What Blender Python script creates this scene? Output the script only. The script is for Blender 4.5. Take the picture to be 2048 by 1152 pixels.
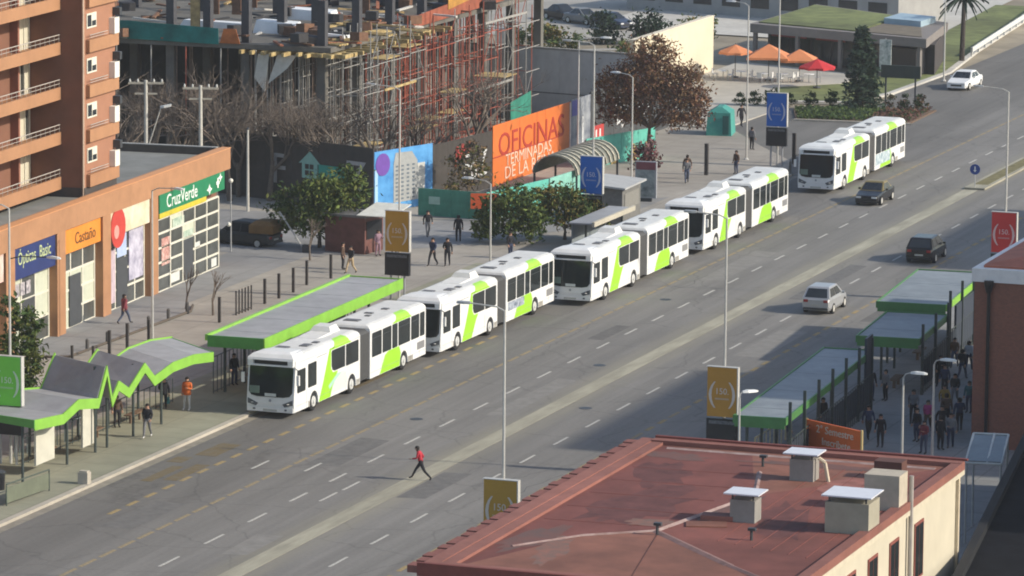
import bpy, bmesh, math, random
from mathutils import Vector, Matrix

# ---------------------------------------------------------------- camera, world, sun
for o in list(bpy.data.objects):
    bpy.data.objects.remove(o, do_unlink=True)
scene = bpy.context.scene
COL = scene.collection
PI = math.pi
R = math.radians

cam_data = bpy.data.cameras.new('camera')
cam_data.sensor_width = 36.0
cam_data.lens = 161.83
cam_data.shift_y = -0.06684
cam_data.clip_start = 1.0
cam_data.clip_end = 6000.0
cam = bpy.data.objects.new('camera', cam_data)
COL.objects.link(cam)
_r = Vector((0.9408952, 0.3385971, 0.0082625))
_u = Vector((-0.0568811, 0.1339189, 0.9893585))
_b = Vector((0.3338874, -0.9313526, 0.1452634))
_m = Matrix((_r, _u, _b)).transposed().to_4x4()
_m.translation = Vector((75.0, -200.0, 43.465))
cam.matrix_world = _m
scene.camera = cam

SUN_EL = 29.0
world = bpy.data.worlds.new('World')
scene.world = world
world.use_nodes = True
wn = world.node_tree
for n in list(wn.nodes):
    wn.nodes.remove(n)
w_out = wn.nodes.new('ShaderNodeOutputWorld')
w_bg = wn.nodes.new('ShaderNodeBackground')
w_sky = wn.nodes.new('ShaderNodeTexSky')
w_sky.sky_type = 'NISHITA'
w_sky.sun_disc = False
w_sky.sun_elevation = R(SUN_EL)
w_sky.sun_rotation = R(84.0)
w_sky.altitude = 550.0
w_sky.air_density = 1.0
w_sky.dust_density = 2.0
w_bg.inputs['Strength'].default_value = 0.15
wn.links.new(w_sky.outputs[0], w_bg.inputs[0])
wn.links.new(w_bg.outputs[0], w_out.inputs[0])

sun_data = bpy.data.lights.new('sun', 'SUN')
sun_data.energy = 3.7
sun_data.angle = R(1.0)
sun_data.color = (1.0, 0.92, 0.79)
sun = bpy.data.objects.new('sun', sun_data)
COL.objects.link(sun)
_az = R(84.0)
_sd = Vector((math.sin(_az) * math.cos(R(SUN_EL)), math.cos(_az) * math.cos(R(SUN_EL)), math.sin(R(SUN_EL))))
sun.rotation_euler = _sd.to_track_quat('Z', 'Y').to_euler()
sun.location = (60, -60, 90)

scene.view_settings.view_transform = 'Standard'
scene.view_settings.look = 'None'
scene.view_settings.exposure = 0.36
scene.view_settings.gamma = 1.0
scene.view_settings.use_curve_mapping = False
scene.cycles.filter_width = 1.9

RND = random.Random(7)

# ---------------------------------------------------------------- materials
MATS = {}

def mat(name, col, rough=0.8, var=0.12, scale=2.0, metal=0.0, bump=0.0, stretch=None, spec=0.4, col2=None, detail=6.0, big=0.0):
    """principled material: base colour broken up by object-space noise"""
    if name in MATS:
        return MATS[name]
    m = bpy.data.materials.new(name)
    m.use_nodes = True
    nt = m.node_tree
    b = nt.nodes['Principled BSDF']
    b.inputs['Roughness'].default_value = rough
    b.inputs['Metallic'].default_value = metal
    b.inputs['Specular IOR Level'].default_value = spec
    c1 = tuple(max(0, c * (1 - var)) for c in col)
    c2 = col2 if col2 else tuple(min(1, c * (1 + var)) for c in col)
    tc = nt.nodes.new('ShaderNodeTexCoord')
    vec = tc.outputs['Object']
    if stretch:
        mp = nt.nodes.new('ShaderNodeMapping')
        mp.inputs['Scale'].default_value = stretch
        nt.links.new(vec, mp.inputs[0])
        vec = mp.outputs[0]
    nz = nt.nodes.new('ShaderNodeTexNoise')
    nz.inputs['Scale'].default_value = scale
    nz.inputs['Detail'].default_value = detail
    nz.inputs['Roughness'].default_value = 0.65
    nt.links.new(vec, nz.inputs['Vector'])
    rp = nt.nodes.new('ShaderNodeMapRange')
    rp.inputs['From Min'].default_value = 0.32
    rp.inputs['From Max'].default_value = 0.68
    nt.links.new(nz.outputs['Fac'], rp.inputs['Value'])
    mx = nt.nodes.new('ShaderNodeMix')
    mx.data_type = 'RGBA'
    mx.inputs['A'].default_value = (*c1, 1)
    mx.inputs['B'].default_value = (*c2, 1)
    nt.links.new(rp.outputs['Result'], mx.inputs['Factor'])
    out = mx.outputs['Result']
    if big:
        n2 = nt.nodes.new('ShaderNodeTexNoise')
        n2.inputs['Scale'].default_value = scale * 0.13
        n2.inputs['Detail'].default_value = 3
        nt.links.new(tc.outputs['Object'], n2.inputs['Vector'])
        r2 = nt.nodes.new('ShaderNodeMapRange')
        r2.inputs['From Min'].default_value = 0.35
        r2.inputs['From Max'].default_value = 0.65
        r2.inputs['To Min'].default_value = 1 - big
        r2.inputs['To Max'].default_value = 1 + big
        nt.links.new(n2.outputs['Fac'], r2.inputs['Value'])
        hs = nt.nodes.new('ShaderNodeHueSaturation')
        nt.links.new(out, hs.inputs['Color'])
        nt.links.new(r2.outputs['Result'], hs.inputs['Value'])
        out = hs.outputs['Color']
    nt.links.new(out, b.inputs['Base Color'])
    if bump:
        bp = nt.nodes.new('ShaderNodeBump')
        bp.inputs['Strength'].default_value = bump
        bp.inputs['Distance'].default_value = 0.05
        nt.links.new(nz.outputs['Fac'], bp.inputs['Height'])
        nt.links.new(bp.outputs['Normal'], b.inputs['Normal'])
    MATS[name] = m
    return m

def glass(name, col=(0.02, 0.025, 0.028), rough=0.12, spec=0.5):
    return mat(name, col, rough, 0.35, 0.9, spec=spec)

# ---------------------------------------------------------------- mesh builder
class MB:
    def __init__(self):
        self.v = []
        self.f = []
        self.mi = []
    def add(self, vs, fs, m=0):
        n = len(self.v)
        self.v += [tuple(q) for q in vs]
        self.f += [tuple(i + n for i in f) for f in fs]
        self.mi += [m] * len(fs)
        return self
    def box(self, x0, x1, y0, y1, z0, z1, m=0):
        vs = [(x0, y0, z0), (x1, y0, z0), (x1, y1, z0), (x0, y1, z0), (x0, y0, z1), (x1, y0, z1), (x1, y1, z1), (x0, y1, z1)]
        return self.add(vs, [(0, 3, 2, 1), (4, 5, 6, 7), (0, 1, 5, 4), (1, 2, 6, 5), (2, 3, 7, 6), (3, 0, 4, 7)], m)
    def prism(self, poly, z0, z1, m=0):
        n = len(poly)
        vs = [(x, y, z0) for x, y in poly] + [(x, y, z1) for x, y in poly]
        fs = [tuple(range(n - 1, -1, -1)), tuple(range(n, 2 * n))]
        fs += [(i, (i + 1) % n, n + (i + 1) % n, n + i) for i in range(n)]
        return self.add(vs, fs, m)
    def extr_x(self, poly, x0, x1, m=0):
        """poly of (y,z) swept along x"""
        n = len(poly)
        vs = [(x0, y, z) for y, z in poly] + [(x1, y, z) for y, z in poly]
        fs = [tuple(range(n - 1, -1, -1)), tuple(range(n, 2 * n))]
        fs += [(i, (i + 1) % n, n + (i + 1) % n, n + i) for i in range(n)]
        return self.add(vs, fs, m)
    def loft(self, rings, m=0, cap=True):
        n = len(rings[0])
        vs = [q for r in rings for q in r]
        fs = []
        for k in range(len(rings) - 1):
            for i in range(n):
                j = (i + 1) % n
                fs.append((k * n + i, k * n + j, (k + 1) * n + j, (k + 1) * n + i))
        if cap:
            fs.append(tuple(range(n - 1, -1, -1)))
            fs.append(tuple((len(rings) - 1) * n + i for i in range(n)))
        return self.add(vs, fs, m)
    def tube(self, p, q, r0, r1=None, n=6, m=0, cap=True):
        r1 = r0 if r1 is None else r1
        p, q = Vector(p), Vector(q)
        d = q - p
        if d.length < 1e-6:
            return self
        d.normalize()
        a = d.orthogonal().normalized()
        b = d.cross(a)
        rings = []
        for c, r in ((p, r0), (q, r1)):
            rings.append([tuple(c + a * (r * math.cos(2 * PI * i / n)) + b * (r * math.sin(2 * PI * i / n))) for i in range(n)])
        return self.loft(rings, m, cap)
    def path(self, pts, r, n=6, m=0):
        for i in range(len(pts) - 1):
            self.tube(pts[i], pts[i + 1], r, r, n, m)
        return self
    def lathe(self, prof, c=(0, 0, 0), n=12, m=0):
        rings = [[(c[0] + r * math.cos(2 * PI * i / n), c[1] + r * math.sin(2 * PI * i / n), c[2] + z) for i in range(n)] for r, z in prof]
        return self.loft(rings, m)
    def disc_x(self, x0, x1, y, z, r, n=18, m=0, r1=None):
        r1 = r if r1 is None else r1
        rings = [[(x, y + rr * math.cos(2 * PI * i / n), z + rr * math.sin(2 * PI * i / n)) for i in range(n)] for x, rr in ((x0, r), (x1, r1))]
        return self.loft(rings, m)
    def slab4(self, quad, t, m=0):
        """thin plate: quad of 4 points, thickened by t along its normal"""
        q = [Vector(a) for a in quad]
        nrm = (q[1] - q[0]).cross(q[3] - q[0]).normalized() * t
        vs = q + [a + nrm for a in q]
        return self.add(vs, [(3, 2, 1, 0), (4, 5, 6, 7), (0, 1, 5, 4), (1, 2, 6, 5), (2, 3, 7, 6), (3, 0, 4, 7)], m)
    def patch(self, quad, u0, u1, v0, v1, t=0.012, off=0.004, m=0):
        """thin plate lying on part of a quad, proud of it"""
        q = [Vector(a) for a in quad]
        nrm = (q[1] - q[0]).cross(q[3] - q[0]).normalized()
        def at(u, v):
            return (q[0] * (1 - u) + q[1] * u) * (1 - v) + (q[3] * (1 - u) + q[2] * u) * v + nrm * off
        return self.slab4([at(u0, v0), at(u1, v0), at(u1, v1), at(u0, v1)], t, m)
    def mesh(self, name, mats, smooth=False):
        me = bpy.data.meshes.new(name)
        me.from_pydata(self.v, [], self.f)
        for k in (mats if isinstance(mats, (list, tuple)) else [mats]):
            me.materials.append(k)
        if any(self.mi):
            me.polygons.foreach_set('material_index', self.mi)
        if smooth:
            me.polygons.foreach_set('use_smooth', [True] * len(me.polygons))
        me.update()
        bm = bmesh.new()
        bm.from_mesh(me)
        bmesh.ops.recalc_face_normals(bm, faces=bm.faces)
        bm.to_mesh(me)
        bm.free()
        return me
    def build(self, name, mats, parent=None, smooth=False, loc=None, label=None):
        return put(name, self.mesh(name, mats, smooth), parent, loc, label=label)

def put(name, me, parent=None, loc=None, rot=None, scl=None, label=None):
    o = bpy.data.objects.new(name, me)
    COL.objects.link(o)
    if parent is not None:
        o.parent = parent
    if loc:
        o.location = loc
    if rot:
        o.rotation_euler = rot
    if scl:
        o.scale = scl
    if label:
        o['label'] = label
    return o

def tag(o, label, cat, group=None):
    o['label'] = label
    o['category'] = cat
    if group:
        o['group'] = group
    return o

def thing(name, label, cat, loc=(0, 0, 0), rz=0.0, group=None):
    o = bpy.data.objects.new(name, None)
    COL.objects.link(o)
    o.location = loc
    o.rotation_euler = (0, 0, rz)
    o.empty_display_size = 0.2
    return tag(o, label, cat, group)

KIDS = {}
def dup(root, loc, rz=None, label=None, group=None, scl=None):
    r = root.copy()
    COL.objects.link(r)
    r.location = loc
    if rz is not None:
        r.rotation_euler = (0, 0, rz)
    if label:
        r['label'] = label
    if group:
        r['group'] = group
    if scl:
        r.scale = scl if isinstance(scl, tuple) else (scl, scl, scl)
    for ch in list(root.children):
        c = ch.copy()
        COL.objects.link(c)
        c.parent = r
        for g in list(ch.children):
            d = g.copy()
            COL.objects.link(d)
            d.parent = c
    return r

def struct(o):
    o['kind'] = 'structure'
    return o

def stuff(o):
    o['kind'] = 'stuff'
    return o

def text_part(s, size, m, parent, loc, rot=(PI / 2, 0, 0), name='lettering', ext=0.012, sx=1.0, align='CENTER'):
    cu = bpy.data.curves.new('lettering', 'FONT')
    cu.body = s
    cu.size = size
    cu.align_x = align
    cu.align_y = 'CENTER'
    cu.extrude = ext
    cu.resolution_u = 3
    t = bpy.data.objects.new('tmp_text', cu)
    COL.objects.link(t)
    bpy.context.view_layer.update()
    dg = bpy.context.evaluated_depsgraph_get()
    me = bpy.data.meshes.new_from_object(t.evaluated_get(dg))
    bpy.data.objects.remove(t, do_unlink=True)
    me.materials.clear()
    me.materials.append(m)
    return put(name, me, parent, loc, rot, (sx, 1, 1))

FRONT = (PI / 2, 0, 0)          # reads from -Y
SIDE = (PI / 2, 0, PI / 2)      # reads from +X

# shared materials
white_paint = mat('white_paint', (0.80, 0.80, 0.78), 0.35, 0.04, 1.5)
steel = mat('steel', (0.42, 0.43, 0.43), 0.45, 0.1, 4, metal=0.4)
pale_steel = mat('pale_steel', (0.47, 0.46, 0.42), 0.5, 0.1, 4)
dark_steel = mat('dark_steel', (0.045, 0.05, 0.055), 0.5, 0.2, 4)
black_paint = mat('black_paint', (0.016, 0.017, 0.02), 0.4, 0.2, 3)
rubber = mat('rubber', (0.018, 0.018, 0.018), 0.85, 0.2, 8)
dark_glass = glass('dark_glass')
concrete = mat('concrete', (0.34, 0.33, 0.30), 0.9, 0.14, 1.5, bump=0.2, big=0.1)
pale_concrete = mat('pale_concrete', (0.47, 0.45, 0.40), 0.9, 0.12, 1.5, big=0.08)
grey_metal_roof = mat('grey_metal_roof', (0.30, 0.305, 0.31), 0.6, 0.12, 1.2, big=0.12)
lime_green = mat('lime_green', (0.30, 0.60, 0.05), 0.45, 0.08, 2)
bark = mat('bark', (0.11, 0.085, 0.065), 0.95, 0.3, 8)
# ---------------------------------------------------------------- ground, road, pavements
def road_material():
    m = bpy.data.materials.new('asphalt')
    m.use_nodes = True
    nt = m.node_tree
    b = nt.nodes['Principled BSDF']
    b.inputs['Roughness'].default_value = 0.85
    b.inputs['Specular IOR Level'].default_value = 0.3
    tc = nt.nodes.new('ShaderNodeTexCoord')
    def noise(scale, stretch, lo, hi, detail=5):
        mp = nt.nodes.new('ShaderNodeMapping')
        mp.inputs['Scale'].default_value = stretch
        nt.links.new(tc.outputs['Object'], mp.inputs[0])
        nz = nt.nodes.new('ShaderNodeTexNoise')
        nz.inputs['Scale'].default_value = scale
        nz.inputs['Detail'].default_value = detail
        nz.inputs['Roughness'].default_value = 0.6
        nt.links.new(mp.outputs[0], nz.inputs['Vector'])
        r = nt.nodes.new('ShaderNodeMapRange')
        r.inputs['From Min'].default_value = 0.3
        r.inputs['From Max'].default_value = 0.7
        r.inputs['To Min'].default_value = lo
        r.inputs['To Max'].default_value = hi
        nt.links.new(nz.outputs['Fac'], r.inputs['Value'])
        return r.outputs['Result']
    def mul(a, c):
        k = nt.nodes.new('ShaderNodeMath')
        k.operation = 'MULTIPLY'
        nt.links.new(a, k.inputs[0])
        nt.links.new(c, k.inputs[1])
        return k.outputs[0]
    streak = noise(0.9, (1.0, 0.035, 1.0), 0.86, 1.14)
    patch = noise(0.16, (1.0, 0.35, 1.0), 0.88, 1.10, 3)
    grain = noise(5.0, (1.0, 1.0, 1.0), 0.92, 1.08)
    v = mul(mul(streak, patch), grain)
    # resurfaced bus lanes are darker, the median side paler
    sep = nt.nodes.new('ShaderNodeSeparateXYZ')
    nt.links.new(tc.outputs['Object'], sep.inputs[0])
    lr = nt.nodes.new('ShaderNodeMapRange')
    lr.inputs['From Min'].default_value = -11.5
    lr.inputs['From Max'].default_value = -6.5
    lr.inputs['To Min'].default_value = 0.74
    lr.inputs['To Max'].default_value = 1.0
    nt.links.new(sep.outputs['X'], lr.inputs['Value'])
    v = mul(v, lr.outputs['Result'])
    # dusty strip beside the median, blotchy at its edges
    nd = noise(0.7, (1.0, 0.12, 1.0), 0.25, 1.75, 4)
    dm = nt.nodes.new('ShaderNodeMath')
    dm.operation = 'ADD'
    dm.inputs[1].default_value = 0.67
    nt.links.new(sep.outputs['X'], dm.inputs[0])
    da = nt.nodes.new('ShaderNodeMath')
    da.operation = 'ABSOLUTE'
    nt.links.new(dm.outputs[0], da.inputs[0])
    dr = nt.nodes.new('ShaderNodeMapRange')
    dr.inputs['From Min'].default_value = 0.5
    dr.inputs['From Max'].default_value = 1.7
    dr.inputs['To Min'].default_value = 0.5
    dr.inputs['To Max'].default_value = 0.0
    nt.links.new(da.outputs[0], dr.inputs['Value'])
    dust = mul(dr.outputs['Result'], nd)
    # tyre-polished tracks and oil drips along the lanes
    oil = noise(1.6, (1.6, 0.05, 1.0), 0.93, 1.05, 3)
    v = mul(v, oil)
    vor = nt.nodes.new('ShaderNodeTexVoronoi')
    vor.feature = 'DISTANCE_TO_EDGE'
    vor.inputs['Scale'].default_value = 0.16
    nzc = nt.nodes.new('ShaderNodeTexNoise')
    nzc.inputs['Scale'].default_value = 0.8
    nzc.inputs['Detail'].default_value = 4
    nt.links.new(tc.outputs['Object'], nzc.inputs['Vector'])
    mv = nt.nodes.new('ShaderNodeMix')
    mv.data_type = 'RGBA'
    mv.blend_type = 'ADD'
    mv.inputs['Factor'].default_value = 1.0
    nt.links.new(tc.outputs['Object'], mv.inputs['A'])
    nt.links.new(nzc.outputs['Color'], mv.inputs['B'])
    nt.links.new(mv.outputs['Result'], vor.inputs['Vector'])
    cr = nt.nodes.new('ShaderNodeMapRange')
    cr.inputs['From Min'].default_value = 0.0
    cr.inputs['From Max'].default_value = 0.012
    cr.inputs['To Min'].default_value = 0.78
    cr.inputs['To Max'].default_value = 1.0
    nt.links.new(vor.outputs['Distance'], cr.inputs['Value'])
    v = mul(v, cr.outputs['Result'])
    mx = nt.nodes.new('ShaderNodeMix')
    mx.data_type = 'RGBA'
    mx.inputs['A'].default_value = (0, 0, 0, 1)
    mx.inputs['B'].default_value = (0.192, 0.183, 0.166, 1)
    nt.links.new(v, mx.inputs['Factor'])
    mx.clamp_factor = False
    m2 = nt.nodes.new('ShaderNodeMix')
    m2.data_type = 'RGBA'
    m2.inputs['B'].default_value = (0.27, 0.25, 0.185, 1)
    nt.links.new(mx.outputs['Result'], m2.inputs['A'])
    nt.links.new(dust, m2.inputs['Factor'])
    nt.links.new(m2.outputs['Result'], b.inputs['Base Color'])
    MATS['asphalt'] = m
    return m

def sheet(name, poly, z, m, kind='structure', thick=None):
    mb = MB()
    if thick:
        mb.prism(poly, z - thick, z)
    else:
        mb.add([(x, y, z) for x, y in poly], [tuple(range(len(poly)))])
    o = mb.build(name, m)
    o['kind'] = kind
    return o

def rect(x0, x1, y0, y1):
    return [(x0, y0), (x1, y0), (x1, y1), (x0, y1)]

asphalt = road_material()
earth = mat('dry_earth', (0.27, 0.23, 0.165), 0.95, 0.22, 0.25, big=0.2, bump=0.2)
grass_m = mat('grass', (0.13, 0.15, 0.05), 0.95, 0.35, 0.6, big=0.25, bump=0.4)
def paved(name, col, size, dark=0.82):
    m = mat(name, col, 0.9, 0.10, 0.8, big=0.14)
    nt = m.node_tree
    bs = nt.nodes['Principled BSDF']
    src = bs.inputs['Base Color'].links[0].from_socket
    tc = nt.nodes.new('ShaderNodeTexCoord')
    bt = nt.nodes.new('ShaderNodeTexBrick')
    bt.inputs['Color1'].default_value = (1, 1, 1, 1)
    bt.inputs['Color2'].default_value = (0.93, 0.93, 0.93, 1)
    bt.inputs['Mortar'].default_value = (dark, dark, dark, 1)
    bt.inputs['Scale'].default_value = 1.0
    bt.inputs['Mortar Size'].default_value = 0.05
    bt.inputs['Brick Width'].default_value = size
    bt.inputs['Row Height'].default_value = size
    bt.offset = 0.0
    nt.links.new(tc.outputs['Object'], bt.inputs['Vector'])
    mx = nt.nodes.new('ShaderNodeMix')
    mx.data_type = 'RGBA'
    mx.blend_type = 'MULTIPLY'
    mx.inputs['Factor'].default_value = 1.0
    nt.links.new(src, mx.inputs['A'])
    nt.links.new(bt.outputs['Color'], mx.inputs['B'])
    nt.links.new(mx.outputs['Result'], bs.inputs['Base Color'])
    return m
paving = paved('plaza_paving', (0.315, 0.288, 0.245), 3.0)
paving_grey = paved('grey_paving', (0.25, 0.245, 0.235), 2.0)
kerb_m = mat('kerb_concrete', (0.42, 0.38, 0.31), 0.9, 0.14, 0.9, big=0.1)

sheet('ground', rect(-1500, 1500, -700, 3000), -0.16, earth)
road = sheet('road', rect(-14, 9.2, -160, 1400), 0.0, asphalt, thick=0.14)

# left pavement (two tones), kerb, side bay
sheet('plaza', [(-80, -150), (-14.32, -150), (-14.32, 106), (-16.2, 113), (-20.5, 120), (-25, 128), (-80, 128)], 0.12, paving, thick=0.2)
sheet('bus_stop_pavement', rect(-20.5, -14.36, -150, 60), 0.124, paved('stop_paving', (0.27, 0.265, 0.19), 2.4))
sheet('shop_forecourt', [(-33.9, 20.5), (-29.2, 20.5), (-29.2, 37), (-30.6, 39.5), (-31, 58), (-36, 58)], 0.126, paving_grey)
sheet('tree_strip_path', [(-46, 58), (-31, 58), (-24, 66), (-18.4, 78), (-18.4, 92), (-29, 75), (-46, 75)], 0.128, paving_grey)
sheet('kerb', [(-14.3, -150), (-13.98, -150), (-13.98, 106), (-14.3, 106)], 0.135, kerb_m, thick=0.2)
sheet('gutter', [(-13.97, -150), (-13.45, -150), (-13.45, 106), (-13.97, 106)], 0.004, mat('gutter_concrete', (0.24, 0.215, 0.17), 0.9, 0.2, 1.2))
sheet('side_road', [(-14.02, 107), (-14.02, 178), (-14.02, 1400), (-17.5, 1400), (-19.5, 172), (-20, 156), (-19, 146), (-25.4, 143.5), (-60, 132), (-60, 128.3), (-25, 128.3), (-20.5, 120.3), (-16.2, 113.3), (-14.3, 107)], -0.004, asphalt)

# right pavement
sheet('right_pavement', rect(9.5, 34, -150, 260), 0.12, paved('right_paving', (0.235, 0.235, 0.225), 2.4, 0.75), thick=0.2)
sheet('right_kerb', rect(9.2, 9.498, -150, 900), 0.135, kerb_m, thick=0.2)
sheet('right_verge', rect(9.5, 34, 260.2, 900), 0.10, grass_m, thick=0.2)

# median: pale worn strip that becomes a planted kerb further away
median_m = mat('median_concrete', (0.33, 0.31, 0.235), 0.9, 0.2, 1.6, stretch=(1, 0.15, 1), big=0.12)
sheet('median_strip', rect(-1.15, -0.2, -160, 104), 0.014, median_m, thick=0.01)
md = sheet('median_island', [(-1.2, 104.2), (0.25, 104.2), (0.4, 900), (-1.2, 900)], 0.14, median_m, thick=0.12)
stuff(sheet('median_grass', [(-0.95, 106), (0.0, 106), (0.1, 700), (-0.95, 700)], 0.146, mat('dry_grass', (0.16, 0.14, 0.06), 0.95, 0.3, 2), 'stuff'))

# painted dashes: every dash is a piece of the road
dash_w = mat('road_paint_white', (0.45, 0.435, 0.39), 0.85, 0.35, 6)
dash_y = mat('road_paint_yellow', (0.30, 0.225, 0.105), 0.85, 0.3, 5)
dash_y2 = mat('road_paint_worn_yellow', (0.27, 0.215, 0.125), 0.85, 0.3, 5)
def dash_mesh(w, l, m):
    return MB().box(-w / 2, w / 2, -l / 2, l / 2, 0.004, 0.009).mesh('dash', m)
dw = dash_mesh(0.13, 2.1, dash_w)
dy = dash_mesh(0.24, 1.15, dash_y)
dyb = dash_mesh(0.20, 1.6, dash_y2)
PER = 4.86
for k in range(-10, 62):
    y = -12.73 + PER * k
    put('white_dash', dw, road, (-4.2, y, 0))
    put('white_dash', dw, road, (2.58, y - 7.08 + PER * 0.0 + 0.0, 0))
for k in range(0, 26):
    put('yellow_dash', dy, road, (-10.68, -14 + 2.0 * k, 0))
for k in range(0, 110):
    put('yellow_dash', dyb, road, (-7.32, -42 + 2.0 * k, 0))
for k in range(0, 84):
    put('yellow_dash', dy if k % 3 else dyb, road, (5.64, -30 + 2.0 * k, 0))
for x, y in ((-8.75, -1.6), (-6.2, -1.2), (-2.9, -4.6), (-2.95, -7.3)):
    put('white_dash', dw, road, (x, y, 0))
# faded yellow bus-lane patches in the kerb lane
wy = mat('worn_yellow_patch', (0.235, 0.17, 0.07), 0.9, 0.4, 2.5, col2=(0.15, 0.13, 0.095))
for x0, x1, y0, y1 in ((-12.5, -11.9, -7.2, -3.4), (-11.6, -10.9, -6.6, -2.6), (-12.6, -11.5, -0.6, 2.6), (-12.4, -11.9, 18.8, 23.2), (-13.2, -12.4, -2.6, -1.2)):
    MB().box(x0, x1, y0, y1, 0.003, 0.006).build('worn_patch', wy, road)
# asphalt repairs
rpm = [mat('repair_dark', (0.125, 0.12, 0.11), 0.9, 0.2, 2.0), mat('repair_pale', (0.215, 0.205, 0.185), 0.9, 0.15, 1.5), mat('repair_mid', (0.14, 0.135, 0.125), 0.9, 0.2, 2.0)]
for x, y, sx, sy, k in ((-6.0, 3.0, 1.6, 7.0, 2), (-2.6, 20.0, 1.1, 11.0, 1), (0.7, -3.0, 1.3, 6.0, 2), (4.2, 40.0, 1.6, 9.0, 1), (-5.6, 66.0, 1.4, 12.0, 1), (-9.2, -14.0, 1.5, 6.0, 2), (1.2, 62.0, 1.0, 14.0, 2), (-5.2, 40.0, 0.9, 5.0, 0), (-9.4, 86.0, 1.5, 8.0, 2), (7.4, 52.0, 1.4, 6.0, 0), (-2.2, -18.0, 1.2, 4.0, 1), (-11.9, 112.0, 2.0, 7.0, 1)):
    q = [(x - sx / 2 + RND.uniform(-.1, .1), y - sy / 2 + RND.uniform(-.3, .3)), (x + sx / 2 + RND.uniform(-.1, .1), y - sy / 2), (x + sx / 2, y + sy / 2 + RND.uniform(-.3, .3)), (x - sx / 2 + RND.uniform(-.1, .1), y + sy / 2)]
    MB().prism(q, 0.001, 0.0025).build('repair_patch', rpm[k], road)
for k in range(9):
    x, y = RND.uniform(-12, 8), -20 + 15 * k
    pts = [(x + RND.uniform(-.25, .25) + 0.06 * j, y + 1.1 * j, 0.002) for j in range(7)] if k % 2 else [(x + 0.9 * j, y + RND.uniform(-.3, .3), 0.002) for j in range(5)]
    c_ = MB()
    for j in range(len(pts) - 1):
        a, b = Vector(pts[j]), Vector(pts[j + 1])
        d = (b - a).normalized()
        s_ = Vector((-d.y, d.x, 0)) * 0.03
        c_.slab4([a - s_, b - s_, b + s_, a + s_], 0.002)
    c_.build('tar_seam', rpm[0], road)
# manhole covers
mh = MB().lathe([(0.34, 0.0), (0.34, 0.008), (0.28, 0.010)], n=14).mesh('manhole_cover', dark_steel)
for x, y in ((-6.0, 12), (-2.4, 30), (-5.8, 52), (0.9, 18), (7.3, 66)):
    put('manhole_cover', mh, road, (x, y, 0.002))

# planted corner bed, lawns
bed_m = mat('bed_soil', (0.13, 0.085, 0.055), 0.95, 0.3, 2)
sheet('planting_bed', [(-24.6, 142.6), (-22.6, 136.3), (-13.9, 137.2), (-14.1, 146.3), (-18.8, 144.4)], 0.10, bed_m, thick=0.2)
sheet('bed_kerb', [(-22.8, 135.95), (-13.6, 136.9), (-13.9, 137.18), (-22.6, 136.28)], 0.14, kerb_m, thick=0.2)
sheet('lawn', [(-27, 147.5), (-21.5, 149.0), (-20.6, 156), (-20.1, 172), (-22, 190), (-26, 230), (-30, 230), (-27.5, 192), (-25.3, 181), (-22, 168.6), (-24.9, 166.5), (-25.9, 160.5), (-30, 156)], 0.06, grass_m, thick=0.2)
sheet('lawn_path', [(-26.9, 147), (-21.4, 148.4), (-20.2, 156), (-19.6, 172), (-21.6, 190), (-25, 230), (-25.6, 230), (-22.1, 190), (-20.15, 172), (-20.7, 156.2), (-21.8, 149.1), (-27, 147.6)], 0.10, pale_concrete, thick=0.2)
sheet('terrace', [(-40, 129), (-26, 129), (-25.6, 143.6), (-27.2, 147.4), (-30.2, 156), (-26, 160.4), (-25, 166.4), (-30, 169.5), (-38.2, 172.5), (-38.2, 150)], 0.09, mat('terrace_paving', (0.40, 0.375, 0.32), 0.9, 0.1, 0.8, big=0.1), thick=0.2)

# far ground beyond the construction site: park lawns, a parking lot and paths
sheet('parking_lot', [(-75, 186), (-50, 186), (-50, 220), (-120, 260), (-150, 230)], -0.10, mat('pale_asphalt', (0.33, 0.31, 0.27), 0.9, 0.12, 0.3, big=0.1))
sheet('park_lawn', [(-60, 262), (-31, 262), (-26, 520), (-300, 700), (-300, 262)], -0.09, grass_m)
sheet('rear_yard', [(-60, 196), (-38, 193), (-28, 193), (-31, 262), (-60, 262)], -0.05, pale_concrete)
# ---------------------------------------------------------------- articulated buses
bus_white = mat('bus_white', (0.75, 0.75, 0.72), 0.36, 0.05, 2.2, spec=0.5, big=0.05, stretch=(1, 0.35, 1.4))
bus_roof_white = mat('bus_roof', (0.66, 0.66, 0.62), 0.5, 0.10, 2.5, big=0.06)
bus_green = mat('bus_green', (0.33, 0.66, 0.03), 0.35, 0.06, 1.5, spec=0.5)
bellows_m = mat('bellows_rubber', (0.105, 0.105, 0.102), 0.9, 0.12, 5)
bus_glass = glass('bus_glass', (0.022, 0.027, 0.028), 0.12, 0.3)
wind_glass = glass('windscreen_glass', (0.012, 0.018, 0.018), 0.1, 0.25)
lamp_glass = mat('lamp_glass', (0.10, 0.11, 0.12), 0.15, 0.3, 6)
trim_grey = mat('trim_grey', (0.30, 0.31, 0.32), 0.5, 0.1, 3)
W = 2.55     # x: 0 traffic side ... -W kerb side

def arch(yc, r, zb, n=9):
    return [(yc - r * math.cos(PI * i / n), max(zb, 0.48 + r * math.sin(PI * i / n))) for i in range(n + 1)]

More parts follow.
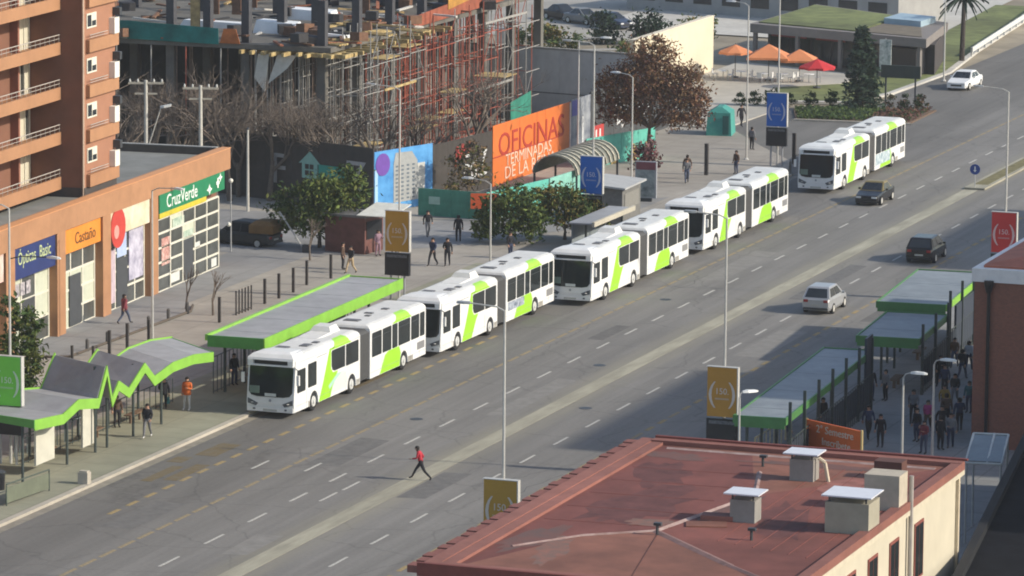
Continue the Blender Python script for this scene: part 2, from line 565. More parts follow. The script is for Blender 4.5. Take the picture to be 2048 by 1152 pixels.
def bus_shell(y0, y1, arches, zt=2.86, zb=0.33, front=False):
    mb = MB()
    poly = []
    if front:
        poly += [(y0 + 0.02, 1.15), (y0 - 0.02, 0.75), (y0 + 0.05, zb)]
    else:
        poly += [(y0, zb)]
    for yc in arches:
        poly += [(yc - 0.56, zb)] + [(a, b) for a, b in arch(yc, 0.56, zb)] + [(yc + 0.56, zb)]
    poly += [(y1, zb), (y1, zt)]
    if front:
        poly += [(y0 + 0.24, zt)]
    else:
        poly += [(y0, zt)]
    mb.extr_x(poly, -W, 0)
    # rounded roof: rings shrinking upward
    f0 = y0 + 0.24 if front else y0
    def ring(ix, iy0, iy1, z):
        return [(-W + ix, f0 + iy0, z), (-ix, f0 + iy0, z), (-ix, y1 - iy1, z), (-W + ix, y1 - iy1, z)]
    mb.loft([ring(0, 0, 0, zt), ring(0.05, 0.03, 0.02, zt + 0.12), ring(0.16, 0.12, 0.06, zt + 0.22), ring(0.38, 0.32, 0.12, zt + 0.28)], 1)
    return mb

def side_plate(mb, poly, x=0.0, t=0.006, m=0):
    mb.extr_x(poly, x - 0.02, x + t, m)
    return mb

def round_poly(y0, y1, z0, z1, r=0.09):
    pts = []
    for cy, cz, a0 in ((y0 + r, z0 + r, PI), (y1 - r, z0 + r, 1.5 * PI), (y1 - r, z1 - r, 0), (y0 + r, z1 - r, 0.5 * PI)):
        for k in range(4):
            a = a0 + k * PI / 6
            pts.append((cy + r * math.cos(a), cz + r * math.sin(a)))
    return pts

def make_bus(label, loc, advert=None, group='articulated green and white buses in a line'):
    t = thing('articulated_bus', label, 'bus', loc, 0, group)
    body = bus_shell(0.0, 8.95, (2.65, 7.8), front=True).build('front_body', [bus_white, bus_roof_white], t)
    rear = bus_shell(10.35, 18.5, (15.25,)).build('rear_body', [bus_white, bus_roof_white], t)
    bl = MB()
    n = 11
    for i in range(n):
        a, b = 8.95 + 1.4 * i / n, 8.95 + 1.4 * (i + 1) / n
        c = (a + b) / 2
        rings = []
        for y, s in ((a, 0.10), (c, 0.03), (b, 0.10)):
            rings.append([(-W + s, y, 0.42), (-s, y, 0.42), (-s, y, 2.80), (-s - 0.25, y, 3.0 - s * 0.5), (-W + s + 0.25, y, 3.0 - s * 0.5), (-W + s, y, 2.80)])
        bl.loft(rings)
    bl.build('bellows', bellows_m, t)
    # front end: raked windscreen, destination strip, visor, lamps, bumper
    def front_quad(x0, x1, z0, z1):
        def yy(z):
            return 0.02 + (z - 1.15) * 0.22 / 1.71
        return [(x0, yy(z0), z0), (x1, yy(z0), z0), (x1, yy(z1), z1), (x0, yy(z1), z1)]
    ws = MB()
    q = front_quad(-W + 0.10, -0.10, 1.08, 2.62)
    # curved lower corners
    quad = [Vector(a) for a in q]
    def at(u, v):
        return (quad[0] * (1 - u) + quad[1] * u) * (1 - v) + (quad[3] * (1 - u) + quad[2] * u) * v
    outline = [(0.0, 0.16), (0.06, 0.04), (0.2, 0.0), (0.8, 0.0), (0.94, 0.04), (1.0, 0.16), (1.0, 0.97), (0.97, 1.0), (0.03, 1.0), (0.0, 0.97)]
    a = [at(u, v) + Vector((0, -0.035, 0)) for u, v in outline]
    b = [at(u, v) + Vector((0, 0.05, 0)) for u, v in outline]
    nn = len(a)
    ws.add(a + b, [tuple(range(nn)), tuple(range(2 * nn - 1, nn - 1, -1))] + [(i, (i + 1) % nn, nn + (i + 1) % nn, nn + i) for i in range(nn)])
    wso = ws.build('windscreen', wind_glass, t)
    MB().box(-1.55, -0.95, -0.075, -0.05, 1.12, 1.27).build('notice_card', mat('card_white', (0.55, 0.58, 0.55), 0.6), wso)
    MB().box(-2.38, -1.85, -0.06, -0.035, 1.25, 1.62).build('route_card', mat('card_green', (0.14, 0.20, 0.16), 0.6), wso)
    MB().tube((-1.3, -0.03, 1.14), (-0.75, 0.10, 1.75), 0.012).build('wiper', black_paint, wso)
    dd = MB().box(-W + 0.36, -0.36, 0.12, 0.3, 2.72, 2.93)
    dd.build('destination_display', black_paint, t)
    vs = MB()
    vs.loft([[(-W + 0.05, -0.03, 2.64), (-0.05, -0.03, 2.64), (-0.05, 0.3, 2.64), (-W + 0.05, 0.3, 2.64)],
             [(-W + 0.05, -0.02, 2.71), (-0.05, -0.02, 2.71), (-0.05, 0.3, 2.71), (-W + 0.05, 0.3, 2.71)]])
    vs.loft([[(-W + 0.04, -0.02, 2.935), (-0.04, -0.02, 2.935), (-0.04, 1.1, 2.935), (-W + 0.04, 1.1, 2.935)],
             [(-W + 0.04, 0.03, 3.05), (-0.04, 0.03, 3.05), (-0.04, 1.3, 3.05), (-W + 0.04, 1.3, 3.05)],
             [(-W + 0.22, 0.24, 3.22), (-0.22, 0.24, 3.22), (-0.22, 1.6, 3.2), (-W + 0.22, 1.6, 3.2)],
             [(-W + 0.5, 0.6, 3.30), (-0.5, 0.6, 3.30), (-0.5, 2.2, 3.2), (-W + 0.5, 2.2, 3.2)]])
    for x0, x1 in ((-W + 0.05, -W + 0.34), (-0.34, -0.05)):
        vs.box(x0, x1, -0.01, 0.3, 2.71, 2.936)
    vs.build('front_dome', bus_white, t)
    for s in (0, 1):
        x0, x1 = (-0.62, -0.06) if s == 0 else (-W + 0.06, -W + 0.62)
        pts = [(-0.62, 0.74), (-0.06, 0.98), (-0.06, 0.72), (-0.50, 0.60)] if s == 0 else [(-W + 0.62, 0.74), (-W + 0.06, 0.98), (-W + 0.06, 0.72), (-W + 0.50, 0.60)]
        vv = [(x, -0.035, z) for x, z in pts] + [(x, 0.1, z) for x, z in pts]
        hl = MB().add(vv, [(0, 1, 2, 3), (7, 6, 5, 4), (0, 4, 5, 1), (1, 5, 6, 2), (2, 6, 7, 3), (3, 7, 4, 0)])
        h = hl.build('headlight', lamp_glass, t)
        xm = sum(p[0] for p in pts) / 4
        MB().lathe([(0.09, 0), (0.05, 0.03)], n=10).build('lamp_lens', pale_steel, h, loc=(xm, -0.05, 0.76))
    MB().box(-W + 0.03, -0.03, -0.06, 0.12, 0.33, 0.56).build('bumper', bus_white, t)
    MB().box(-1.65, -0.9, -0.066, -0.05, 0.36, 0.47).build('number_plate', mat('plate', (0.42, 0.42, 0.38), 0.5), t)
    for x in (-W + 0.42, -0.42):
        MB().disc_x(x - 0.06, x + 0.06, -0.05, 0.46, 0.05, 8).build('fog_light', lamp_glass, t)
    MB().lathe([(0.07, 0), (0.07, 0.02)], n=10).build('badge', trim_grey, t, loc=(-W / 2, -0.03, 0.9)).rotation_euler = (PI / 2, 0, 0)
    # mirrors on arms
    for x, dx in ((0.0, 0.22), (-W, -0.22)):
        m = MB().box(x + dx - 0.07, x + dx + 0.07, -0.05, 0.09, 1.75, 2.25).build('mirror', bus_white, t)
        MB().path([(x, 0.22, 2.55), (x + dx, 0.02, 2.5), (x + dx, 0.02, 2.2)], 0.025, 5).build('mirror_arm', dark_steel, m)
    # traffic-side windows, kerb-side windows
    wins = [(0.42, 1.52, 1.26, 2.42), (1.85, 2.98, 1.30, 2.52), (5.0, 6.85, 1.58, 2.70), (6.98, 8.72, 1.58, 2.70),
            (10.62, 12.0, 1.42, 2.70), (12.14, 13.4, 1.42, 2.70), (13.54, 14.3, 1.42, 2.70), (14.44, 16.15, 1.42, 2.70), (16.3, 17.5, 1.42, 2.70), (17.62, 18.3, 1.42, 2.70)]
    for k, (a, b, z0, z1) in enumerate(wins):
        poly = round_poly(a, b, z0, z1, 0.08)
        if k == 2:
            poly = [(5.0, 2.6), (5.02, 1.90), (5.15, 1.68), (5.45, 1.60), (6.85, 1.60), (6.85, 2.7), (5.08, 2.7)]
        p = side_plate(MB(), poly, 0.0, 0.012).build('window_pane', bus_glass, t)
        if k in (4, 5, 7, 8):
            MB().box(0.008, 0.016, a + 0.05, b - 0.05, z1 - 0.30, z1 - 0.275).build('window_bar', dark_steel, p)
    for a, b, z0, z1 in ((4.3, 5.9, 1.5, 2.58), (8.2, 8.8, 1.5, 2.58), (10.6, 12.0, 1.5, 2.58), (14.6, 16.2, 1.5, 2.58), (16.35, 18.2, 1.5, 2.58)):
        side_plate(MB(), round_poly(a, b, z0, z1), -W, -0.0).extr_x(round_poly(a, b, z0, z1), -W - 0.012, -W + 0.02).build('window_pane', bus_glass, t)
    for a, b in ((0.6, 1.9), (6.0, 7.2), (12.2, 13.5)):
        d = MB().box(-W - 0.014, -W + 0.02, a, b, 0.42, 2.55).build('door', bus_glass, t)
        MB().box(-W - 0.022, -W - 0.012, (a + b) / 2 - 0.03, (a + b) / 2 + 0.03, 0.42, 2.55).build('door_seal', rubber, d)
    # livery
    g1 = [(3.24, 0.335), (4.85, 0.335), (5.35, 1.0), (6.0, 1.62), (5.3, 1.66), (4.99, 1.9), (5.0, 2.62), (8.0, 2.62), (7.7, 2.86), (5.55, 2.86), (4.55, 1.9), (3.9, 0.9)]
    gA = [(3.30, 0.345), (4.85, 0.345), (5.55, 1.25), (5.9, 1.55), (5.2, 1.55), (4.95, 1.8), (4.95, 2.72), (5.55, 2.85), (4.75, 2.85), (3.9, 1.3)]
    gB = [(4.95, 2.73), (7.75, 2.73), (7.45, 2.85), (5.3, 2.85)]
    side_plate(MB(), gA, 0.0, 0.005).build('livery_band', bus_green, t)
    side_plate(MB(), gB, 0.0, 0.005).build('livery_band', bus_green, t)
    rA = [(11.75, 0.345), (14.62, 0.345), (14.68, 0.6), (14.8, 1.0), (14.55, 1.40), (13.0, 1.40), (12.5, 1.25)]
    rB = [(13.5, 2.72), (16.4, 2.72), (16.1, 2.85), (14.0, 2.85)]
    side_plate(MB(), rA, 0.0, 0.005).build('livery_band', bus_green, t)
    side_plate(MB(), rB, 0.0, 0.005).build('livery_band', bus_green, t)
    for y0, y1, d in ((5.3, 7.45, 0.25), (14.0, 16.1, 0.25)):
        q = MB()
        za = [(0.003, 2.86), (-0.047, 2.985), (-0.157, 3.085), (-0.377, 3.145)]
        rings = []
        for i, (x, z) in enumerate(za):
            sh = d * i * 0.8
            rings.append([(x, y0 + sh, z), (x, y1 - sh * 0.4, z), (x - 0.02, y1 - sh * 0.4, z - 0.03), (x - 0.02, y0 + sh, z - 0.03)])
        q.loft(rings).build('livery_band', bus_green, t)
    sm = MB()
    for y in (1.68, 4.0, 6.9, 12.07, 13.47, 16.22, 17.56):
        sm.box(0.0, 0.004, y - 0.012, y + 0.012, 0.36, 1.28)
    sm.box(0.0, 0.004, 0.4, 8.9, 2.80, 2.815).box(0.0, 0.004, 10.4, 18.45, 2.80, 2.815)
    for a, b in ((0.3, 2.0), (3.3, 7.1), (8.4, 8.9), (10.4, 14.6), (15.9, 18.4)):
        sm.box(0.0, 0.006, a, b, 0.62, 0.635)
    sm.build('panel_seams', trim_grey, t)
    for a, b in ((8.42, 8.9), (1.9, 2.06), (15.85, 16.6)):
        MB().box(0.0, 0.004, a, b, 0.34, 0.61).build('road_grime', mat('road_grime', (0.30, 0.285, 0.25), 0.8, 0.3, 4), t)
    MB().box(0.0, 0.006, 17.2, 18.3, 0.75, 1.15).build('grille', mat('vent_grey', (0.22, 0.22, 0.22), 0.6, 0.2, 9, stretch=(1, 1, 12)), t)
    MB().box(0.0, 0.007, 3.0, 4.4, 2.66, 2.70).build('gutter_strip', trim_grey, t)
    # wheels
    rim = MB().disc_x(-0.02, 0.03, 0, 0, 0.30, 14, r1=0.26).disc_x(0.03, 0.07, 0, 0, 0.12, 10).mesh('rim', mat('rim_white', (0.55, 0.55, 0.52), 0.5, 0.15, 6))
    tyre = MB().disc_x(-0.32, -0.04, 0, 0, 0.49, 20).disc_x(-0.04, 0.0, 0, 0, 0.49, 20, r1=0.42).mesh('tyre', rubber)
    for y in (2.65, 7.8, 15.25):
        for x, rz in ((-0.03, 0), (-W + 0.03, PI)):
            w = put('wheel', tyre, t, (x, y, 0.49), (0, 0, rz))
            put('rim', rim, w)
    # roof equipment
    for x, y, sx, sy in ((-1.7, 2.6, 0.7, 0.55), (-0.85, 3.6, 0.5, 0.75), (-0.7, 4.6, 0.35, 0.4), (-1.5, 11.6, 0.9, 0.55), (-1.25, 13.2, 0.3, 0.35), (-1.5, 14.0, 0.5, 0.3), (-1.2, 15.6, 0.4, 0.4)):
        h = MB().loft([[(x - sx / 2, y - sy / 2, 3.13), (x + sx / 2, y - sy / 2, 3.13), (x + sx / 2, y + sy / 2, 3.13), (x - sx / 2, y + sy / 2, 3.13)],
                       [(x - sx / 2.3, y - sy / 2.3, 3.19), (x + sx / 2.3, y - sy / 2.3, 3.19), (x + sx / 2.3, y + sy / 2.3, 3.19), (x - sx / 2.3, y + sy / 2.3, 3.19)]])
        h.build('roof_hatch', mat('hatch_grey', (0.12, 0.12, 0.12), 0.5, 0.2, 3), t)
    ac = MB()
    rings = []
    for y, h, ww in ((5.6, 0.02, 0.7), (6.2, 0.07, 0.75), (7.3, 0.09, 0.75), (7.5, 0.34, 0.62), (8.4, 0.36, 0.62), (8.6, 0.1, 0.65)):
        rings.append([(-1.5 - ww, y, 3.10), (-1.5 - ww + 0.12, y, 3.13 + h), (-1.5 + ww - 0.25, y, 3.13 + h), (-1.5 + ww - 0.1, y, 3.10)])
    ac.loft(rings).build('air_conditioner', bus_roof_white, t, smooth=False)
    if advert:
        advert(t)
    return t

ad_blue = mat('advert_blue', (0.20, 0.42, 0.55), 0.4, 0.5, 3.0, col2=(0.72, 0.78, 0.78))
ad_pale = mat('advert_pale', (0.62, 0.72, 0.72), 0.4, 0.2, 3.0, col2=(0.78, 0.76, 0.66))
ad_dark = mat('advert_navy', (0.10, 0.14, 0.24), 0.4, 0.5, 4.0, col2=(0.55, 0.6, 0.66))
def ad_first(t):
    side_plate(MB(), [(4.9, 0.5), (7.15, 0.5), (7.15, 0.95), (6.6, 1.45), (5.7, 1.2), (5.2, 0.9)], 0.0, 0.009).build('advert_panel', ad_pale, t)
    side_plate(MB(), [(4.75, 0.75), (5.4, 1.05), (6.4, 1.40), (5.8, 1.42), (4.6, 0.95)], 0.0, 0.011).build('advert_panel', mat('advert_mint', (0.40, 0.72, 0.50), 0.4, 0.1, 2), t)
def ad_second(t):
    side_plate(MB(), [(10.7, 0.9), (13.4, 0.9), (13.4, 1.38), (10.7, 1.38)], 0.0, 0.009).build('advert_panel', ad_dark, t)
def ad_fifth(t):
    side_plate(MB(), [(10.6, 0.6), (14.5, 0.6), (14.5, 1.38), (10.6, 1.38)], 0.0, 0.009).build('advert_panel', ad_blue, t)
    side_plate(MB(), [(5.6, 0.5), (7.1, 0.5), (7.1, 1.3), (6.2, 1.4)], 0.0, 0.009).build('advert_panel', ad_pale, t)

make_bus('green and white articulated bus leading the queue, beside the long grey shelter', (-11.6, 9.47, 0), ad_first)
make_bus('articulated bus second in the queue, navy advert strip under its rear windows', (-11.06, 28.8, 0), ad_second)
make_bus('articulated bus third in the queue, directly behind the bus with the navy advert strip', (-9.0, 47.93, 0))
make_bus('articulated bus at the tail of the tight queue, fourth from the front', (-8.87, 69.05, 0))
make_bus('articulated bus following apart from the queue, pale blue advert on its rear half', (-8.77, 98.27, 0), ad_fifth)

# ---------------------------------------------------------------- cars
def car_mesh_parts(t, paint, roof_paint=None, kind='hatch', L=4.2, Wd=1.72, H=1.45):
    """car along y with its front at -y, centred on its thing"""
    h = Wd / 2
    f = -L / 2
    r = L / 2
    if kind == 'sedan':
        st = [(f, 0.80, 0.30, 0.62), (f + 0.12, 0.90, 0.22, 0.70), (f + 0.8, 0.97, 0.2, 0.80), (f + 1.35, 1.0, 0.2, 0.90), (0.2, 1.0, 0.2, 0.93), (r - 1.0, 1.0, 0.2, 0.95), (r - 0.15, 0.92, 0.24, 0.90), (r, 0.82, 0.34, 0.80)]
        gh = (f + 1.25, r - 0.75, f + 2.05, r - 1.45)
    else:
        st = [(f, 0.80, 0.30, 0.66), (f + 0.12, 0.90, 0.22, 0.74), (f + 0.7, 0.97, 0.2, 0.86), (f + 1.1, 1.0, 0.2, 0.95), (0.2, 1.0, 0.2, 0.98), (r - 0.7, 1.0, 0.2, 1.0), (r - 0.12, 0.94, 0.24, 0.98), (r, 0.86, 0.34, 0.86)]
        gh = (f + 1.0, r - 0.06, f + 1.85, r - 0.55)
    rings = []
    for y, k, zl, zt in st:
        w = h * k
        rings.append([(-w * 0.9, y, zl), (w * 0.9, y, zl), (w, y, zl + 0.16), (w, y, zt - 0.14), (w * 0.94, y, zt), (-w * 0.94, y, zt), (-w, y, zt - 0.14), (-w, y, zl + 0.16)])
    body = MB().loft(rings).build('body', paint, t)
    zb = 0.88 if kind == 'sedan' else 0.93
    b0 = [(-h * 0.93, gh[0], zb), (h * 0.93, gh[0], zb), (h * 0.93, gh[1], zb), (-h * 0.93, gh[1], zb)]
    k = 0.74
    b1 = [(-h * k, gh[2], H - 0.05), (h * k, gh[2], H - 0.05), (h * k, gh[3], H - 0.05), (-h * k, gh[3], H - 0.05)]
    b2 = [(-h * k * 0.88, gh[2] + 0.12, H), (h * k * 0.88, gh[2] + 0.12, H), (h * k * 0.88, gh[3] - 0.12, H), (-h * k * 0.88, gh[3] - 0.12, H)]
    MB().loft([b0, b1]).loft([b1, b2]).build('roof', roof_paint or paint, t)
    gl = glass('car_glass', (0.02, 0.025, 0.03), 0.1)
    MB().patch([b0[0], b0[1], b1[1], b1[0]], 0.06, 0.94, 0.06, 0.92).build('windscreen', gl, t)
    MB().patch([b0[2], b0[3], b1[3], b1[2]], 0.08, 0.92, 0.10, 0.90).build('rear_window', gl, t)
    for q, s in (([b0[1], b0[2], b1[2], b1[1]], 1), ([b0[3], b0[0], b1[0], b1[3]], -1)):
        cuts = ((0.10, 0.50), (0.54, 0.90)) if s == 1 else ((0.10, 0.46), (0.50, 0.90))
        for u0, u1 in cuts:
            MB().patch(q, u0, u1, 0.12, 0.88).build('side_window', gl, t)
    tyre = MB().disc_x(-0.10, 0.09, 0, 0, 0.31, 16).mesh('tyre', rubber)
    rim = MB().disc_x(0.09, 0.10, 0, 0, 0.20, 12).mesh('rim', pale_steel)
    for y in (f + 0.82, r - 0.82):
        for x, rz in ((h - 0.08, 0), (-h + 0.08, PI)):
            w = put('wheel', tyre, t, (x, y, 0.31), (0, 0, rz))
            put('rim', rim, w)
    white_l = mat('headlamp', (0.65, 0.66, 0.64), 0.15, 0.1, 5)
    red_l = mat('tail_lamp', (0.28, 0.02, 0.02), 0.2, 0.1, 5)
    for s in (-1, 1):
        MB().box(s * h * 0.62 - 0.17, s * h * 0.62 + 0.17, f - 0.012, f + 0.1, 0.52, 0.64).build('headlight', white_l, t)
        zz = 0.62 if kind == 'sedan' else 0.72
        MB().box(s * h * 0.68 - 0.13, s * h * 0.68 + 0.13, r - 0.1, r + 0.014, zz, zz + 0.16).build('tail_light', red_l, t)
        MB().box(s * (h + 0.08) - 0.08, s * (h + 0.08) + 0.08, gh[0] + 0.45, gh[0] + 0.55, zb, zb + 0.13).build('mirror', paint, t)
    MB().box(-0.45, 0.45, f - 0.01, f + 0.05, 0.36, 0.50).build('grille', black_paint, t)
    MB().box(-0.26, 0.26, r - 0.05, r + 0.018, 0.50, 0.61).build('number_plate', mat('plate', (0.6, 0.6, 0.55), 0.5), t)
    MB().box(-h * 0.84, h * 0.84, r - 0.1, r + 0.03, 0.30, 0.42).build('rear_bumper', dark_steel if paint is not black_car else black_paint, t)
    MB().box(-h * 0.84, h * 0.84, f - 0.03, f + 0.1, 0.22, 0.33).build('front_bumper', paint, t)
    return t

black_car = mat('car_black', (0.012, 0.012, 0.014), 0.25, 0.2, 2, spec=0.5)
silver_car = mat('car_silver', (0.40, 0.41, 0.42), 0.3, 0.05, 2, metal=0.35)
white_car = mat('car_white', (0.74, 0.74, 0.72), 0.3, 0.04, 2)
taxi_yellow = mat('taxi_yellow', (0.20, 0.155, 0.06), 0.4, 0.06, 2)

c = thing('parked_car', 'white sedan facing the camera on the slip lane beside the lawn', 'car', (-15.95, 162.5, 0), R(-3))
car_mesh_parts(c, white_car, kind='sedan', L=4.7, Wd=1.8, H=1.42)
c = thing('taxi', 'black taxi with a dull yellow roof driving beside the last bus', 'taxi', (-5.25, 95.9, 0), 0)
car_mesh_parts(c, black_car, taxi_yellow, kind='sedan', L=4.4, Wd=1.72, H=1.42)
c = thing('driving_car', 'black hatchback seen from behind, partly in the building shadow', 'car', (4.35, 72.9, 0), R(182))
car_mesh_parts(c, black_car, kind='hatch', L=4.3, Wd=1.78, H=1.55)
c = thing('driving_car', 'silver hatchback seen from behind in the far carriageway', 'car', (3.75, 52.2, 0), R(181))
car_mesh_parts(c, silver_car, kind='hatch', L=4.1, Wd=1.72, H=1.55)
CAR_PROTO = {}
for nm, pm, kd, col in (('dark', mat('car_navy', (0.03, 0.04, 0.07), 0.3), 'hatch', 'dark blue'), ('black', black_car, 'sedan', 'black'), ('grey', mat('car_grey', (0.16, 0.165, 0.17), 0.3, metal=0.2), 'sedan', 'grey')):
    c = thing('parked_car', col + ' car parked in the lot behind the tall concrete wall', 'car', (0, 0, 0), 0, 'cars parked in the lot behind the wall')
    car_mesh_parts(c, pm, kind=kd, L=4.2)
    CAR_PROTO[nm] = c
CAR_PROTO['dark'].location = (-57.5, 196, -0.1)
CAR_PROTO['black'].location = (-64, 201, -0.1)
CAR_PROTO['grey'].location = (-61.0, 198.5, -0.1)
for c in CAR_PROTO.values():
    c.rotation_euler = (0, 0, R(60))
# ---------------------------------------------------------------- bus shelters
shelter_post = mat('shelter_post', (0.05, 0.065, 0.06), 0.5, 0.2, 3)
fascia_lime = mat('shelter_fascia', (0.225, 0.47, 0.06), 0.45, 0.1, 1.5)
fascia_shaded = mat('shelter_fascia_shaded', (0.075, 0.21, 0.065), 0.5, 0.12, 1.5)  # duller green puts the building shadow into the right shelters' edges
fascia_end_shaded = mat('shelter_fascia_end_shaded', (0.09, 0.30, 0.06), 0.45, 0.12, 1.5)  # darker copy of the lime, shade painted on the shelter ends
roof_m = grey_metal_roof
bench_m = mat('bench_wood', (0.16, 0.10, 0.06), 0.7, 0.2, 4)
clear_panel = mat('shelter_panel', (0.24, 0.27, 0.28), 0.25, 0.12, 1.5)

def bars(y0, y1, x, z0, z1, step, parent, m=shelter_post, r=0.025):
    """a railing: bottom and top rails and single uprights"""
    f = MB().tube((x, y0, z1), (x, y1, z1), r * 1.2, n=5).tube((x, y0, z0 + 0.1), (x, y1, z0 + 0.1), r, n=5).build('rail', m, parent)
    up = MB().tube((0, 0, z0), (0, 0, z1), r, n=5).mesh('upright', m)
    n = int(abs(y1 - y0) / step)
    for i in range(n + 1):
        put('upright', up, parent, (x, y0 + (y1 - y0) * i / n, 0))

# long flat shelter beside the leading bus
t = thing('bus_shelter', 'long flat bus shelter with grey roof and lime fascia beside the leading bus', 'bus shelter', (-16.85, 24.2, 0.12), R(1.5))
for i in range(10):
    MB().box(-1.55, 1.5, -10.4 + 2.09 * i + 0.012, -10.4 + 2.09 * (i + 1) - 0.012, 2.86, 2.99 + 0.006 * (i % 2)).build('roof_panel', roof_m, t)
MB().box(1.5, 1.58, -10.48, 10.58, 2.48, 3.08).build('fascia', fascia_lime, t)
MB().box(-1.56, 1.498, -10.48, -10.4, 2.48, 3.08).build('fascia', fascia_end_shaded, t)
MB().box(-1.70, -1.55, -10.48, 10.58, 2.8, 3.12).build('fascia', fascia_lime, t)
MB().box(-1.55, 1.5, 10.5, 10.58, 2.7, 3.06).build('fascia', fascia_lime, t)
po = MB().box(-0.06, 0.06, -0.06, 0.06, 0, 2.86).mesh('post', shelter_post)
for k in range(8):
    put('post', po, t, (-0.95, -9.6 + 2.75 * k, 0))
    if k % 2 == 0:
        put('post', po, t, (0.9, -9.6 + 2.75 * k, 0))
bars(-10.2, 10.2, -1.35, 0.0, 1.9, 0.55, t)
for y in (-6, 0, 6):
    b = MB().box(-0.95, -0.5, y - 1.0, y + 1.0, 0.42, 0.48).build('bench', bench_m, t)
    MB().box(-0.8, -0.65, y - 0.7, y - 0.6, 0, 0.42).box(-0.8, -0.65, y + 0.6, y + 0.7, 0, 0.42).build('bench_leg', shelter_post, b)
for y in (-4.1, 4.1):
    MB().box(-1.2, 0.6, y - 0.03, y + 0.03, 0.3, 2.3).build('side_panel', clear_panel, t)

# zigzag shelter
t = thing('bus_shelter', 'zigzag bus shelter whose folded grey roof has a jagged lime green edge', 'bus shelter', (-16.3, 0, 0.12))
st = [(-10.6, 3.0, 1.2), (-7.5, 2.75, 1.2), (-5.8, 3.15, 1.4), (-3.6, 2.82, 1.6), (-2.64, 4.25, 2.2), (-2.05, 2.6, 2.2), (-1.3, 3.28, 2.3), (-0.1, 2.72, 2.5), (1.75, 3.65, 2.7), (2.9, 2.8, 2.8), (5.1, 3.12, 3.0), (7.6, 3.1, 3.2), (10.1, 2.82, 3.4)]
for i in range(len(st) - 1):
    (ya, za, sa), (yb, zb, sb) = st[i], st[i + 1]
    q = [(0, ya, za), (0, yb, zb), (-3.7, yb + sb, zb - 0.05), (-3.7, ya + sa, za - 0.05)]
    MB().slab4(q, 0.07).build('roof_panel', roof_m, t)
    MB().add([(0.004, ya, za - 0.40), (0.004, yb, zb - 0.40), (0.004, yb, zb + 0.09), (0.004, ya, za + 0.10), (0.07, ya, za - 0.40), (0.07, yb, zb - 0.40), (0.07, yb, zb + 0.09), (0.07, ya, za + 0.10)],
             [(0, 1, 2, 3), (7, 6, 5, 4), (0, 4, 5, 1), (1, 5, 6, 2), (2, 6, 7, 3), (3, 7, 4, 0)]).build('fascia', fascia_lime, t)
    MB().add([(-3.78, ya + sa, za - 0.2), (-3.78, yb + sb, zb - 0.2), (-3.78, yb + sb, zb + 0.1), (-3.78, ya + sa, za + 0.1), (-3.71, ya + sa, za - 0.2), (-3.71, yb + sb, zb - 0.2), (-3.71, yb + sb, zb + 0.1), (-3.71, ya + sa, za + 0.1)],
             [(0, 1, 2, 3), (7, 6, 5, 4), (0, 4, 5, 1), (1, 5, 6, 2), (2, 6, 7, 3), (3, 7, 4, 0)]).build('fascia', fascia_lime, t)
for (ya, za, s), nm in ((st[0], 0), (st[-1], 1)):
    MB().slab4([(0.07, ya, za - 0.3), (0.07, ya, za + 0.10), (-3.78, ya + s, za + 0.05), (-3.78, ya + s, za - 0.25)], 0.06).build('fascia', fascia_end_shaded, t)
for y, z, s in st[0:12:2]:
    put('post', MB().tube((0, 0, 0), (0, 0, z - 0.05), 0.07, n=8).mesh('post', shelter_post), t, (-0.7, y + 0.25, 0))
    put('post', MB().tube((0, 0, 0), (0, 0, z - 0.1), 0.07, n=8).mesh('post', shelter_post), t, (-3.2, y + s, 0))
bars(-6.5, 11, -2.6, 0.0, 1.25, 0.7, t)
MB().box(-0.95, -0.85, -8.6, -6.6, 0.5, 2.55).build('timetable_panel', mat('cream_panel', (0.55, 0.53, 0.44), 0.5, 0.08, 2), t)
MB().box(-0.98, -0.88, -3.4, -1.9, 0.4, 2.5).build('timetable_panel', mat('cream_panel', (0.55, 0.53, 0.44), 0.5), t)
for y in (-4.8, 0.5, 5.5):
    MB().box(-2.4, -2.0, y - 0.9, y + 0.9, 0.42, 0.48).box(-2.25, -2.15, y - 0.6, y - 0.5, 0, 0.42).box(-2.25, -2.15, y + 0.5, y + 0.6, 0, 0.42).build('bench', bench_m, t)

# shelter behind the third and fourth buses: cream beam and low roof
t = thing('bus_shelter', 'low bus shelter with a cream roof beam hidden behind the third bus', 'bus shelter', (-14.9, 66.3, 0.12))
cream_beam = mat('cream_beam', (0.50, 0.46, 0.36), 0.6, 0.08, 2)
MB().box(-1.3, 0.25, -1.6, 6.2, 2.0, 2.1).build('roof_panel', grey_metal_roof, t)
MB().box(0.25, 0.42, -1.7, 6.3, 1.9, 2.2).build('fascia', cream_beam, t)
for k in range(3):
    put('post', MB().box(-0.06, 0.06, -0.06, 0.06, 0, 2.0).mesh('post', shelter_post), t, (-0.3, -1.2 + 3.5 * k, 0))
MB().box(-1.25, -1.2, -1.2, 5.5, 0.4, 1.95).build('back_panel', clear_panel, t)

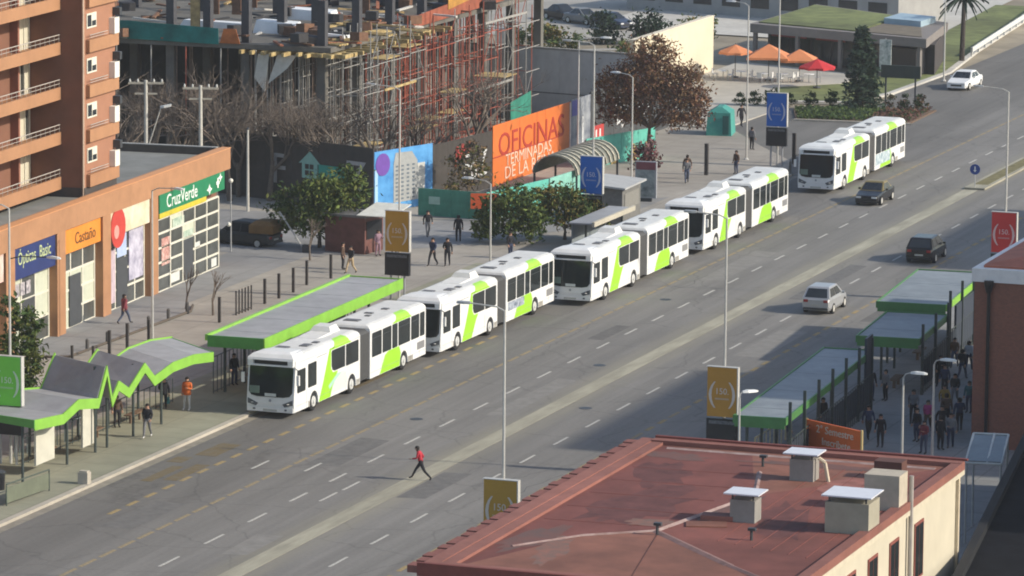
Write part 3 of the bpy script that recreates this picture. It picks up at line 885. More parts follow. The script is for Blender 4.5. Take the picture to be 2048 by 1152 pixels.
# right-hand shelters
dk = mat('dark_panel', (0.035, 0.045, 0.065), 0.5, 0.15, 2)
def right_shelter(label, x0, x1, y0, y1, z, rz=0.0, end_lit=False):
    t = thing('bus_shelter', label, 'bus shelter', ((x0 + x1) / 2, (y0 + y1) / 2, 0.12), rz)
    hx, hy = (x1 - x0) / 2, (y1 - y0) / 2
    teal_roof = mat('teal_grey_roof', (0.21, 0.235, 0.25), 0.55, 0.12, 1.2, big=0.12)
    nb = max(3, int((y1 - y0) / 2.2))
    for i in range(nb):
        MB().box(-hx, hx, -hy + 2 * hy * i / nb + 0.012, -hy + 2 * hy * (i + 1) / nb - 0.012, z - 0.12, z + 0.004 * (i % 2)).build('roof_panel', teal_roof, t)
    MB().box(-hx, hx, -hy - 0.08, -hy, z - 0.48, z + 0.06).build('fascia', fascia_shaded, t)
    MB().box(-hx - 0.08, -hx, -hy - 0.08, hy + 0.08, z - 0.3, z + 0.06).build('fascia', fascia_shaded, t)
    MB().box(hx, hx + 0.08, -hy - 0.08, hy + 0.08, z - 0.30, z + 0.06).build('fascia', fascia_lime if end_lit else fascia_shaded, t)
    MB().box(-hx, hx, hy, hy + 0.08, z - 0.3, z + 0.06).build('fascia', fascia_shaded, t)
    n = max(2, int((y1 - y0) / 3))
    pm = MB().box(-0.06, 0.06, -0.06, 0.06, 0, z - 0.12).mesh('post', shelter_post)
    tall = MB().box(-0.07, 0.07, -0.05, 0.05, 0, z + 0.75).mesh('fence_post', shelter_post)
    for i in range(n + 1):
        y = -hy + 0.4 + (2 * hy - 0.8) * i / n
        put('post', pm, t, (-hx + 0.5, y, 0))
        put('fence_post', tall, t, (hx + 0.16, y, 0))
    for i in range(n):
        y = -hy + 0.4 + (2 * hy - 0.8) * i / n
        MB().box(hx + 0.12, hx + 0.15, y + 0.1, y + (2 * hy - 0.8) / n - 0.1, 0.35, 1.75).build('fence_panel', dk, t)
    bars(-hy + 0.3, hy - 0.3, hx + 0.16, 0.0, 1.9, 0.5, t)
    MB().box(-0.2, 0.25, -hy + 1.5, -hy + 3.3, 0.42, 0.48).box(-0.05, 0.1, -hy + 1.8, -hy + 1.9, 0, 0.42).box(-0.05, 0.1, -hy + 2.9, -hy + 3.0, 0, 0.42).build('bench', bench_m, t)
    return t
t1 = right_shelter('long grey roofed shelter with green edges just beyond the red roof', 12.75, 15.15, 3.2, 22.6, 3.0, R(3.5))
dk = mat('dark_panel', (0.035, 0.045, 0.065), 0.5, 0.15, 2)
MB().box(1.22, 1.34, 8.1, 9.6, 0.2, 3.9).build('end_panel', dk, t1)
t2 = right_shelter('short grey shelter section with a green front edge, middle one of the right pavement', 12.4, 15.6, 27.0, 35.0, 2.95, R(4))
t3 = right_shelter('raised grey shelter section with bright green side, furthest on the right pavement', 11.0, 14.7, 35.6, 47.2, 3.35, R(4), True)
MB().box(1.9, 2.02, -3.5, 5.6, 0.6, 3.0).build('end_panel', dk, t3)
MB().box(1.6, 4.2, 5.0, 6.2, 2.3, 2.75).build('fascia', lime_green, t3)

# ---------------------------------------------------------------- advertising signs on tall poles
def ad_sign(label, loc, col, bright, lamp=True, black_extra=0.0, arm=-1.0, rz=0.0, w=1.45, pole_h=12.2):
    t = thing('street_sign', label, 'advertising sign', loc, rz, 'coloured number signs on tall poles')
    m = mat('sign_' + bright, col, 0.45, 0.08, 1.2)
    p = MB().box(-w / 2, w / 2, -0.14, 0.14, 2.85, 5.2).build('sign_panel', m, t)
    MB().box(w / 2, w / 2 + 0.05, -0.15, 0.15, 2.85, 5.23).box(-w / 2 - 0.05, w / 2, -0.15, 0.15, 5.2, 5.23).build('frame', pale_steel, p)
    MB().box(-w / 2 - 0.02, w / 2 + 0.02, -0.15, 0.15, 1.45, 2.76).build('black_panel', black_paint, t)
    b = MB()
    b.box(-w / 2 + 0.1, w / 2 - 0.1, -0.17, -0.151, 2.5, 2.66)
    b.build('header_strip', mat('strip_grey', (0.10, 0.11, 0.12), 0.4, 0.5, 9), t)
    lg = MB().tube((0, 0, 0), (0, 0, 1.45), 0.07, n=8).mesh('leg', steel)
    for x in (-0.42, 0.42):
        put('leg', lg, t, (x, 0, 0))
    wm = mat('sign_lettering_' + bright, tuple(min(0.8, c * 0.35 + 0.45) for c in col), 0.5, 0.03)
    text_part('(', 1.35, wm, t, (-0.52, -0.146, 3.98), FRONT, 'lettering')
    text_part(')', 1.35, wm, t, (0.52, -0.146, 3.98), FRONT, 'lettering')
    text_part('150.', 0.42, wm, t, (0.0, -0.146, 4.05), FRONT, 'lettering', sx=0.95)
    wm2 = mat('sign_caption_' + bright, tuple(min(0.8, c * 0.6 + 0.2) for c in col), 0.5, 0.03)
    MB().box(-0.34, 0.34, -0.15, -0.13, 3.66, 3.74).build('caption_line', wm2, t)
    pl = MB().tube((0, 0.24, 0), (0, 0.24, pole_h), 0.075, 0.05, n=8).build('pole', pale_steel, t)
    MB().box(-0.06, 0.06, 0.1, 0.3, 4.9, 5.0).box(-0.06, 0.06, 0.1, 0.3, 1.6, 1.7).build('bracket', steel, t)
    if lamp:
        a = MB().path([(0, 0.24, pole_h), (0.35 * arm, 0.24, pole_h + 0.16), (1.5 * arm, 0.24, pole_h + 0.24)], 0.035, 6).build('lamp_arm', pale_steel, t)
        MB().loft([[(1.5 * arm + s * 0.45 * arm, 0.24 - w2, pole_h + 0.2), (1.5 * arm + s * 0.45 * arm, 0.24 + w2, pole_h + 0.2), (1.5 * arm + s * 0.45 * arm, 0.24 + w2, pole_h + 0.3), (1.5 * arm + s * 0.45 * arm, 0.24 - w2, pole_h + 0.3)] for s, w2 in ((0, 0.08), (0.5, 0.15), (1.3, 0.1))]).build('lamp_head', steel, a)
    return t
OR = (0.50, 0.27, 0.03)
BL = (0.008, 0.12, 0.46)
ad_sign('orange sign on a pole beside the second bus, dark panel beneath', (-19.9, 45.2, 0.12), (0.47, 0.26, 0.035), 'orange')
ad_sign('blue sign on a pole behind the third bus, near the grey kiosk', (-17.3, 72.3, 0.12), BL, 'blue')
ad_sign('blue sign on a pole before the lawn, behind the fourth bus', (-16.2, 109.6, 0.12), BL, 'blue')
ad_sign('red sign on a pole above the brick building by the far shelters', (12.7, 58.5, 0.12), (0.52, 0.035, 0.035), 'red', arm=-1)
ad_sign('orange sign on a pole above the near end of the grey right shelter', (12.6, 3.6, 0.12), (0.47, 0.235, 0.035), 'amber')
ad_sign('orange sign peeking over the eave of the red roof', (11.9, -25.0, 0.12), (0.47, 0.26, 0.035), 'orange')
ad_sign('lime green sign in front of the zigzag shelter', (-19.6, -6.5, 0.12), (0.16, 0.55, 0.06), 'green')

# ---------------------------------------------------------------- lamp posts, poles, traffic sign
def lamp_post(label, loc, h=8.0, arm=(1.2, 0.3), m=pale_steel, head=True, group='street lamps'):
    t = thing('street_lamp', label, 'street lamp', loc, 0, group)
    MB().tube((0, 0, 0), (0, 0, h), 0.075, 0.045, n=8).build('pole', m, t)
    ax, ay = arm
    a = MB().path([(0, 0, h), (ax * 0.3, ay * 0.3, h + 0.18), (ax, ay, h + 0.26)], 0.03, 6).build('arm', m, t)
    L = math.hypot(ax, ay) or 1
    ux, uy = ax / L, ay / L
    rings = []
    for s, w2, zz in ((0, 0.06, 0.05), (0.25, 0.15, 0.09), (0.65, 0.13, 0.07), (0.8, 0.05, 0.03)):
        cx, cy = ax + ux * s, ay + uy * s
        rings.append([(cx - uy * w2, cy + ux * w2, h + 0.22), (cx + uy * w2, cy - ux * w2, h + 0.22), (cx + uy * w2 * 0.7, cy - ux * w2 * 0.7, h + 0.25 + zz), (cx - uy * w2 * 0.7, cy + ux * w2 * 0.7, h + 0.25 + zz)])
    MB().loft(rings).build('lamp_head', mat('lamp_head', (0.68, 0.68, 0.64), 0.4, 0.05), a)
    MB().lathe([(0.2, 0), (0.2, 0.03), (0.1, 0.12)], n=8).build('base_plate', m, t)
    return t
lamp_post('thin street lamp on the plaza in front of the shop with the red round logo', (-27.3, 27.2, 0.12), 8.3, (1.4, -0.4))
lamp_post('thin street lamp between the two green trees and the second bus', (-19.3, 59.2, 0.12), 5.0, (-1.2, 0.2))
lamp_post('tall street lamp on the plaza left of the far blue sign', (-19.2, 112.2, 0.12), 11.0, (-1.0, 0.2))
lamp_post('street lamp at the foot of the lawn with a curved arm', (-18.6, 166.0, 0.06), 8.2, (1.6, 0.0))
lamp_post('street lamp in front of the graffiti wall, head left of the brown tree', (-27.9, 100.5, 0.12), 9.3, (1.5, 0.2))
lamp_post('street lamp under the brown tree beside the advert column', (-22.3, 95.5, 0.12), 7.5, (-1.0, 0.3))
lamp_post('street lamp on the right pavement, white head beside the orange sign', (15.3, -2.6, 0.12), 5.0, (0.1, 0.1))
lamp_post('street lamp among the crowd on the right pavement, nearer one', (20.9, 5.2, 0.12), 5.0, (0.35, 0.0))
lamp_post('street lamp among the crowd on the right pavement, further one', (21.2, 9.7, 0.12), 4.9, (0.3, 0.0))
lamp_post('thin street lamp in front of the second shop bay, dark twin head', (-24.7, 4.2, 0.12), 8.0, (2.2, -0.3), dark_steel)

t = thing('globe_lamp', 'slim lamp post with two pale globes beside the pharmacy corner', 'street lamp', (-36.0, 58.3, 0.12))
MB().tube((0, 0, 0), (0, 0, 4.3), 0.05, 0.035, n=7).build('pole', steel, t)
gl_ = MB().lathe([(0.02, -0.15), (0.12, -0.09), (0.15, 0), (0.12, 0.09), (0.02, 0.15)], n=10).mesh('globe', mat('globe_white', (0.72, 0.70, 0.60), 0.3, 0.03))
put('globe', gl_, t, (0, 0, 4.42))
put('globe', gl_, t, (-0.12, -0.05, 1.7))
def utility_pole(label, loc, h, lamp=False):
    t = thing('utility_pole', label, 'utility pole', loc, R(20), 'concrete utility poles behind the shops')
    m = mat('pole_concrete', (0.50, 0.48, 0.42), 0.9, 0.12, 2)
    MB().tube((0, 0, 0), (0, 0, h), 0.16, 0.10, n=8).build('pole', m, t)
    c = MB().box(-1.1, 1.1, -0.06, 0.06, h - 0.25, h - 0.12).build('crossarm', mat('crossarm', (0.40, 0.37, 0.30), 0.9), t)
    ins = MB().lathe([(0.05, 0), (0.07, 0.08), (0.04, 0.2)], n=7).mesh('insulator', mat('insulator', (0.55, 0.55, 0.5), 0.3))
    for x in (-1.0, -0.5, 0.5, 1.0):
        put('insulator', ins, c, (x, 0, h - 0.12))
    MB().box(-0.7, 0.7, -0.05, 0.05, h - 0.9, h - 0.8).build('crossarm', mat('crossarm', (0.40, 0.37, 0.30), 0.9), t)
    if lamp:
        a = MB().tube((0, 0, h - 4.6), (0.95, -0.2, h - 1.7), 0.045, 0.035).build('lamp_arm', m, t)
        MB().loft([[(0.9 + s, -0.22 - w2, h - 1.75 + s * 0.2), (0.9 + s, -0.22 + w2, h - 1.75 + s * 0.2), (0.9 + s, -0.22 + w2, h - 1.6 + s * 0.2), (0.9 + s, -0.22 - w2, h - 1.6 + s * 0.2)] for s, w2 in ((0, 0.06), (0.25, 0.16), (0.7, 0.1))]).build('lamp_head', mat('lamp_head', (0.68, 0.68, 0.64), 0.4), a)
    return t
utility_pole('concrete utility pole with crossarms and a street lamp, behind the shop roof', (-43.1, 61.4, 0.1), 10.0, True)
utility_pole('concrete utility pole with crossarms and no lamp, behind the shop roof', (-39.2, 61.0, 0.1), 9.9)
t = thing('street_pole', 'plain pale pole in front of the dark hoarding letters', 'pole', (-41.8, 74.6, 0.1))
MB().tube((0, 0, 0), (0, 0, 5.4), 0.11, 0.07, n=8).build('shaft', mat('pole_concrete', (0.5, 0.48, 0.42), 0.9), t)
MB().lathe([(0.07, 5.4), (0.12, 5.45), (0.0, 5.6)], n=8).build('cap', dark_steel, t)

t = thing('traffic_sign', 'round blue traffic sign on a short post at the median tip', 'traffic sign', (-0.55, 104.6, 0.12))
MB().tube((0, 0, 0), (0, 0, 1.5), 0.04, n=6).build('post', steel, t)
MB().lathe([(0.36, -0.015), (0.36, 0.015)], n=20).build('plate', mat('sign_disc_blue', (0.02, 0.06, 0.26), 0.4), t, loc=(0, -0.05, 1.25)).rotation_euler = (PI / 2, 0, 0)
ar = MB().add([(0.0, -0.075, 1.05), (-0.12, -0.075, 1.2), (-0.04, -0.075, 1.2), (-0.04, -0.075, 1.45), (0.04, -0.075, 1.45), (0.04, -0.075, 1.2), (0.12, -0.075, 1.2)], [(0, 6, 5, 4, 3, 2, 1)])
ar.build('arrow', white_paint, t)

# ---------------------------------------------------------------- bollards, posts, railings, kerb line on the plaza
bol = MB().lathe([(0.10, 0), (0.10, 0.62), (0.06, 0.68)], n=10).mesh('bollard', mat('bollard_grey', (0.09, 0.085, 0.08), 0.7, 0.15, 4))
LB = 'short dark bollard along the raised edge in front of the shops'
for x, y in ((-29.22, 22.9), (-29.2, 25.45), (-29.25, 28.2), (-29.2, 30.9), (-29.2, 33.6), (-29.15, 36.1)):
    tag(put('bollard', bol, None, (x, y, 0.12)), LB, 'bollard', 'bollards along the shop forecourt')
post = MB().box(-0.07, 0.07, -0.07, 0.07, 0, 1.45).mesh('post', mat('post_dark', (0.05, 0.045, 0.04), 0.7, 0.15, 4))
shortp = MB().box(-0.06, 0.06, -0.06, 0.06, 0, 0.75).mesh('post', mat('post_dark', (0.05, 0.045, 0.04), 0.7))
for x, y in ((-28.9, 20.3), (-27.8, 20.6)):
    tag(put('low_post', shortp, None, (x, y, 0.12)), 'low dark post behind the steep panel of the zigzag shelter', 'post', 'low posts behind the zigzag shelter')
for x, y in ((-27.35, 21.7), (-27.4, 24.1), (-26.8, 25.6), (-26.3, 34.1), (-26.45, 41.0), (-26.45, 43.1), (-26.5, 45.4), (-26.8, 48.2), (-26.4, 51.0)):
    tag(put('dark_post', post, None, (x, y, 0.12)), 'slim dark post in the row on the plaza behind the shelters', 'post', 'slim dark posts on the plaza')
t = thing('fence', 'short dark upright bar fence behind the long shelter', 'fence', (-26.4, 36.7, 0.12))
up = MB().box(-0.035, 0.035, -0.035, 0.035, 0, 1.4).mesh('upright', mat('post_dark', (0.05, 0.045, 0.04), 0.7))
for i in range(6):
    put('upright', up, t, (0, i * 0.44, 0))
MB().box(-0.02, 0.02, 0, 2.2, 0.1, 0.16).build('rail', mat('post_dark', (0.05, 0.045, 0.04), 0.7), t)
for x, y, lb in ((-15.4, 111.3, 'thick dark post beside the far blue sign'), (-19.4, 103.3, 'thick dark post on the plaza behind the third and fourth buses')):
    tag(put('dark_post', MB().box(-0.12, 0.12, -0.12, 0.12, 0, 2.2).mesh('post', mat('post_dark', (0.05, 0.045, 0.04), 0.7)), None, (x, y, 0.12)), lb, 'post')
o = MB().path([(-29.9, 38.6, 0.2), (-29.15, 36.6, 0.2), (-29.2, 20.6, 0.2), (-30.6, 20.0, 0.2)], 0.07, 6).build('forecourt_edge', mat('edge_brown', (0.10, 0.08, 0.06), 0.8, 0.15, 3))
struct(o)
t = thing('railing', 'green grey kerb railing at the lower left pavement corner', 'railing', (-15.3, -13.2, 0.12), R(-5))
gm = mat('rail_green', (0.07, 0.09, 0.07), 0.6, 0.15, 3)
MB().path([(0, -2, 0), (0, -2, 1.0), (0, 1.8, 1.0), (0, 1.8, 0)], 0.035, 6).build('rail', gm, t)
MB().box(-0.008, 0.008, -1.95, 1.75, 0.12, 0.85).build('mesh_panel', mat('rail_mesh', (0.13, 0.145, 0.10), 0.7), t)
t = thing('railing', 'teal grey handrail beside the zigzag shelter entrance', 'railing', (-19.6, -2.0, 0.12), R(-8))
MB().path([(0, -3, 0), (0, -3, 1.0), (0, 3, 1.0), (0, 3, 0)], 0.035, 6).build('rail', mat('rail_teal', (0.16, 0.2, 0.2), 0.5), t)
put_up = MB().tube((0, 0, 0), (0, 0, 1.0), 0.025, n=5).mesh('upright', mat('rail_teal', (0.16, 0.2, 0.2), 0.5))
for i in range(9):
    put('upright', put_up, t, (0, -2.6 + i * 0.65, 0))
t = thing('railing', 'cream metal railing beside the orange sign', 'railing', (12.9, 10.6, 0.12), R(0))
cm = mat('rail_cream', (0.55, 0.48, 0.30), 0.5, 0.08, 3)
MB().path([(0, -2.6, 0), (0, -2.6, 1.05), (0, 2.6, 1.05), (0, 2.6, 0)], 0.045, 6).build('rail', cm, t)
up = MB().tube((0, 0, 0), (0, 0, 1.05), 0.03, n=5).mesh('upright', cm)
for i in range(7):
    put('upright', up, t, (0, -2.0 + i * 0.65, 0))
tag(MB().box(-0.25, 0.25, -0.2, 0.2, 0, 0.55).prism([(-0.2, -0.15), (0.2, -0.15), (0.2, 0.15), (-0.2, 0.15)], 0.55, 0.62).build('kerb_block', kerb_m, loc=(-14.35, -9.3, 0.12)), 'pale concrete block standing on the kerb corner beside the railing', 'block')
t = thing('litter_bin', 'small dark litter bin by the green sign legs', 'bin', (-17.4, -12.0, 0.12))
MB().lathe([(0.25, 0), (0.28, 0.8)], n=12).build('bin_body', black_paint, t)
MB().lathe([(0.3, 0.8), (0.3, 0.86), (0.12, 0.95)], n=12).build('lid', dark_steel, t)

# guard rail beside the far road
t = thing('guard_rail', 'white roadside guard rail at the top right beside the grass', 'guard rail', (-20.9, 184.4, 0.05))
gr = mat('guard_white', (0.62, 0.62, 0.58), 0.5, 0.08, 2)
MB().slab4([(0, 0, 0.45), (-2.6, 30, 0.45), (-2.6, 30, 0.85), (0, 0, 0.85)], 0.1).slab4([(-2.61, 30, 0.45), (-9, 90, 0.45), (-9, 90, 0.85), (-2.61, 30, 0.85)], 0.1).build('beam', gr, t)
gp = MB().box(-0.07, 0.07, -0.07, 0.07, 0, 0.8).mesh('post', gr)
for i in range(16):
    put('post', gp, t, (-2.6 * i / 8 - 0.12, 0.5 + 30 * i / 8 * 0.98, 0))
t = thing('information_board', 'dark two-legged board at the edge of the lawn by the planting bed', 'board', (-17.9, 149.6, 0.06))
MB().box(-1.6, 1.6, -0.08, 0.08, 2.0, 3.0).build('panel', mat('board_dark', (0.045, 0.06, 0.05), 0.7), t)
lg = MB().box(-0.06, 0.06, -0.06, 0.06, 0, 2.0).mesh('leg', dark_steel)
for x in (-1.2, 1.2):
    put('leg', lg, t, (x, 0, 0))

# advert column and kiosks
t = thing('advert_column', 'illuminated advert column with maroon header on the plaza', 'advert panel', (-19.2, 89.2, 0.12), R(5))
MB().box(-0.72, 0.72, -0.14, 0.14, 0.25, 2.7).build('case', mat('case_grey', (0.30, 0.31, 0.32), 0.5), t)
MB().box(-0.60, 0.60, -0.155, -0.135, 0.35, 2.12).build('poster', mat('poster_misty', (0.13, 0.17, 0.18), 0.3, 0.5, 1.6, col2=(0.40, 0.42, 0.40)), t)
MB().box(-0.66, 0.66, -0.16, -0.13, 2.16, 2.66).build('header', mat('header_maroon', (0.20, 0.055, 0.065), 0.4), t)
MB().box(-0.4, 0.4, -0.1, 0.1, 0, 0.25).build('plinth', dark_steel, t)

t = thing('kiosk', 'grey street kiosk with a sloping white roof behind the blue sign', 'kiosk', (-18.6, 80.5, 0.12), R(2))
MB().box(-1.0, 1.2, -2.0, 2.2, 0, 2.3).build('body', mat('kiosk_grey', (0.17, 0.165, 0.15), 0.7, 0.2, 3), t)
MB().add([(-1.3, -2.4, 2.5), (1.5, -2.4, 2.3), (1.5, 2.6, 2.3), (-1.3, 2.6, 2.5), (-1.3, -2.4, 2.62), (1.5, -2.4, 2.42), (1.5, 2.6, 2.42), (-1.3, 2.6, 2.62)], [(0, 3, 2, 1), (4, 5, 6, 7), (0, 1, 5, 4), (1, 2, 6, 5), (2, 3, 7, 6), (3, 0, 4, 7)]).build('roof', mat('kiosk_roof', (0.42, 0.42, 0.40), 0.6), t)
MB().box(1.2, 1.24, -1.5, 1.7, 0.9, 1.9).build('shutter', mat('kiosk_shutter', (0.24, 0.23, 0.2), 0.6, 0.3, 5, stretch=(1, 1, 9)), t)
t = thing('kiosk', 'dark red market kiosk with a white awning near the plaza trees', 'kiosk', (-28.7, 61.6, 0.12), R(-8))
MB().box(-1.9, 0.9, -1.1, 1.2, 0, 2.25).build('body', mat('kiosk_red', (0.13, 0.055, 0.045), 0.7, 0.25, 2), t)
MB().box(-2.0, 1.0, -1.2, 1.3, 2.25, 2.4).build('roof', mat('kiosk_roof_dark', (0.14, 0.14, 0.14), 0.7), t)
MB().slab4([(0.6, -1.6, 2.45), (2.9, -1.3, 2.45), (2.9, 1.2, 2.95), (0.6, 0.9, 2.95)], 0.05).build('awning', mat('awning_white', (0.62, 0.62, 0.55), 0.7), t)
MB().box(0.9, 0.94, -0.9, 1.0, 0.9, 2.0).build('counter_hatch', black_paint, t)
st_ = MB().tube((0, 0, 0), (0, 0, 2.4), 0.04, n=6).mesh('pole', steel)
put('pole', st_, t, (2.7, -1.2, 0))
MB().box(-1.97, -1.9, -1.0, 1.1, 0.3, 1.6).build('side_board', mat('kiosk_red2', (0.20, 0.07, 0.06), 0.7), t)
t = thing('kiosk', 'small teal tent kiosk on the plaza right of the brown tree', 'kiosk', (-25.2, 125.4, 0.12), R(10))
tm = mat('teal_canvas', (0.05, 0.26, 0.22), 0.8, 0.12, 2)
MB().loft([[(-0.95, -1.3, 0), (0.95, -1.3, 0), (0.95, 1.3, 0), (-0.95, 1.3, 0)], [(-0.85, -1.2, 1.7), (0.85, -1.2, 1.7), (0.85, 1.2, 1.7), (-0.85, 1.2, 1.7)], [(-0.2, -0.9, 2.1), (0.2, -0.9, 2.1), (0.2, 0.9, 2.1), (-0.2, 0.9, 2.1)]]).build('canvas', tm, t)
MB().box(0.3, 0.75, -1.32, -1.25, 0.1, 1.5).build('flap', mat('teal_dark', (0.02, 0.09, 0.085), 0.8), t)

# orange banner on the right pavement
t = thing('banner', 'orange school banner with white writing behind the red roof edge', 'banner', (17.1, 7.0, 0.12), R(-31))
MB().box(-1.85, 1.85, -0.05, 0.05, 0.2, 2.15).build('panel', mat('banner_orange', (0.72, 0.15, 0.035), 0.6, 0.08, 2), t)
wt = mat('banner_white', (0.72, 0.62, 0.52), 0.6)
text_part('2\u00b0 Semestre', 0.52, wt, t, (0.1, -0.06, 1.80), FRONT)
text_part('Inscr\u00edbete', 0.50, wt, t, (0.2, -0.06, 1.25), FRONT)
pp = MB().tube((0, 0, 0), (0, 0, 2.2), 0.06, n=6).mesh('post', mat('banner_post', (0.60, 0.45, 0.2), 0.6))
for x in (-1.9, 1.9):
    put('post', pp, t, (x, 0, 0))
# ---------------------------------------------------------------- shops with the orange parapet
orange_wall = mat('orange_render', (0.37, 0.19, 0.095), 0.85, 0.10, 1.2, big=0.07)
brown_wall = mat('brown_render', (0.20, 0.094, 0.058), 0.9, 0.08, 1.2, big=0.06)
flat_roof_grey = mat('flat_roof_grey', (0.20, 0.205, 0.19), 0.9, 0.15, 0.7, big=0.15)
cream_frame = mat('cream_frame', (0.66, 0.63, 0.52), 0.5, 0.06, 3)
shop_glass = glass('shop_glass', (0.075, 0.08, 0.075), 0.15)
shop_pale = mat('shop_blind', (0.52, 0.54, 0.42), 0.5, 0.10, 1.5)
RZ = R(3.6)
shop = thing('shop_building', 'low row of shops with an orange parapet and brick red pillars under the tower', 'building', (-34.35, 54.4, 0.12), RZ)
MB().box(-14, -0.8, -76, -0.3, 0, 6.35).build('core', brown_wall, shop)
MB().box(-14, -0.8, -76, -0.3, 6.352, 6.55).build('roof', flat_roof_grey, shop)
pb = MB().box(-0.798, 0.0, -76, -0.0, 5.75, 7.0).build('parapet', orange_wall, shop)
MB().box(-0.55, 0.03, -76, 0.03, 7.001, 7.05).build('coping', mat('coping_orange', (0.56, 0.27, 0.12), 0.8, 0.06, 2), pb)
MB().box(-14, -0.8, -0.298, 0.0, 0.0, 7.0).build('end_parapet', mat('end_wall_shaded', (0.085, 0.075, 0.065), 0.9, 0.15, 2), shop)  # end wall coloured dark for the shade on its inner face
MB().box(-14.0, -0.8, -0.34, 0.04, 7.001, 7.05).build('coping', mat('coping_grey', (0.3, 0.3, 0.28), 0.8), shop)
pil = MB().box(-0.9, -0.02, -0.62, 0.62, 0, 5.75).mesh('pillar', orange_wall)
PY = [-13.0, -20.6, -27.5, -34.8, -42.1, -49.4, -56.7, -64.0, -71.3]
for y in PY:
    put('pillar', pil, shop, (0, y, 0))

def shopfront(y0, y1, x, z1, cols, rows, pale=(), dark_door=None, posters=(), base=0.0):
    """glazed grid: each pane and each mullion is a piece"""
    cw = (y1 - y0) / cols
    rh = (z1 - base) / rows
    pane = MB().box(x - 0.04, x, 0.02, cw - 0.02, 0.02, rh - 0.02)
    pm = pane.mesh('pane', shop_glass)
    pp = pane.mesh('pane', shop_pale)
    for i in range(cols):
        for j in range(rows):
            put('pane', pp if (i, j) in pale else pm, shop, (0, y0 + i * cw, base + j * rh))
    vm = MB().box(x - 0.05, x + 0.05, -0.07, 0.07, base, z1).mesh('mullion', cream_frame)
    for i in range(cols + 1):
        put('mullion', vm, shop, (0, y0 + i * cw, 0))
    hm = MB().box(x - 0.045, x + 0.045, y0 + 0.072, y1 - 0.072, -0.06, 0.06).mesh('transom', cream_frame)
    for j in range(rows + 1):
        if dark_door and j in dark_door:
            continue
        put('transom', hm, shop, (0, 0, base + j * rh))

# pharmacy on the corner
g_green = mat('pharmacy_green', (0.022, 0.20, 0.09), 0.4, 0.08, 1.5)
shopfront(-12.3, -1.9, -0.12, 4.3, 5, 5, pale=((1, 4), (2, 3)))
MB().box(-0.13, 0.05, -12.35, -1.2, 4.66, 5.75).build('pharmacy_sign', g_green, shop)
MB().box(-0.13, 0.05, -12.35, -4.4, 4.36, 4.655).build('sign_strip', mat('sign_yellow', (0.55, 0.45, 0.04), 0.5), shop)
sw = mat('sign_white', (0.78, 0.80, 0.72), 0.5, 0.03)
text_part('CruzVerde', 1.12, sw, shop, (0.055, -8.6, 5.2), SIDE, 'lettering', 0.015, 1.05)
# white diamond with green cross
dm = MB()
for (cy, cz, a, b) in ((-3.0, 5.2, 1.25, 0.5),):
    dm.add([(0.056, cy - a, cz - b * 0.2), (0.056, cy, cz - b), (0.056, cy + a, cz + b * 0.2), (0.056, cy, cz + b)], [(0, 1, 2, 3)])
em = MB()
for cy, cz, a in ((-3.9, 4.98, 0.34), (-2.0, 5.46, 0.27)):
    pts = []
    for k in range(8):
        rr = a if k % 2 == 0 else a * 0.42
        an = k * PI / 4
        pts.append((0.075, cy + 1.4 * rr * math.sin(an), cz + rr * math.cos(an)))
    em.add([(0.052, p[1], p[2]) for p in pts] + pts, [tuple(range(8, 16)), tuple(range(7, -1, -1))] + [(k, (k + 1) % 8, 8 + (k + 1) % 8, 8 + k) for k in range(8)])
em.build('emblem', sw, shop)
cx = MB().box(0.076, 0.09, -2.75, -2.2, 5.1, 5.3).box(0.0765, 0.0905, -2.58, -2.37, 4.9, 5.5)
cx.build('emblem_cross', sw, shop)
pm_ = [mat('poster_red', (0.50, 0.12, 0.09), 0.5, 0.3, 3, col2=(0.7, 0.55, 0.48)), mat('poster_pale', (0.60, 0.60, 0.55), 0.5, 0.1, 3), mat('poster_green', (0.30, 0.45, 0.33), 0.5, 0.3, 4, col2=(0.6, 0.66, 0.55))]
for y, z, w, h, k in ((-11.7, 1.5, 1.5, 1.6, 0), (-10.2, 0.25, 1.5, 0.7, 1), (-8.0, 2.5, 1.6, 0.5, 2), (-6.1, 1.7, 0.9, 0.35, 1), (-9.8, 3.5, 1.9, 0.5, 2), (-3.2, 0.15, 0.9, 0.5, 1)):
    MB().box(-0.11, -0.075, y, y + w, z, z + h).build('poster', pm_[k], shop)
MB().box(-0.115, -0.072, -8.2, -6.4, 0.05, 2.5).build('doorway', mat('door_shade', (0.06, 0.065, 0.07), 0.4), shop)

# shop with the round red logo
shopfront(-19.9, -13.7, -0.45, 4.25, 4, 4, pale=())
MB().box(-0.6, -0.08, -19.95, -13.65, 4.35, 5.75).build('shop_sign', mat('sign_cream', (0.68, 0.56, 0.36), 0.5, 0.12, 1.2, col2=(0.72, 0.66, 0.52)), shop)
lg = MB().disc_x(-0.07, -0.02, -18.8, 4.75, 1.15, 20).build('round_logo', mat('logo_red', (0.50, 0.055, 0.04), 0.45, 0.12, 2), shop)
MB().disc_x(-0.018, -0.01, -19.1, 4.55, 0.4, 14).build('logo_figure', mat('logo_pink', (0.60, 0.30, 0.25), 0.5), lg)
MB().box(-0.44, -0.38, -19.7, -18.4, 0.4, 3.5).build('poster', mat('poster_pink', (0.50, 0.40, 0.44), 0.5, 0.25, 2), shop)
MB().box(-0.44, -0.38, -16.2, -13.9, 1.3, 4.2).build('poster', mat('poster_lilac', (0.36, 0.34, 0.48), 0.5, 0.4, 1.4, col2=(0.62, 0.60, 0.68)), shop)
MB().box(-0.44, -0.38, -18.1, -16.6, 2.9, 4.2).build('poster', mat('poster_sky', (0.40, 0.48, 0.66), 0.5, 0.15, 2), shop)
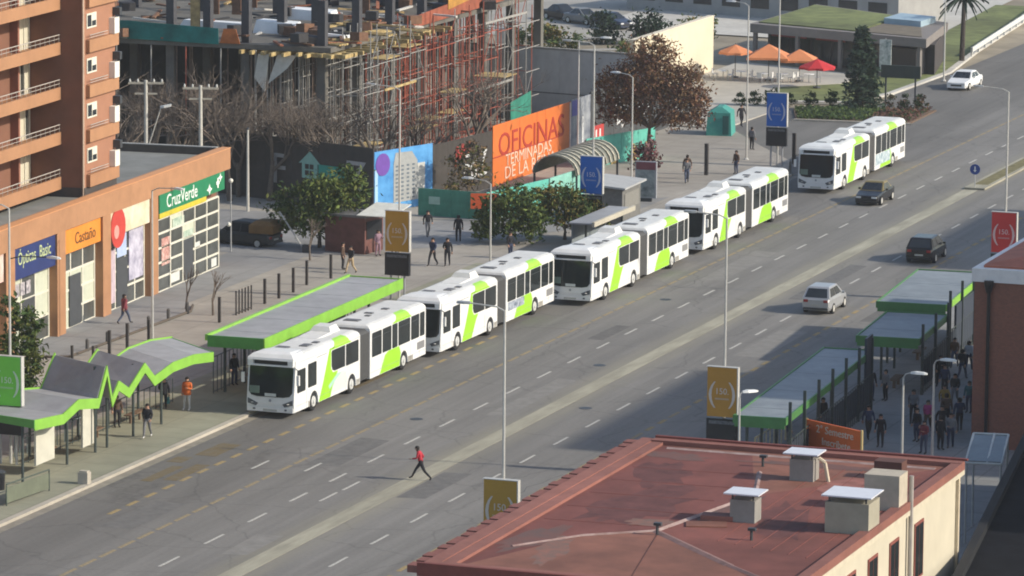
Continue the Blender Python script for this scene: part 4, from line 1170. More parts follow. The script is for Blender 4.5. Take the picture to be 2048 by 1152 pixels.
MB().box(-0.44, -0.37, -18.2, -16.5, 0.05, 2.8).build('doorway', mat('door_shade', (0.06, 0.065, 0.07), 0.4), shop)

# bakery with the orange sign
shopfront(-26.8, -21.3, -0.55, 4.25, 3, 4, pale=((0, 0), (0, 1), (0, 2), (2, 2), (2, 1), (1, 2)))
MB().box(-0.7, -0.15, -26.85, -21.25, 4.35, 5.75).build('shop_sign', mat('shop_sign_orange', (0.68, 0.24, 0.03), 0.5, 0.12, 0.8), shop)
text_part('Casta\u00f1o', 0.95, mat('sign_brown', (0.11, 0.055, 0.02), 0.5), shop, (-0.145, -23.6, 5.0), SIDE, 'lettering', 0.015)
MB().box(-0.53, -0.46, -25.2, -23.5, 0.05, 2.9).build('doorway', mat('door_shade', (0.06, 0.065, 0.07), 0.4), shop)

# optician with the blue sign
shopfront(-34.1, -28.2, -0.55, 3.9, 3, 3, pale=((0, 2), (2, 2), (2, 1), (0, 0)))
MB().box(-0.7, -0.12, -34.15, -28.15, 4.0, 5.75).build('shop_sign', mat('shop_sign_navy', (0.022, 0.036, 0.135), 0.5, 0.1, 1), shop)
text_part('\u00d3pticas  Basic', 0.98, mat('sign_lime', (0.50, 0.56, 0.28), 0.5), shop, (-0.115, -31.2, 5.05), SIDE, 'lettering', 0.015, 0.85)
MB().box(-0.53, -0.46, -32.1, -30.3, 0.05, 2.6).build('doorway', mat('door_shade', (0.06, 0.065, 0.07), 0.4), shop)
for k in range(4):
    MB().box(-0.53, -0.48, -33.9 + k * 0.8, -33.3 + k * 0.8, 2.9, 3.6).build('poster', mat('poster_faces', (0.22, 0.20, 0.24), 0.5, 0.5, 4, col2=(0.65, 0.6, 0.6)), shop)
# further bays towards the lower left
cols_ = [mat('sign_blush', (0.66, 0.42, 0.34), 0.5, 0.15, 1, col2=(0.72, 0.62, 0.55)), mat('sign_teal', (0.08, 0.24, 0.26), 0.5), mat('sign_cream2', (0.62, 0.55, 0.40), 0.5), mat('sign_maroon', (0.25, 0.05, 0.05), 0.5), mat('sign_grey', (0.3, 0.3, 0.3), 0.5)]
for k in range(5):
    y1 = PY[3 + k] - 0.75
    y0 = PY[4 + k] + 0.75
    shopfront(y0, y1, -0.55, 4.1, 3, 3, pale=((k % 3, 2), ((k + 1) % 3, 1), (2, 0)))
    MB().box(-0.7, -0.12, y0, y1, 4.2, 5.75).build('shop_sign', cols_[k], shop)

# ---------------------------------------------------------------- apartment tower on the shop roof
tower = thing('apartment_tower', 'tall orange and brown apartment tower with stacked balconies above the shops', 'building', (-34.35, 54.4, 6.67), RZ)
Y1, YB = -15.0, -19.9
HT = 33.0
MB().box(-13, -5.0, -76, YB - 0.002, 0, HT).build('wall', brown_wall, tower)
MB().box(-13, -1.65, YB, Y1, 0.0, HT).build('stair_block', mat('tower_render', (0.33, 0.16, 0.095), 0.9, 0.07, 1.0, big=0.06), tower)
MB().box(-5.0, -1.652, YB - 0.03, YB - 0.002, 0.56, HT - 0.1).build('side_shade_panel', brown_wall, tower)  # thin dark panel paints deeper shade onto the block's near side
MB().box(-13.05, -1.6, YB - 0.05, Y1 + 0.05, -0.0, 0.55).build('plinth', mat('plinth_dark', (0.07, 0.06, 0.055), 0.9), tower)
nfl = 12
slab = MB().box(-5.0, -3.0, -76, YB - 0.004, 0.0, 0.16).box(-3.12, -3.0, -76, YB - 0.004, 0.161, 0.60).box(-5.0, -3.0, -76, YB - 0.004, -0.1, -0.001).mesh('balcony', orange_wall)
railm = mat('balcony_rail', (0.42, 0.38, 0.33), 0.5, 0.1, 3)
railp = MB()
railp.tube((-3.06, -76, 1.02), (-3.06, YB - 0.1, 1.02), 0.03, n=5).tube((-3.06, -76, 0.8), (-3.06, YB - 0.1, 0.8), 0.018, n=4)
for i in range(80):
    yy = YB - 0.2 - i * 0.7
    railp.tube((-3.06, yy, 0.6), (-3.06, yy, 1.02), 0.014, n=4)
railm_ = railp.mesh('railing', railm)
part_ = MB().box(-4.998, -4.5, -0.12, 0.12, 0.161, 2.44).mesh('partition', mat('partition_brown', (0.27, 0.12, 0.08), 0.9, 0.08, 2))
wf = MB()
for a, b in ((0.0, 0.12), (0.7, 0.8), (1.4, 1.5), (2.1, 2.22)):
    wf.box(-4.99, -4.87, a, b, 0.17, 2.35)
wf.box(-4.995, -4.875, 0.12, 2.1, 2.25, 2.36)
wfm = wf.mesh('window_frame', cream_frame)
gpm = MB().box(-4.985, -4.94, 0.0, 0.6, 0.17, 2.3).mesh('pane', glass('tower_glass', (0.05, 0.055, 0.05), 0.12))
cur = MB().box(-4.985, -4.93, 0.0, 0.6, 0.17, 2.3).mesh('curtain', mat('curtain', (0.55, 0.52, 0.40), 0.8, 0.12, 3, stretch=(1, 6, 0.4)))
for k in range(nfl):
    z = 1.0 + 2.55 * k - 0.45
    put('balcony', slab, tower, (0, 0, z))
    put('railing', railm_, tower, (0, 0, z))
    for b in range(7):
        y = YB - 2.3 - 7.0 * b
        put('partition', part_, tower, (0, y - 0.3, z))
        w = put('window_frame', wfm, tower, (0, y, z))
        for i in range(3):
            put('curtain' if (i + k + b) % 3 else 'pane', cur if (i + k + b) % 3 else gpm, w, (0, 0.11 + i * 0.7, 0))
    # stair block facade: band, small window, corner balcony
    MB().box(-1.648, -1.40, YB + 0.3, Y1 - 0.02, z + 0.02, z + 0.72).build('band', orange_wall, tower)
    w = MB().box(-1.648, -1.60, YB + 0.4, YB + 1.9, z + 1.35, z + 2.2).build('window_frame', cream_frame, tower)
    MB().box(-1.599, -1.59, YB + 0.5, YB + 1.1, z + 1.45, z + 2.1).build('pane', dark_glass, w)
    MB().box(-1.599, -1.59, YB + 1.2, YB + 1.8, z + 1.45, z + 1.75).build('pane', dark_glass, w)
    MB().box(-1.648, -1.30, Y1 - 0.95, Y1 - 0.2, z + 0.74, z + 1.65).build('balcony_screen', mat('screen_white', (0.72, 0.70, 0.62), 0.5, 0.05, 2), tower)
    MB().box(-1.648, -1.2, Y1 - 0.4, Y1 - 0.05, z + 1.75, z + 2.2).build('air_unit', dark_steel, tower)
    rp_ = MB().tube((-1.42, YB + 0.4, z + 1.0), (-1.42, Y1 - 1.7, z + 1.0), 0.025, n=5).tube((-1.42, YB + 0.4, z + 0.86), (-1.42, Y1 - 1.7, z + 0.86), 0.02, n=5)
    rp_.build('railing', railm, tower)
MB().tube((-1.7, YB - 0.02, 0.0), (-1.58, YB - 0.04, HT), 0.07, n=6).build('downpipe', mat('pipe_cream', (0.50, 0.38, 0.28), 0.6), tower)

# ---------------------------------------------------------------- unfinished concrete building with scaffolding
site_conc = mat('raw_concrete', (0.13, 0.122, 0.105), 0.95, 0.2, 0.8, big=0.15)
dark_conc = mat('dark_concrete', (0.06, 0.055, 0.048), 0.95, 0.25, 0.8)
timber = mat('formwork_timber', (0.40, 0.27, 0.10), 0.85, 0.3, 3, col2=(0.55, 0.43, 0.2))
red_tube = mat('red_tube', (0.33, 0.085, 0.05), 0.6, 0.2, 3)
galv = mat('galvanised_tube', (0.31, 0.30, 0.275), 0.5, 0.2, 3)
net_teal = mat('net_teal', (0.012, 0.15, 0.13), 0.9, 0.35, 0.8)
net_orange = mat('net_orange', (0.45, 0.14, 0.04), 0.9, 0.3, 1.2)
bld = thing('unfinished_building', 'unfinished concrete building with a raw deck, dark columns and teal netting', 'building', (-41.2, 87.5, 0.0), 0)
DZ = 9.6
MB().box(-36, 0, 0, 48, DZ - 0.35, DZ).build('deck', site_conc, bld)
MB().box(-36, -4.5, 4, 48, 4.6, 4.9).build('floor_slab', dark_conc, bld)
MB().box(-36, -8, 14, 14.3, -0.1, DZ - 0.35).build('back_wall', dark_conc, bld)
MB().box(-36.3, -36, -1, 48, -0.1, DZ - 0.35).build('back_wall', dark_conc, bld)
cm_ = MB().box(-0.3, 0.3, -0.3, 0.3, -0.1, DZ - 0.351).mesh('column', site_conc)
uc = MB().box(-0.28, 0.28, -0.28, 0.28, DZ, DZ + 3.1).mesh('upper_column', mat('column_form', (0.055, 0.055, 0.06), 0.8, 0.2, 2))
rb = MB()
for dx in (-0.18, 0, 0.18):
    for dy in (-0.18, 0.18):
        rb.tube((dx, dy, DZ + 3.1), (dx + RND.uniform(-.05, .05), dy, DZ + 4.0), 0.022, n=4)
rbm = rb.mesh('rebar', mat('rebar_rust', (0.16, 0.075, 0.04), 0.9))
for i in range(7):
    for j in range(8):
        x, y = -1.0 - 5.6 * i, 1.0 + 6.3 * j
        put('column', cm_, bld, (x, y, 0))
        if (i + j) % 5 != 4 and not (j >= 5 and i <= 4):
            c = put('upper_column', uc, bld, (x, y, 0))
            put('rebar', rbm, c)
# second deck under formwork at the back
MB().box(-30, 0.3, 31, 47.5, DZ + 3.12, DZ + 3.4).build('upper_deck', site_conc, bld)
MB().box(-30, 0.6, 30.4, 30.9, DZ + 3.0, DZ + 3.3).build('formwork', timber, bld)
pr = MB().tube((0, 0, DZ), (0, 0, DZ + 3.1), 0.045, n=5).mesh('prop', galv)
for i in range(9):
    for j in range(4):
        put('prop', pr, bld, (-0.5 - 3.0 * i, 32 + 4.5 * j, 0))
# nets and edge protection
MB().slab4([(-36, -0.12, DZ + 0.05), (-15, -0.12, DZ + 0.05), (-15, -0.16, DZ + 1.25), (-36, -0.10, DZ + 1.35)], 0.04).slab4([(-15, -0.13, DZ + 0.0), (-8.2, -0.13, DZ - 0.1), (-8.2, -0.15, DZ + 1.0), (-15, -0.15, DZ + 1.25)], 0.04).build('safety_net', net_teal, bld)
MB().slab4([(-8.1, -0.13, DZ), (-6.6, -0.13, DZ), (-6.9, -0.13, DZ + 1.0), (-7.8, -0.13, DZ + 1.0)], 0.04).build('safety_net', net_orange, bld)
MB().slab4([(0.15, 15, DZ - 0.1), (0.15, 34, DZ + 0.2), (0.15, 34, DZ + 1.5), (0.15, 15, DZ + 0.7)], 0.04).build('safety_net', mat('net_red', (0.26, 0.075, 0.04), 0.9, 0.35, 1.0), bld)
MB().slab4([(0.2, 22, DZ + 0.6), (0.2, 44, DZ + 2.2), (0.2, 44, DZ + 3.4), (0.2, 22, DZ + 1.6)], 0.04).build('safety_net', mat('net_ochre', (0.40, 0.20, 0.04), 0.9, 0.35, 1.0), bld)
rr = random.Random(5)
for k in range(16):
    y = -0.6 + k * 1.35
    ln = rr.uniform(0.8, 1.7)
    MB().box(-1.5, ln, y, y + 0.22, DZ - 0.62, DZ - 0.36).build('edge_beam', timber, bld)
for k in range(10):
    x = -6.5 + k * 0.85
    MB().box(x, x + 0.2, -rr.uniform(0.6, 1.5), 1.5, DZ - 0.62, DZ - 0.37).build('edge_beam', timber, bld)
for k in range(7):
    a = (-rr.uniform(0, 5), rr.uniform(-0.6, 14), DZ + 0.02)
    an = rr.uniform(-0.5, 0.5)
    l = rr.uniform(2, 4)
    q = MB()
    for s in range(4):
        q.box(-0.1, l, s * 0.24, s * 0.24 + 0.2, 0.0 + 0.03 * (s % 2), 0.1 + 0.03 * (s % 2))
    q.build('plank_stack', timber, bld, loc=a).rotation_euler = (0, 0, an + PI / 2 * (k % 2))
tarp = mat('white_tarp', (0.72, 0.74, 0.74), 0.6, 0.08, 1)
for x, y, sx, sy, h in ((-7.0, 7.5, 3.2, 1.4, 0.9), (-2.2, 5.5, 2.6, 1.5, 0.45), (-12.5, 9.0, 5, 0.8, 0.5), (-22, 6.5, 6, 0.7, 0.6), (-8.5, 17, 4, 1.6, 0.8)):
    MB().loft([[(x - sx / 2, y - sy / 2, DZ), (x + sx / 2, y - sy / 2, DZ), (x + sx / 2, y + sy / 2, DZ), (x - sx / 2, y + sy / 2, DZ)], [(x - sx / 2.3, y - sy / 2.5, DZ + h), (x + sx / 2.1, y - sy / 2.2, DZ + h * 0.8), (x + sx / 2.2, y + sy / 2.4, DZ + h * 0.9), (x - sx / 2.4, y + sy / 2.2, DZ + h)]]).build('covered_pile', tarp, bld)
MB().slab4([(-5.2, -0.3, DZ - 0.6), (-4.4, -0.3, DZ - 0.6), (-4.6, -0.5, DZ - 3.2), (-5.4, -0.5, DZ - 2.2)], 0.03).slab4([(-3.8, -0.25, DZ - 0.6), (-2.4, -0.25, DZ - 0.6), (-3.0, -0.5, DZ - 1.5), (-4.4, -0.5, DZ - 2.6)], 0.03).build('hanging_sheet', mat('sheet_cream', (0.55, 0.52, 0.44), 0.8), bld)
for k in range(12):
    x = -34 + k * 2.6
    MB().tube((x, -0.2, 0), (x, -0.2, DZ - 0.35), 0.05, n=5).build('edge_prop', galv if k % 3 else red_tube, bld)

sc = thing('scaffold', 'tangled tube scaffolding of pale and red poles along the unfinished deck', 'scaffold', (-40.0, 88.5, 0.0), 0)
pmesh = {}
for nm, m in (('g', galv), ('r', red_tube)):
    pmesh[nm] = [MB().tube((0, 0, 0), (0, 0, h), 0.04, n=5).mesh('standard', m) for h in (8.6, 9.4, 10.6)]
tm_ = {k: MB().tube((0, 0, 0), (1.35, 0, 0), 0.035, n=4).mesh('transom', m) for k, m in (('g', galv), ('r', red_tube))}
bm_ = {k: [MB().tube((0, 0, 0), (0, 1.5, d), 0.03, n=4).mesh('brace', m) for d in (1.9, -1.9)] for k, m in (('g', galv), ('r', red_tube))}
lm_ = {k: MB().tube((0, 0, 0), (0, 3.05, 0), 0.035, n=4).mesh('ledger', m) for k, m in (('g', galv), ('r', red_tube))}
for i in range(24):
    y = 1.5 * i
    ck = 'r' if 9 <= i <= 18 and rr.random() < 0.85 else ('r' if rr.random() < 0.22 else 'g')
    for j, x in enumerate((-2.0, -0.65, 0.7)):
        put('standard', pmesh[ck][rr.randrange(3)], sc, (x + rr.uniform(-.06, .06), y, 0))
    for lv in range(5):
        z = 0.6 + 1.9 * lv
        if rr.random() < 0.8:
            put('transom', tm_[ck], sc, (-2.0, y, z + rr.uniform(-.1, .1)))
        if rr.random() < 0.7:
            put('transom', tm_[ck], sc, (-0.65, y, z))
        if i % 2 == 0:
            for x in (-2.0, -0.65, 0.7):
                if rr.random() < 0.85:
                    put('ledger', lm_[ck], sc, (x, y, z + rr.uniform(-.12, .12)))
        if i < 23 and rr.random() < 0.42:
            put('brace', bm_[ck][0 if (i + lv) % 2 else 1], sc, (0.72, y, z + (0 if (i + lv) % 2 else 1.9)))
pl_ = MB().box(-0.6, 0.6, 0, 2.9, 0, 0.06).mesh('platform', timber)
for k in range(9):
    put('platform', pl_, sc, (rr.choice((-1.3, 0.0)), 1.5 * rr.randrange(20), 0.7 + 1.9 * rr.randrange(1, 5)))
for y0, y1, z, m in ((24, 33, 8.9, galv), (22, 30, 4.2, galv), (4, 10, 6.2, timber)):
    MB().box(0.72, 0.82, y0, y1, z, z + 0.16).build('toe_board', m, sc)
MB().slab4([(0.8, 29.5, 0.6), (0.8, 34, 0.6), (0.8, 34, 3.0), (0.8, 29.5, 2.6)], 0.03).build('green_sheet', mat('sheet_green', (0.03, 0.20, 0.14), 0.9, 0.3, 1.5), sc)

# shoring under the deck and clutter on it
sh_b = mat('shoring_brown', (0.19, 0.135, 0.105), 0.8, 0.25, 3)
shm = {k: [MB().tube((0, 0, 0), (0, 0, DZ - 0.36), 0.05, n=4).mesh('shoring_prop', m)] for k, m in (('g', galv), ('b', sh_b), ('r', red_tube))}
hbm = {k: MB().tube((0, 0, 0), (0, 2.2, 0), 0.035, n=4).mesh('shoring_tie', m) for k, m in (('g', galv), ('b', sh_b), ('r', red_tube))}
for i in range(34):
    y = 1.0 * i + 0.4
    for j in range(4):
        ck = rr.choice('gggb') if y < 15 else rr.choice('rrbg' if y < 27 else 'ggbr')
        x = -2.6 - 1.15 * j + rr.uniform(-.15, .15)
        put('shoring_prop', shm[ck][0], bld, (x, y + rr.uniform(-.2, .2), 0))
        if i % 2 == 0 and len([1 for o in bld.children if o.name.startswith('shoring_tie')]) < 280:
            for z in (1.5, 3.4, 5.3, 7.2):
                if rr.random() < 0.6:
                    put('shoring_tie', hbm[ck], bld, (x, y, z + rr.uniform(-.3, .3)))
for k in range(26):
    i = rr.randrange(9)
    put('shoring_prop', shm[rr.choice('bbg')][0], bld, (-9 - 3.0 * i + rr.uniform(-.4, .4), rr.uniform(0.4, 6), 0))
clut = [mat('clutter_ochre', (0.38, 0.27, 0.12), 0.9, 0.3, 3), mat('clutter_brown', (0.16, 0.085, 0.05), 0.9, 0.3, 3), mat('clutter_dark', (0.035, 0.034, 0.036), 0.8, 0.3, 3), mat('clutter_pale', (0.52, 0.50, 0.45), 0.8, 0.15, 3), mat('clutter_rust', (0.27, 0.10, 0.05), 0.9, 0.3, 3)]
cb = [MB().box(-0.12, 0.12, -1.4, 1.4, 0, 0.12).mesh('board', m) for m in clut] + [MB().box(-0.5, 0.5, -0.4, 0.4, 0, 0.6).mesh('crate', m) for m in clut[1:3]]
for k in range(120):
    me = rr.choice(cb)
    edge = rr.random() < 0.55
    x = -rr.uniform(-0.9, 6.0) if edge else -rr.uniform(0, 26)
    y = rr.uniform(-0.7, 30)
    put('site_clutter', me, bld, (x, y, DZ + rr.uniform(0.0, 0.45)), (rr.uniform(-.12, .12), rr.uniform(-.12, .12), rr.uniform(0, 3.14)))
fw = mat('column_form', (0.055, 0.055, 0.06), 0.8, 0.2, 2)
for k in range(14):
    x, y = -rr.uniform(0.5, 20), rr.uniform(7, 28)
    MB().box(x - 0.35, x + 0.35, y - 0.06, y + 0.06, DZ, DZ + rr.uniform(1.6, 2.9)).build('column_formwork', rr.choice((fw, clut[1], clut[0])), bld)

# ---------------------------------------------------------------- hoardings round the site
hd = mat('hoarding_dark', (0.048, 0.041, 0.035), 0.8, 0.25, 1.2)
def panel_between(mb, a, b, z0, z1, t=0.08, m=0):
    a, b = Vector((a[0], a[1], 0)), Vector((b[0], b[1], 0))
    return mb.slab4([(a.x, a.y, z0), (b.x, b.y, z0), (b.x, b.y, z1), (a.x, a.y, z1)], t, m)
def face_frame(a, b):
    a, b = Vector((a[0], a[1])), Vector((b[0], b[1]))
    d = (b - a).normalized()
    return math.atan2(d.y, d.x)

def hoarding(label, a, b, h, m, cat='hoarding', n=None):
    L = math.hypot(b[0] - a[0], b[1] - a[1])
    t = thing('hoarding', label, cat, (a[0], a[1], 0.0), face_frame(a, b))
    n = n or max(1, round(L / 2.4))
    w = L / n
    pm = MB().box(0.01, w - 0.01, 0, 0.06, 0.0, h).mesh('panel', m)
    for i in range(n):
        put('panel', pm, t, (i * w, 0.004 * (i % 2), 0))
    MB().box(0, L, 0.065, 0.16, h - 0.25, h - 0.1).build('rail', dark_steel, t)
    return t, L
t, L = hoarding('dark site hoarding with big pale F and Z letters behind the left green tree', (-47.5, 82.0), (-33.9, 76.9), 4.4, hd)
lf = mat('hoarding_letter', (0.32, 0.31, 0.30), 0.7, 0.1, 3)
lt = mat('hoarding_teal', (0.03, 0.26, 0.20), 0.7, 0.1, 3)
text_part('F', 2.9, lf, t, (6.1, -0.02, 2.2), FRONT)
text_part('Z', 2.9, lf, t, (13.0, -0.02, 2.3), FRONT)
hs = MB().add([(8.2, -0.03, 1.9), (8.2, -0.03, 2.9), (7.9, -0.03, 2.85), (8.9, -0.03, 3.7), (9.9, -0.03, 2.85), (9.6, -0.03, 2.9), (9.6, -0.03, 1.9)], [(0, 1, 2, 3, 4, 5, 6)])
hs.build('house_emblem', mat('emblem_pale', (0.22, 0.40, 0.34), 0.7), t)
MB().box(9.7, 12.0, -0.05, -0.02, 1.35, 2.9).build('teal_panel', lt, t)
for dx in (0, 0.42):
    for dz in (0, 0.42):
        MB().box(8.5 + dx, 8.82 + dx, -0.06, -0.031, 2.1 + dz, 2.42 + dz).build('window_mark', hd, t)

bp = (-33.85, 76.95)
t, L = hoarding('blue billboard with a picture of a grey apartment tower', bp, (-32.0, 82.8), 4.15, mat('poster_blue', (0.05, 0.25, 0.60), 0.5, 0.25, 0.7, col2=(0.12, 0.38, 0.70)), 'billboard', 1)
pt = mat('poster_tower', (0.33, 0.34, 0.33), 0.6, 0.12, 3)
MB().prism([(2.0, -0.02), (4.5, -0.02), (4.5, 0.0), (2.0, 0.0)], 0.6, 3.2).add([(2.0, -0.02, 3.2), (4.5, -0.02, 3.2), (3.9, -0.02, 3.85), (2.2, -0.02, 3.9)], [(0, 1, 2, 3)]).build('printed_tower', pt, t)
MB().box(4.52, 5.3, -0.018, 0.0, 0.6, 3.0).build('printed_tower', mat('poster_tower2', (0.50, 0.50, 0.46), 0.6, 0.2, 5, stretch=(1, 1, 3)), t)
wr = MB().box(0, 0.26, -0.024, -0.019, 0, 0.12).mesh('printed_window', mat('poster_window', (0.12, 0.15, 0.18), 0.5))
for i in range(9):
    for j in range(4):
        put('printed_window', wr, t, (2.2 + j * 0.58, 0, 0.75 + i * 0.27))
MB().lathe([(0.75, 0), (0.75, 0.02)], n=16).build('printed_disc', mat('poster_purple', (0.14, 0.06, 0.32), 0.6), t, loc=(0.85, -0.02, 3.25)).rotation_euler = (PI / 2, 0, 0)
MB().box(0.05, 0.35, -0.02, -0.005, 0.1, 3.0).build('printed_edge', mat('poster_light', (0.35, 0.55, 0.72), 0.6), t)

t, L = hoarding('dark hoarding with red and white graffiti letters left of the orange billboard', (-32.0, 82.8), (-31.0, 91.6), 4.0, hd)
gw = mat('graffiti_white', (0.60, 0.60, 0.58), 0.7)
gred = mat('graffiti_red', (0.42, 0.06, 0.05), 0.7)
text_part('FdZ', 2.5, gw, t, (6.2, -0.02, 1.9), FRONT, sx=0.9)
def scrawl(parent, pts, y, m, r=0.07):
    MB().path([(a, y, b) for a, b in pts], r, 5).build('graffiti', m, parent)
scrawl(t, [(3.2, 2.2), (3.5, 3.5), (3.9, 2.4), (4.3, 3.6), (4.6, 2.6)], -0.03, gred, 0.10)
scrawl(t, [(4.6, 3.0), (5.4, 3.7), (5.0, 2.9), (5.9, 3.4)], -0.03, gred, 0.09)

om = mat('billboard_orange', (0.62, 0.155, 0.03), 0.55, 0.10, 0.8)
t, L = hoarding('big orange billboard with dark and white lettering along the site', (-31.0, 91.7), (-30.7, 107.0), 4.3, om, 'billboard', 6)
rd = mat('billboard_red', (0.36, 0.035, 0.02), 0.6, 0.1, 2)
bw = mat('billboard_white', (0.72, 0.50, 0.38), 0.6, 0.1, 3)
text_part('OFICINAS', 2.25, rd, t, (7.5, -0.02, 2.75), FRONT, sx=1.32)
text_part('TERMINADAS', 1.15, bw, t, (6.9, -0.02, 1.62), FRONT, sx=1.30)
text_part('DE LA REINA', 1.2, bw, t, (7.2, -0.02, 0.75), FRONT, sx=1.45)
MB().box(0.0, 13.5, -0.03, -0.006, 2.05, 2.12).build('printed_line', rd, t)
MB().box(L - 0.25, L - 0.02, -0.04, -0.005, 0.05, 4.25).build('printed_edge', mat('billboard_edge', (0.66, 0.50, 0.44), 0.6), t)

t, L = hoarding('pale blue grey hoarding panel beside the orange billboard', (-30.7, 107.05), (-30.55, 111.0), 4.4, mat('poster_grey_blue', (0.16, 0.19, 0.27), 0.6, 0.5, 0.9, col2=(0.36, 0.38, 0.40)), 'hoarding', 2)
MB().box(0.2, 1.5, -0.02, -0.004, 3.2, 4.3).build('printed_patch', mat('poster_violet', (0.10, 0.10, 0.36), 0.6, 0.2, 2), t)
MB().box(2.2, 2.5, -0.02, -0.004, 0.4, 3.0).build('printed_patch', mat('poster_chalk', (0.55, 0.56, 0.56), 0.6), t)
t, L = hoarding('dark hoarding with a red square and white scrawl behind the brown tree', (-30.55, 111.05), (-30.0, 127.5), 4.6, mat('hoarding_slate', (0.055, 0.058, 0.06), 0.8, 0.25, 1.0), 'hoarding', 7)
MB().box(0.4, 2.6, -0.03, -0.006, 0.7, 2.0).build('red_square', mat('square_red', (0.40, 0.04, 0.035), 0.6), t)
for x in (0.9, 1.7):
    MB().box(x, x + 0.28, -0.035, -0.031, 1.0, 1.7).build('square_mark', gw, t)
scrawl(t, [(4.2, 3.4), (5.0, 3.8), (4.8, 2.9), (5.8, 3.5), (5.4, 2.4), (6.6, 3.2), (6.3, 2.2), (7.2, 2.6)], -0.03, gw, 0.08)
scrawl(t, [(4.6, 2.4), (5.4, 2.1), (5.2, 1.6), (6.4, 1.9), (6.2, 1.3), (7.0, 1.5)], -0.03, gw, 0.07)
scrawl(t, [(9, 3.2), (9.8, 3.0), (9.4, 2.2), (10.6, 2.6), (10.9, 1.6), (12, 2.2), (12.4, 1.2)], -0.03, gw, 0.07)

# low green boards in front
gb = mat('green_board', (0.07, 0.24, 0.16), 0.8, 0.2, 1.4)
tb = mat('teal_board', (0.10, 0.40, 0.32), 0.8, 0.18, 1.4)
t, L = hoarding('low green board fence behind the orange pole sign', (-31.0, 77.5), (-26.2, 77.0), 1.9, gb, 'fence', 4)
MB().box(0.8, 1.6, -0.03, -0.006, 0.9, 1.4).build('patch', mat('green_pale', (0.35, 0.5, 0.4), 0.8), t)
t, L = hoarding('teal board fence with an orange square, right of the green boards', (-26.1, 77.0), (-24.6, 85.0), 1.9, tb, 'fence', 4)
o_ = MB().box(-0.9, 0.9, -0.05, 0.05, 0.0, 1.0).build('notice', mat('notice_orange', (0.58, 0.10, 0.03), 0.6, 0.1, 2), t)
o_.location = (-0.6, -0.25, 0.95)
o_.rotation_euler = (0, 0, R(-60))
t, L = hoarding('turquoise and yellow boards leaning under the brown tree', (-28.2, 103.2), (-25.8, 111.5), 2.2, tb, 'fence', 4)
yb = mat('board_yellow', (0.55, 0.38, 0.12), 0.7, 0.12, 2)
for x in (0.5, 3.0, 5.4, 7.2):
    MB().slab4([(x, -0.03, 0), (x + 0.8, -0.03, 0), (x + 0.5, -0.03, 1.3), (x + 0.2, -0.03, 1.3)], 0.03).build('yellow_wedge', yb, t)
t, L = hoarding('pale green notice board fence between the grey kiosk and the tree', (-24.6, 85.2), (-24.2, 92.0), 1.9, mat('mint_board', (0.20, 0.44, 0.36), 0.8, 0.2, 1.5), 'fence', 3)

# arched corrugated shelter by the billboard
t = thing('site_canopy', 'rounded corrugated canopy with pale ribs below the orange billboard', 'canopy', (-25.6, 93.5, 0.1), R(0))
rings = []
nseg = 10
for i in range(nseg + 1):
    a = PI * i / nseg
    rings.append((1.5 * math.cos(a), 1.5 + 1.25 * math.sin(a)))
mb = MB()
for i in range(nseg):
    (x0, z0), (x1, z1) = rings[i], rings[i + 1]
    mb.slab4([(x0, -4.5, z0), (x0, 4.5, z0), (x1, 4.5, z1), (x1, -4.5, z1)], 0.04)
mb.build('shell', mat('canopy_green_grey', (0.16, 0.17, 0.14), 0.7, 0.2, 2), t)
ribm = MB()
for i in range(nseg):
    (x0, z0), (x1, z1) = rings[i], rings[i + 1]
    ribm.slab4([(x0 * 1.06, -0.09, z0 + 0.06), (x0 * 1.06, 0.09, z0 + 0.06), (x1 * 1.06, 0.09, z1 + 0.06), (x1 * 1.06, -0.09, z1 + 0.06)], 0.05)
rm = ribm.mesh('rib', mat('rib_pale', (0.45, 0.41, 0.32), 0.7))
for k in range(11):
    put('rib', rm, t, (0, -4.3 + 0.86 * k, 0))
for y in (-4.3, 0, 4.3):
    for x in (-1.5, 1.5):
        put('post', MB().box(-0.06, 0.06, -0.06, 0.06, 0, 1.5).mesh('post', dark_steel), t, (x, y, 0))

# ---------------------------------------------------------------- walls and low retail building behind the plaza
t = thing('wall', 'long grey concrete wall behind the brown tree', 'wall', (-47.5, 130.6, 0), math.atan2(-2.8, 16.5))
gcm = mat('wall_grey', (0.52, 0.53, 0.51), 0.9, 0.1, 1.0, big=0.12)
pw = MB().box(0.01, 2.77, 0, 0.25, 0, 5.35).mesh('panel', gcm)
for i in range(6):
    put('panel', pw, t, (i * 2.78, 0, 0))
MB().box(0, 16.7, -0.04, 0.29, 5.351, 5.5).build('coping', mat('wall_coping', (0.30, 0.30, 0.28), 0.9), t)
MB().box(0, 16.7, -0.03, -0.002, 2.0, 2.08).build('joint_band', mat('wall_band', (0.16, 0.165, 0.16), 0.9), t)
t = thing('wall', 'sunlit cream wall beside the terrace with the umbrellas', 'wall', (-38.3, 144.5, 0), 0)
MB().box(-0.4, 0, 0, 21.0, 0, 4.6).build('wall_panel', mat('wall_cream', (0.60, 0.53, 0.39), 0.9, 0.06, 0.8, big=0.06), t)
MB().box(-0.45, 0.05, 0, 21.0, 4.601, 4.7).build('coping', mat('wall_cream2', (0.62, 0.56, 0.44), 0.9), t)
t = thing('utility_box', 'grey utility cabinet behind the long concrete wall', 'cabinet', (-61.5, 179.5, -0.1), R(15))
MB().box(-1.1, 1.1, -0.6, 0.6, 0, 1.3).build('cabinet_body', mat('cabinet_grey', (0.27, 0.28, 0.27), 0.6), t)
MB().box(-1.15, 1.15, -0.65, 0.65, 1.3, 1.38).build('cabinet_top', steel, t)
MB().box(-0.02, 0.02, -0.615, -0.601, 0.1, 1.2).build('door_seam', dark_steel, t)

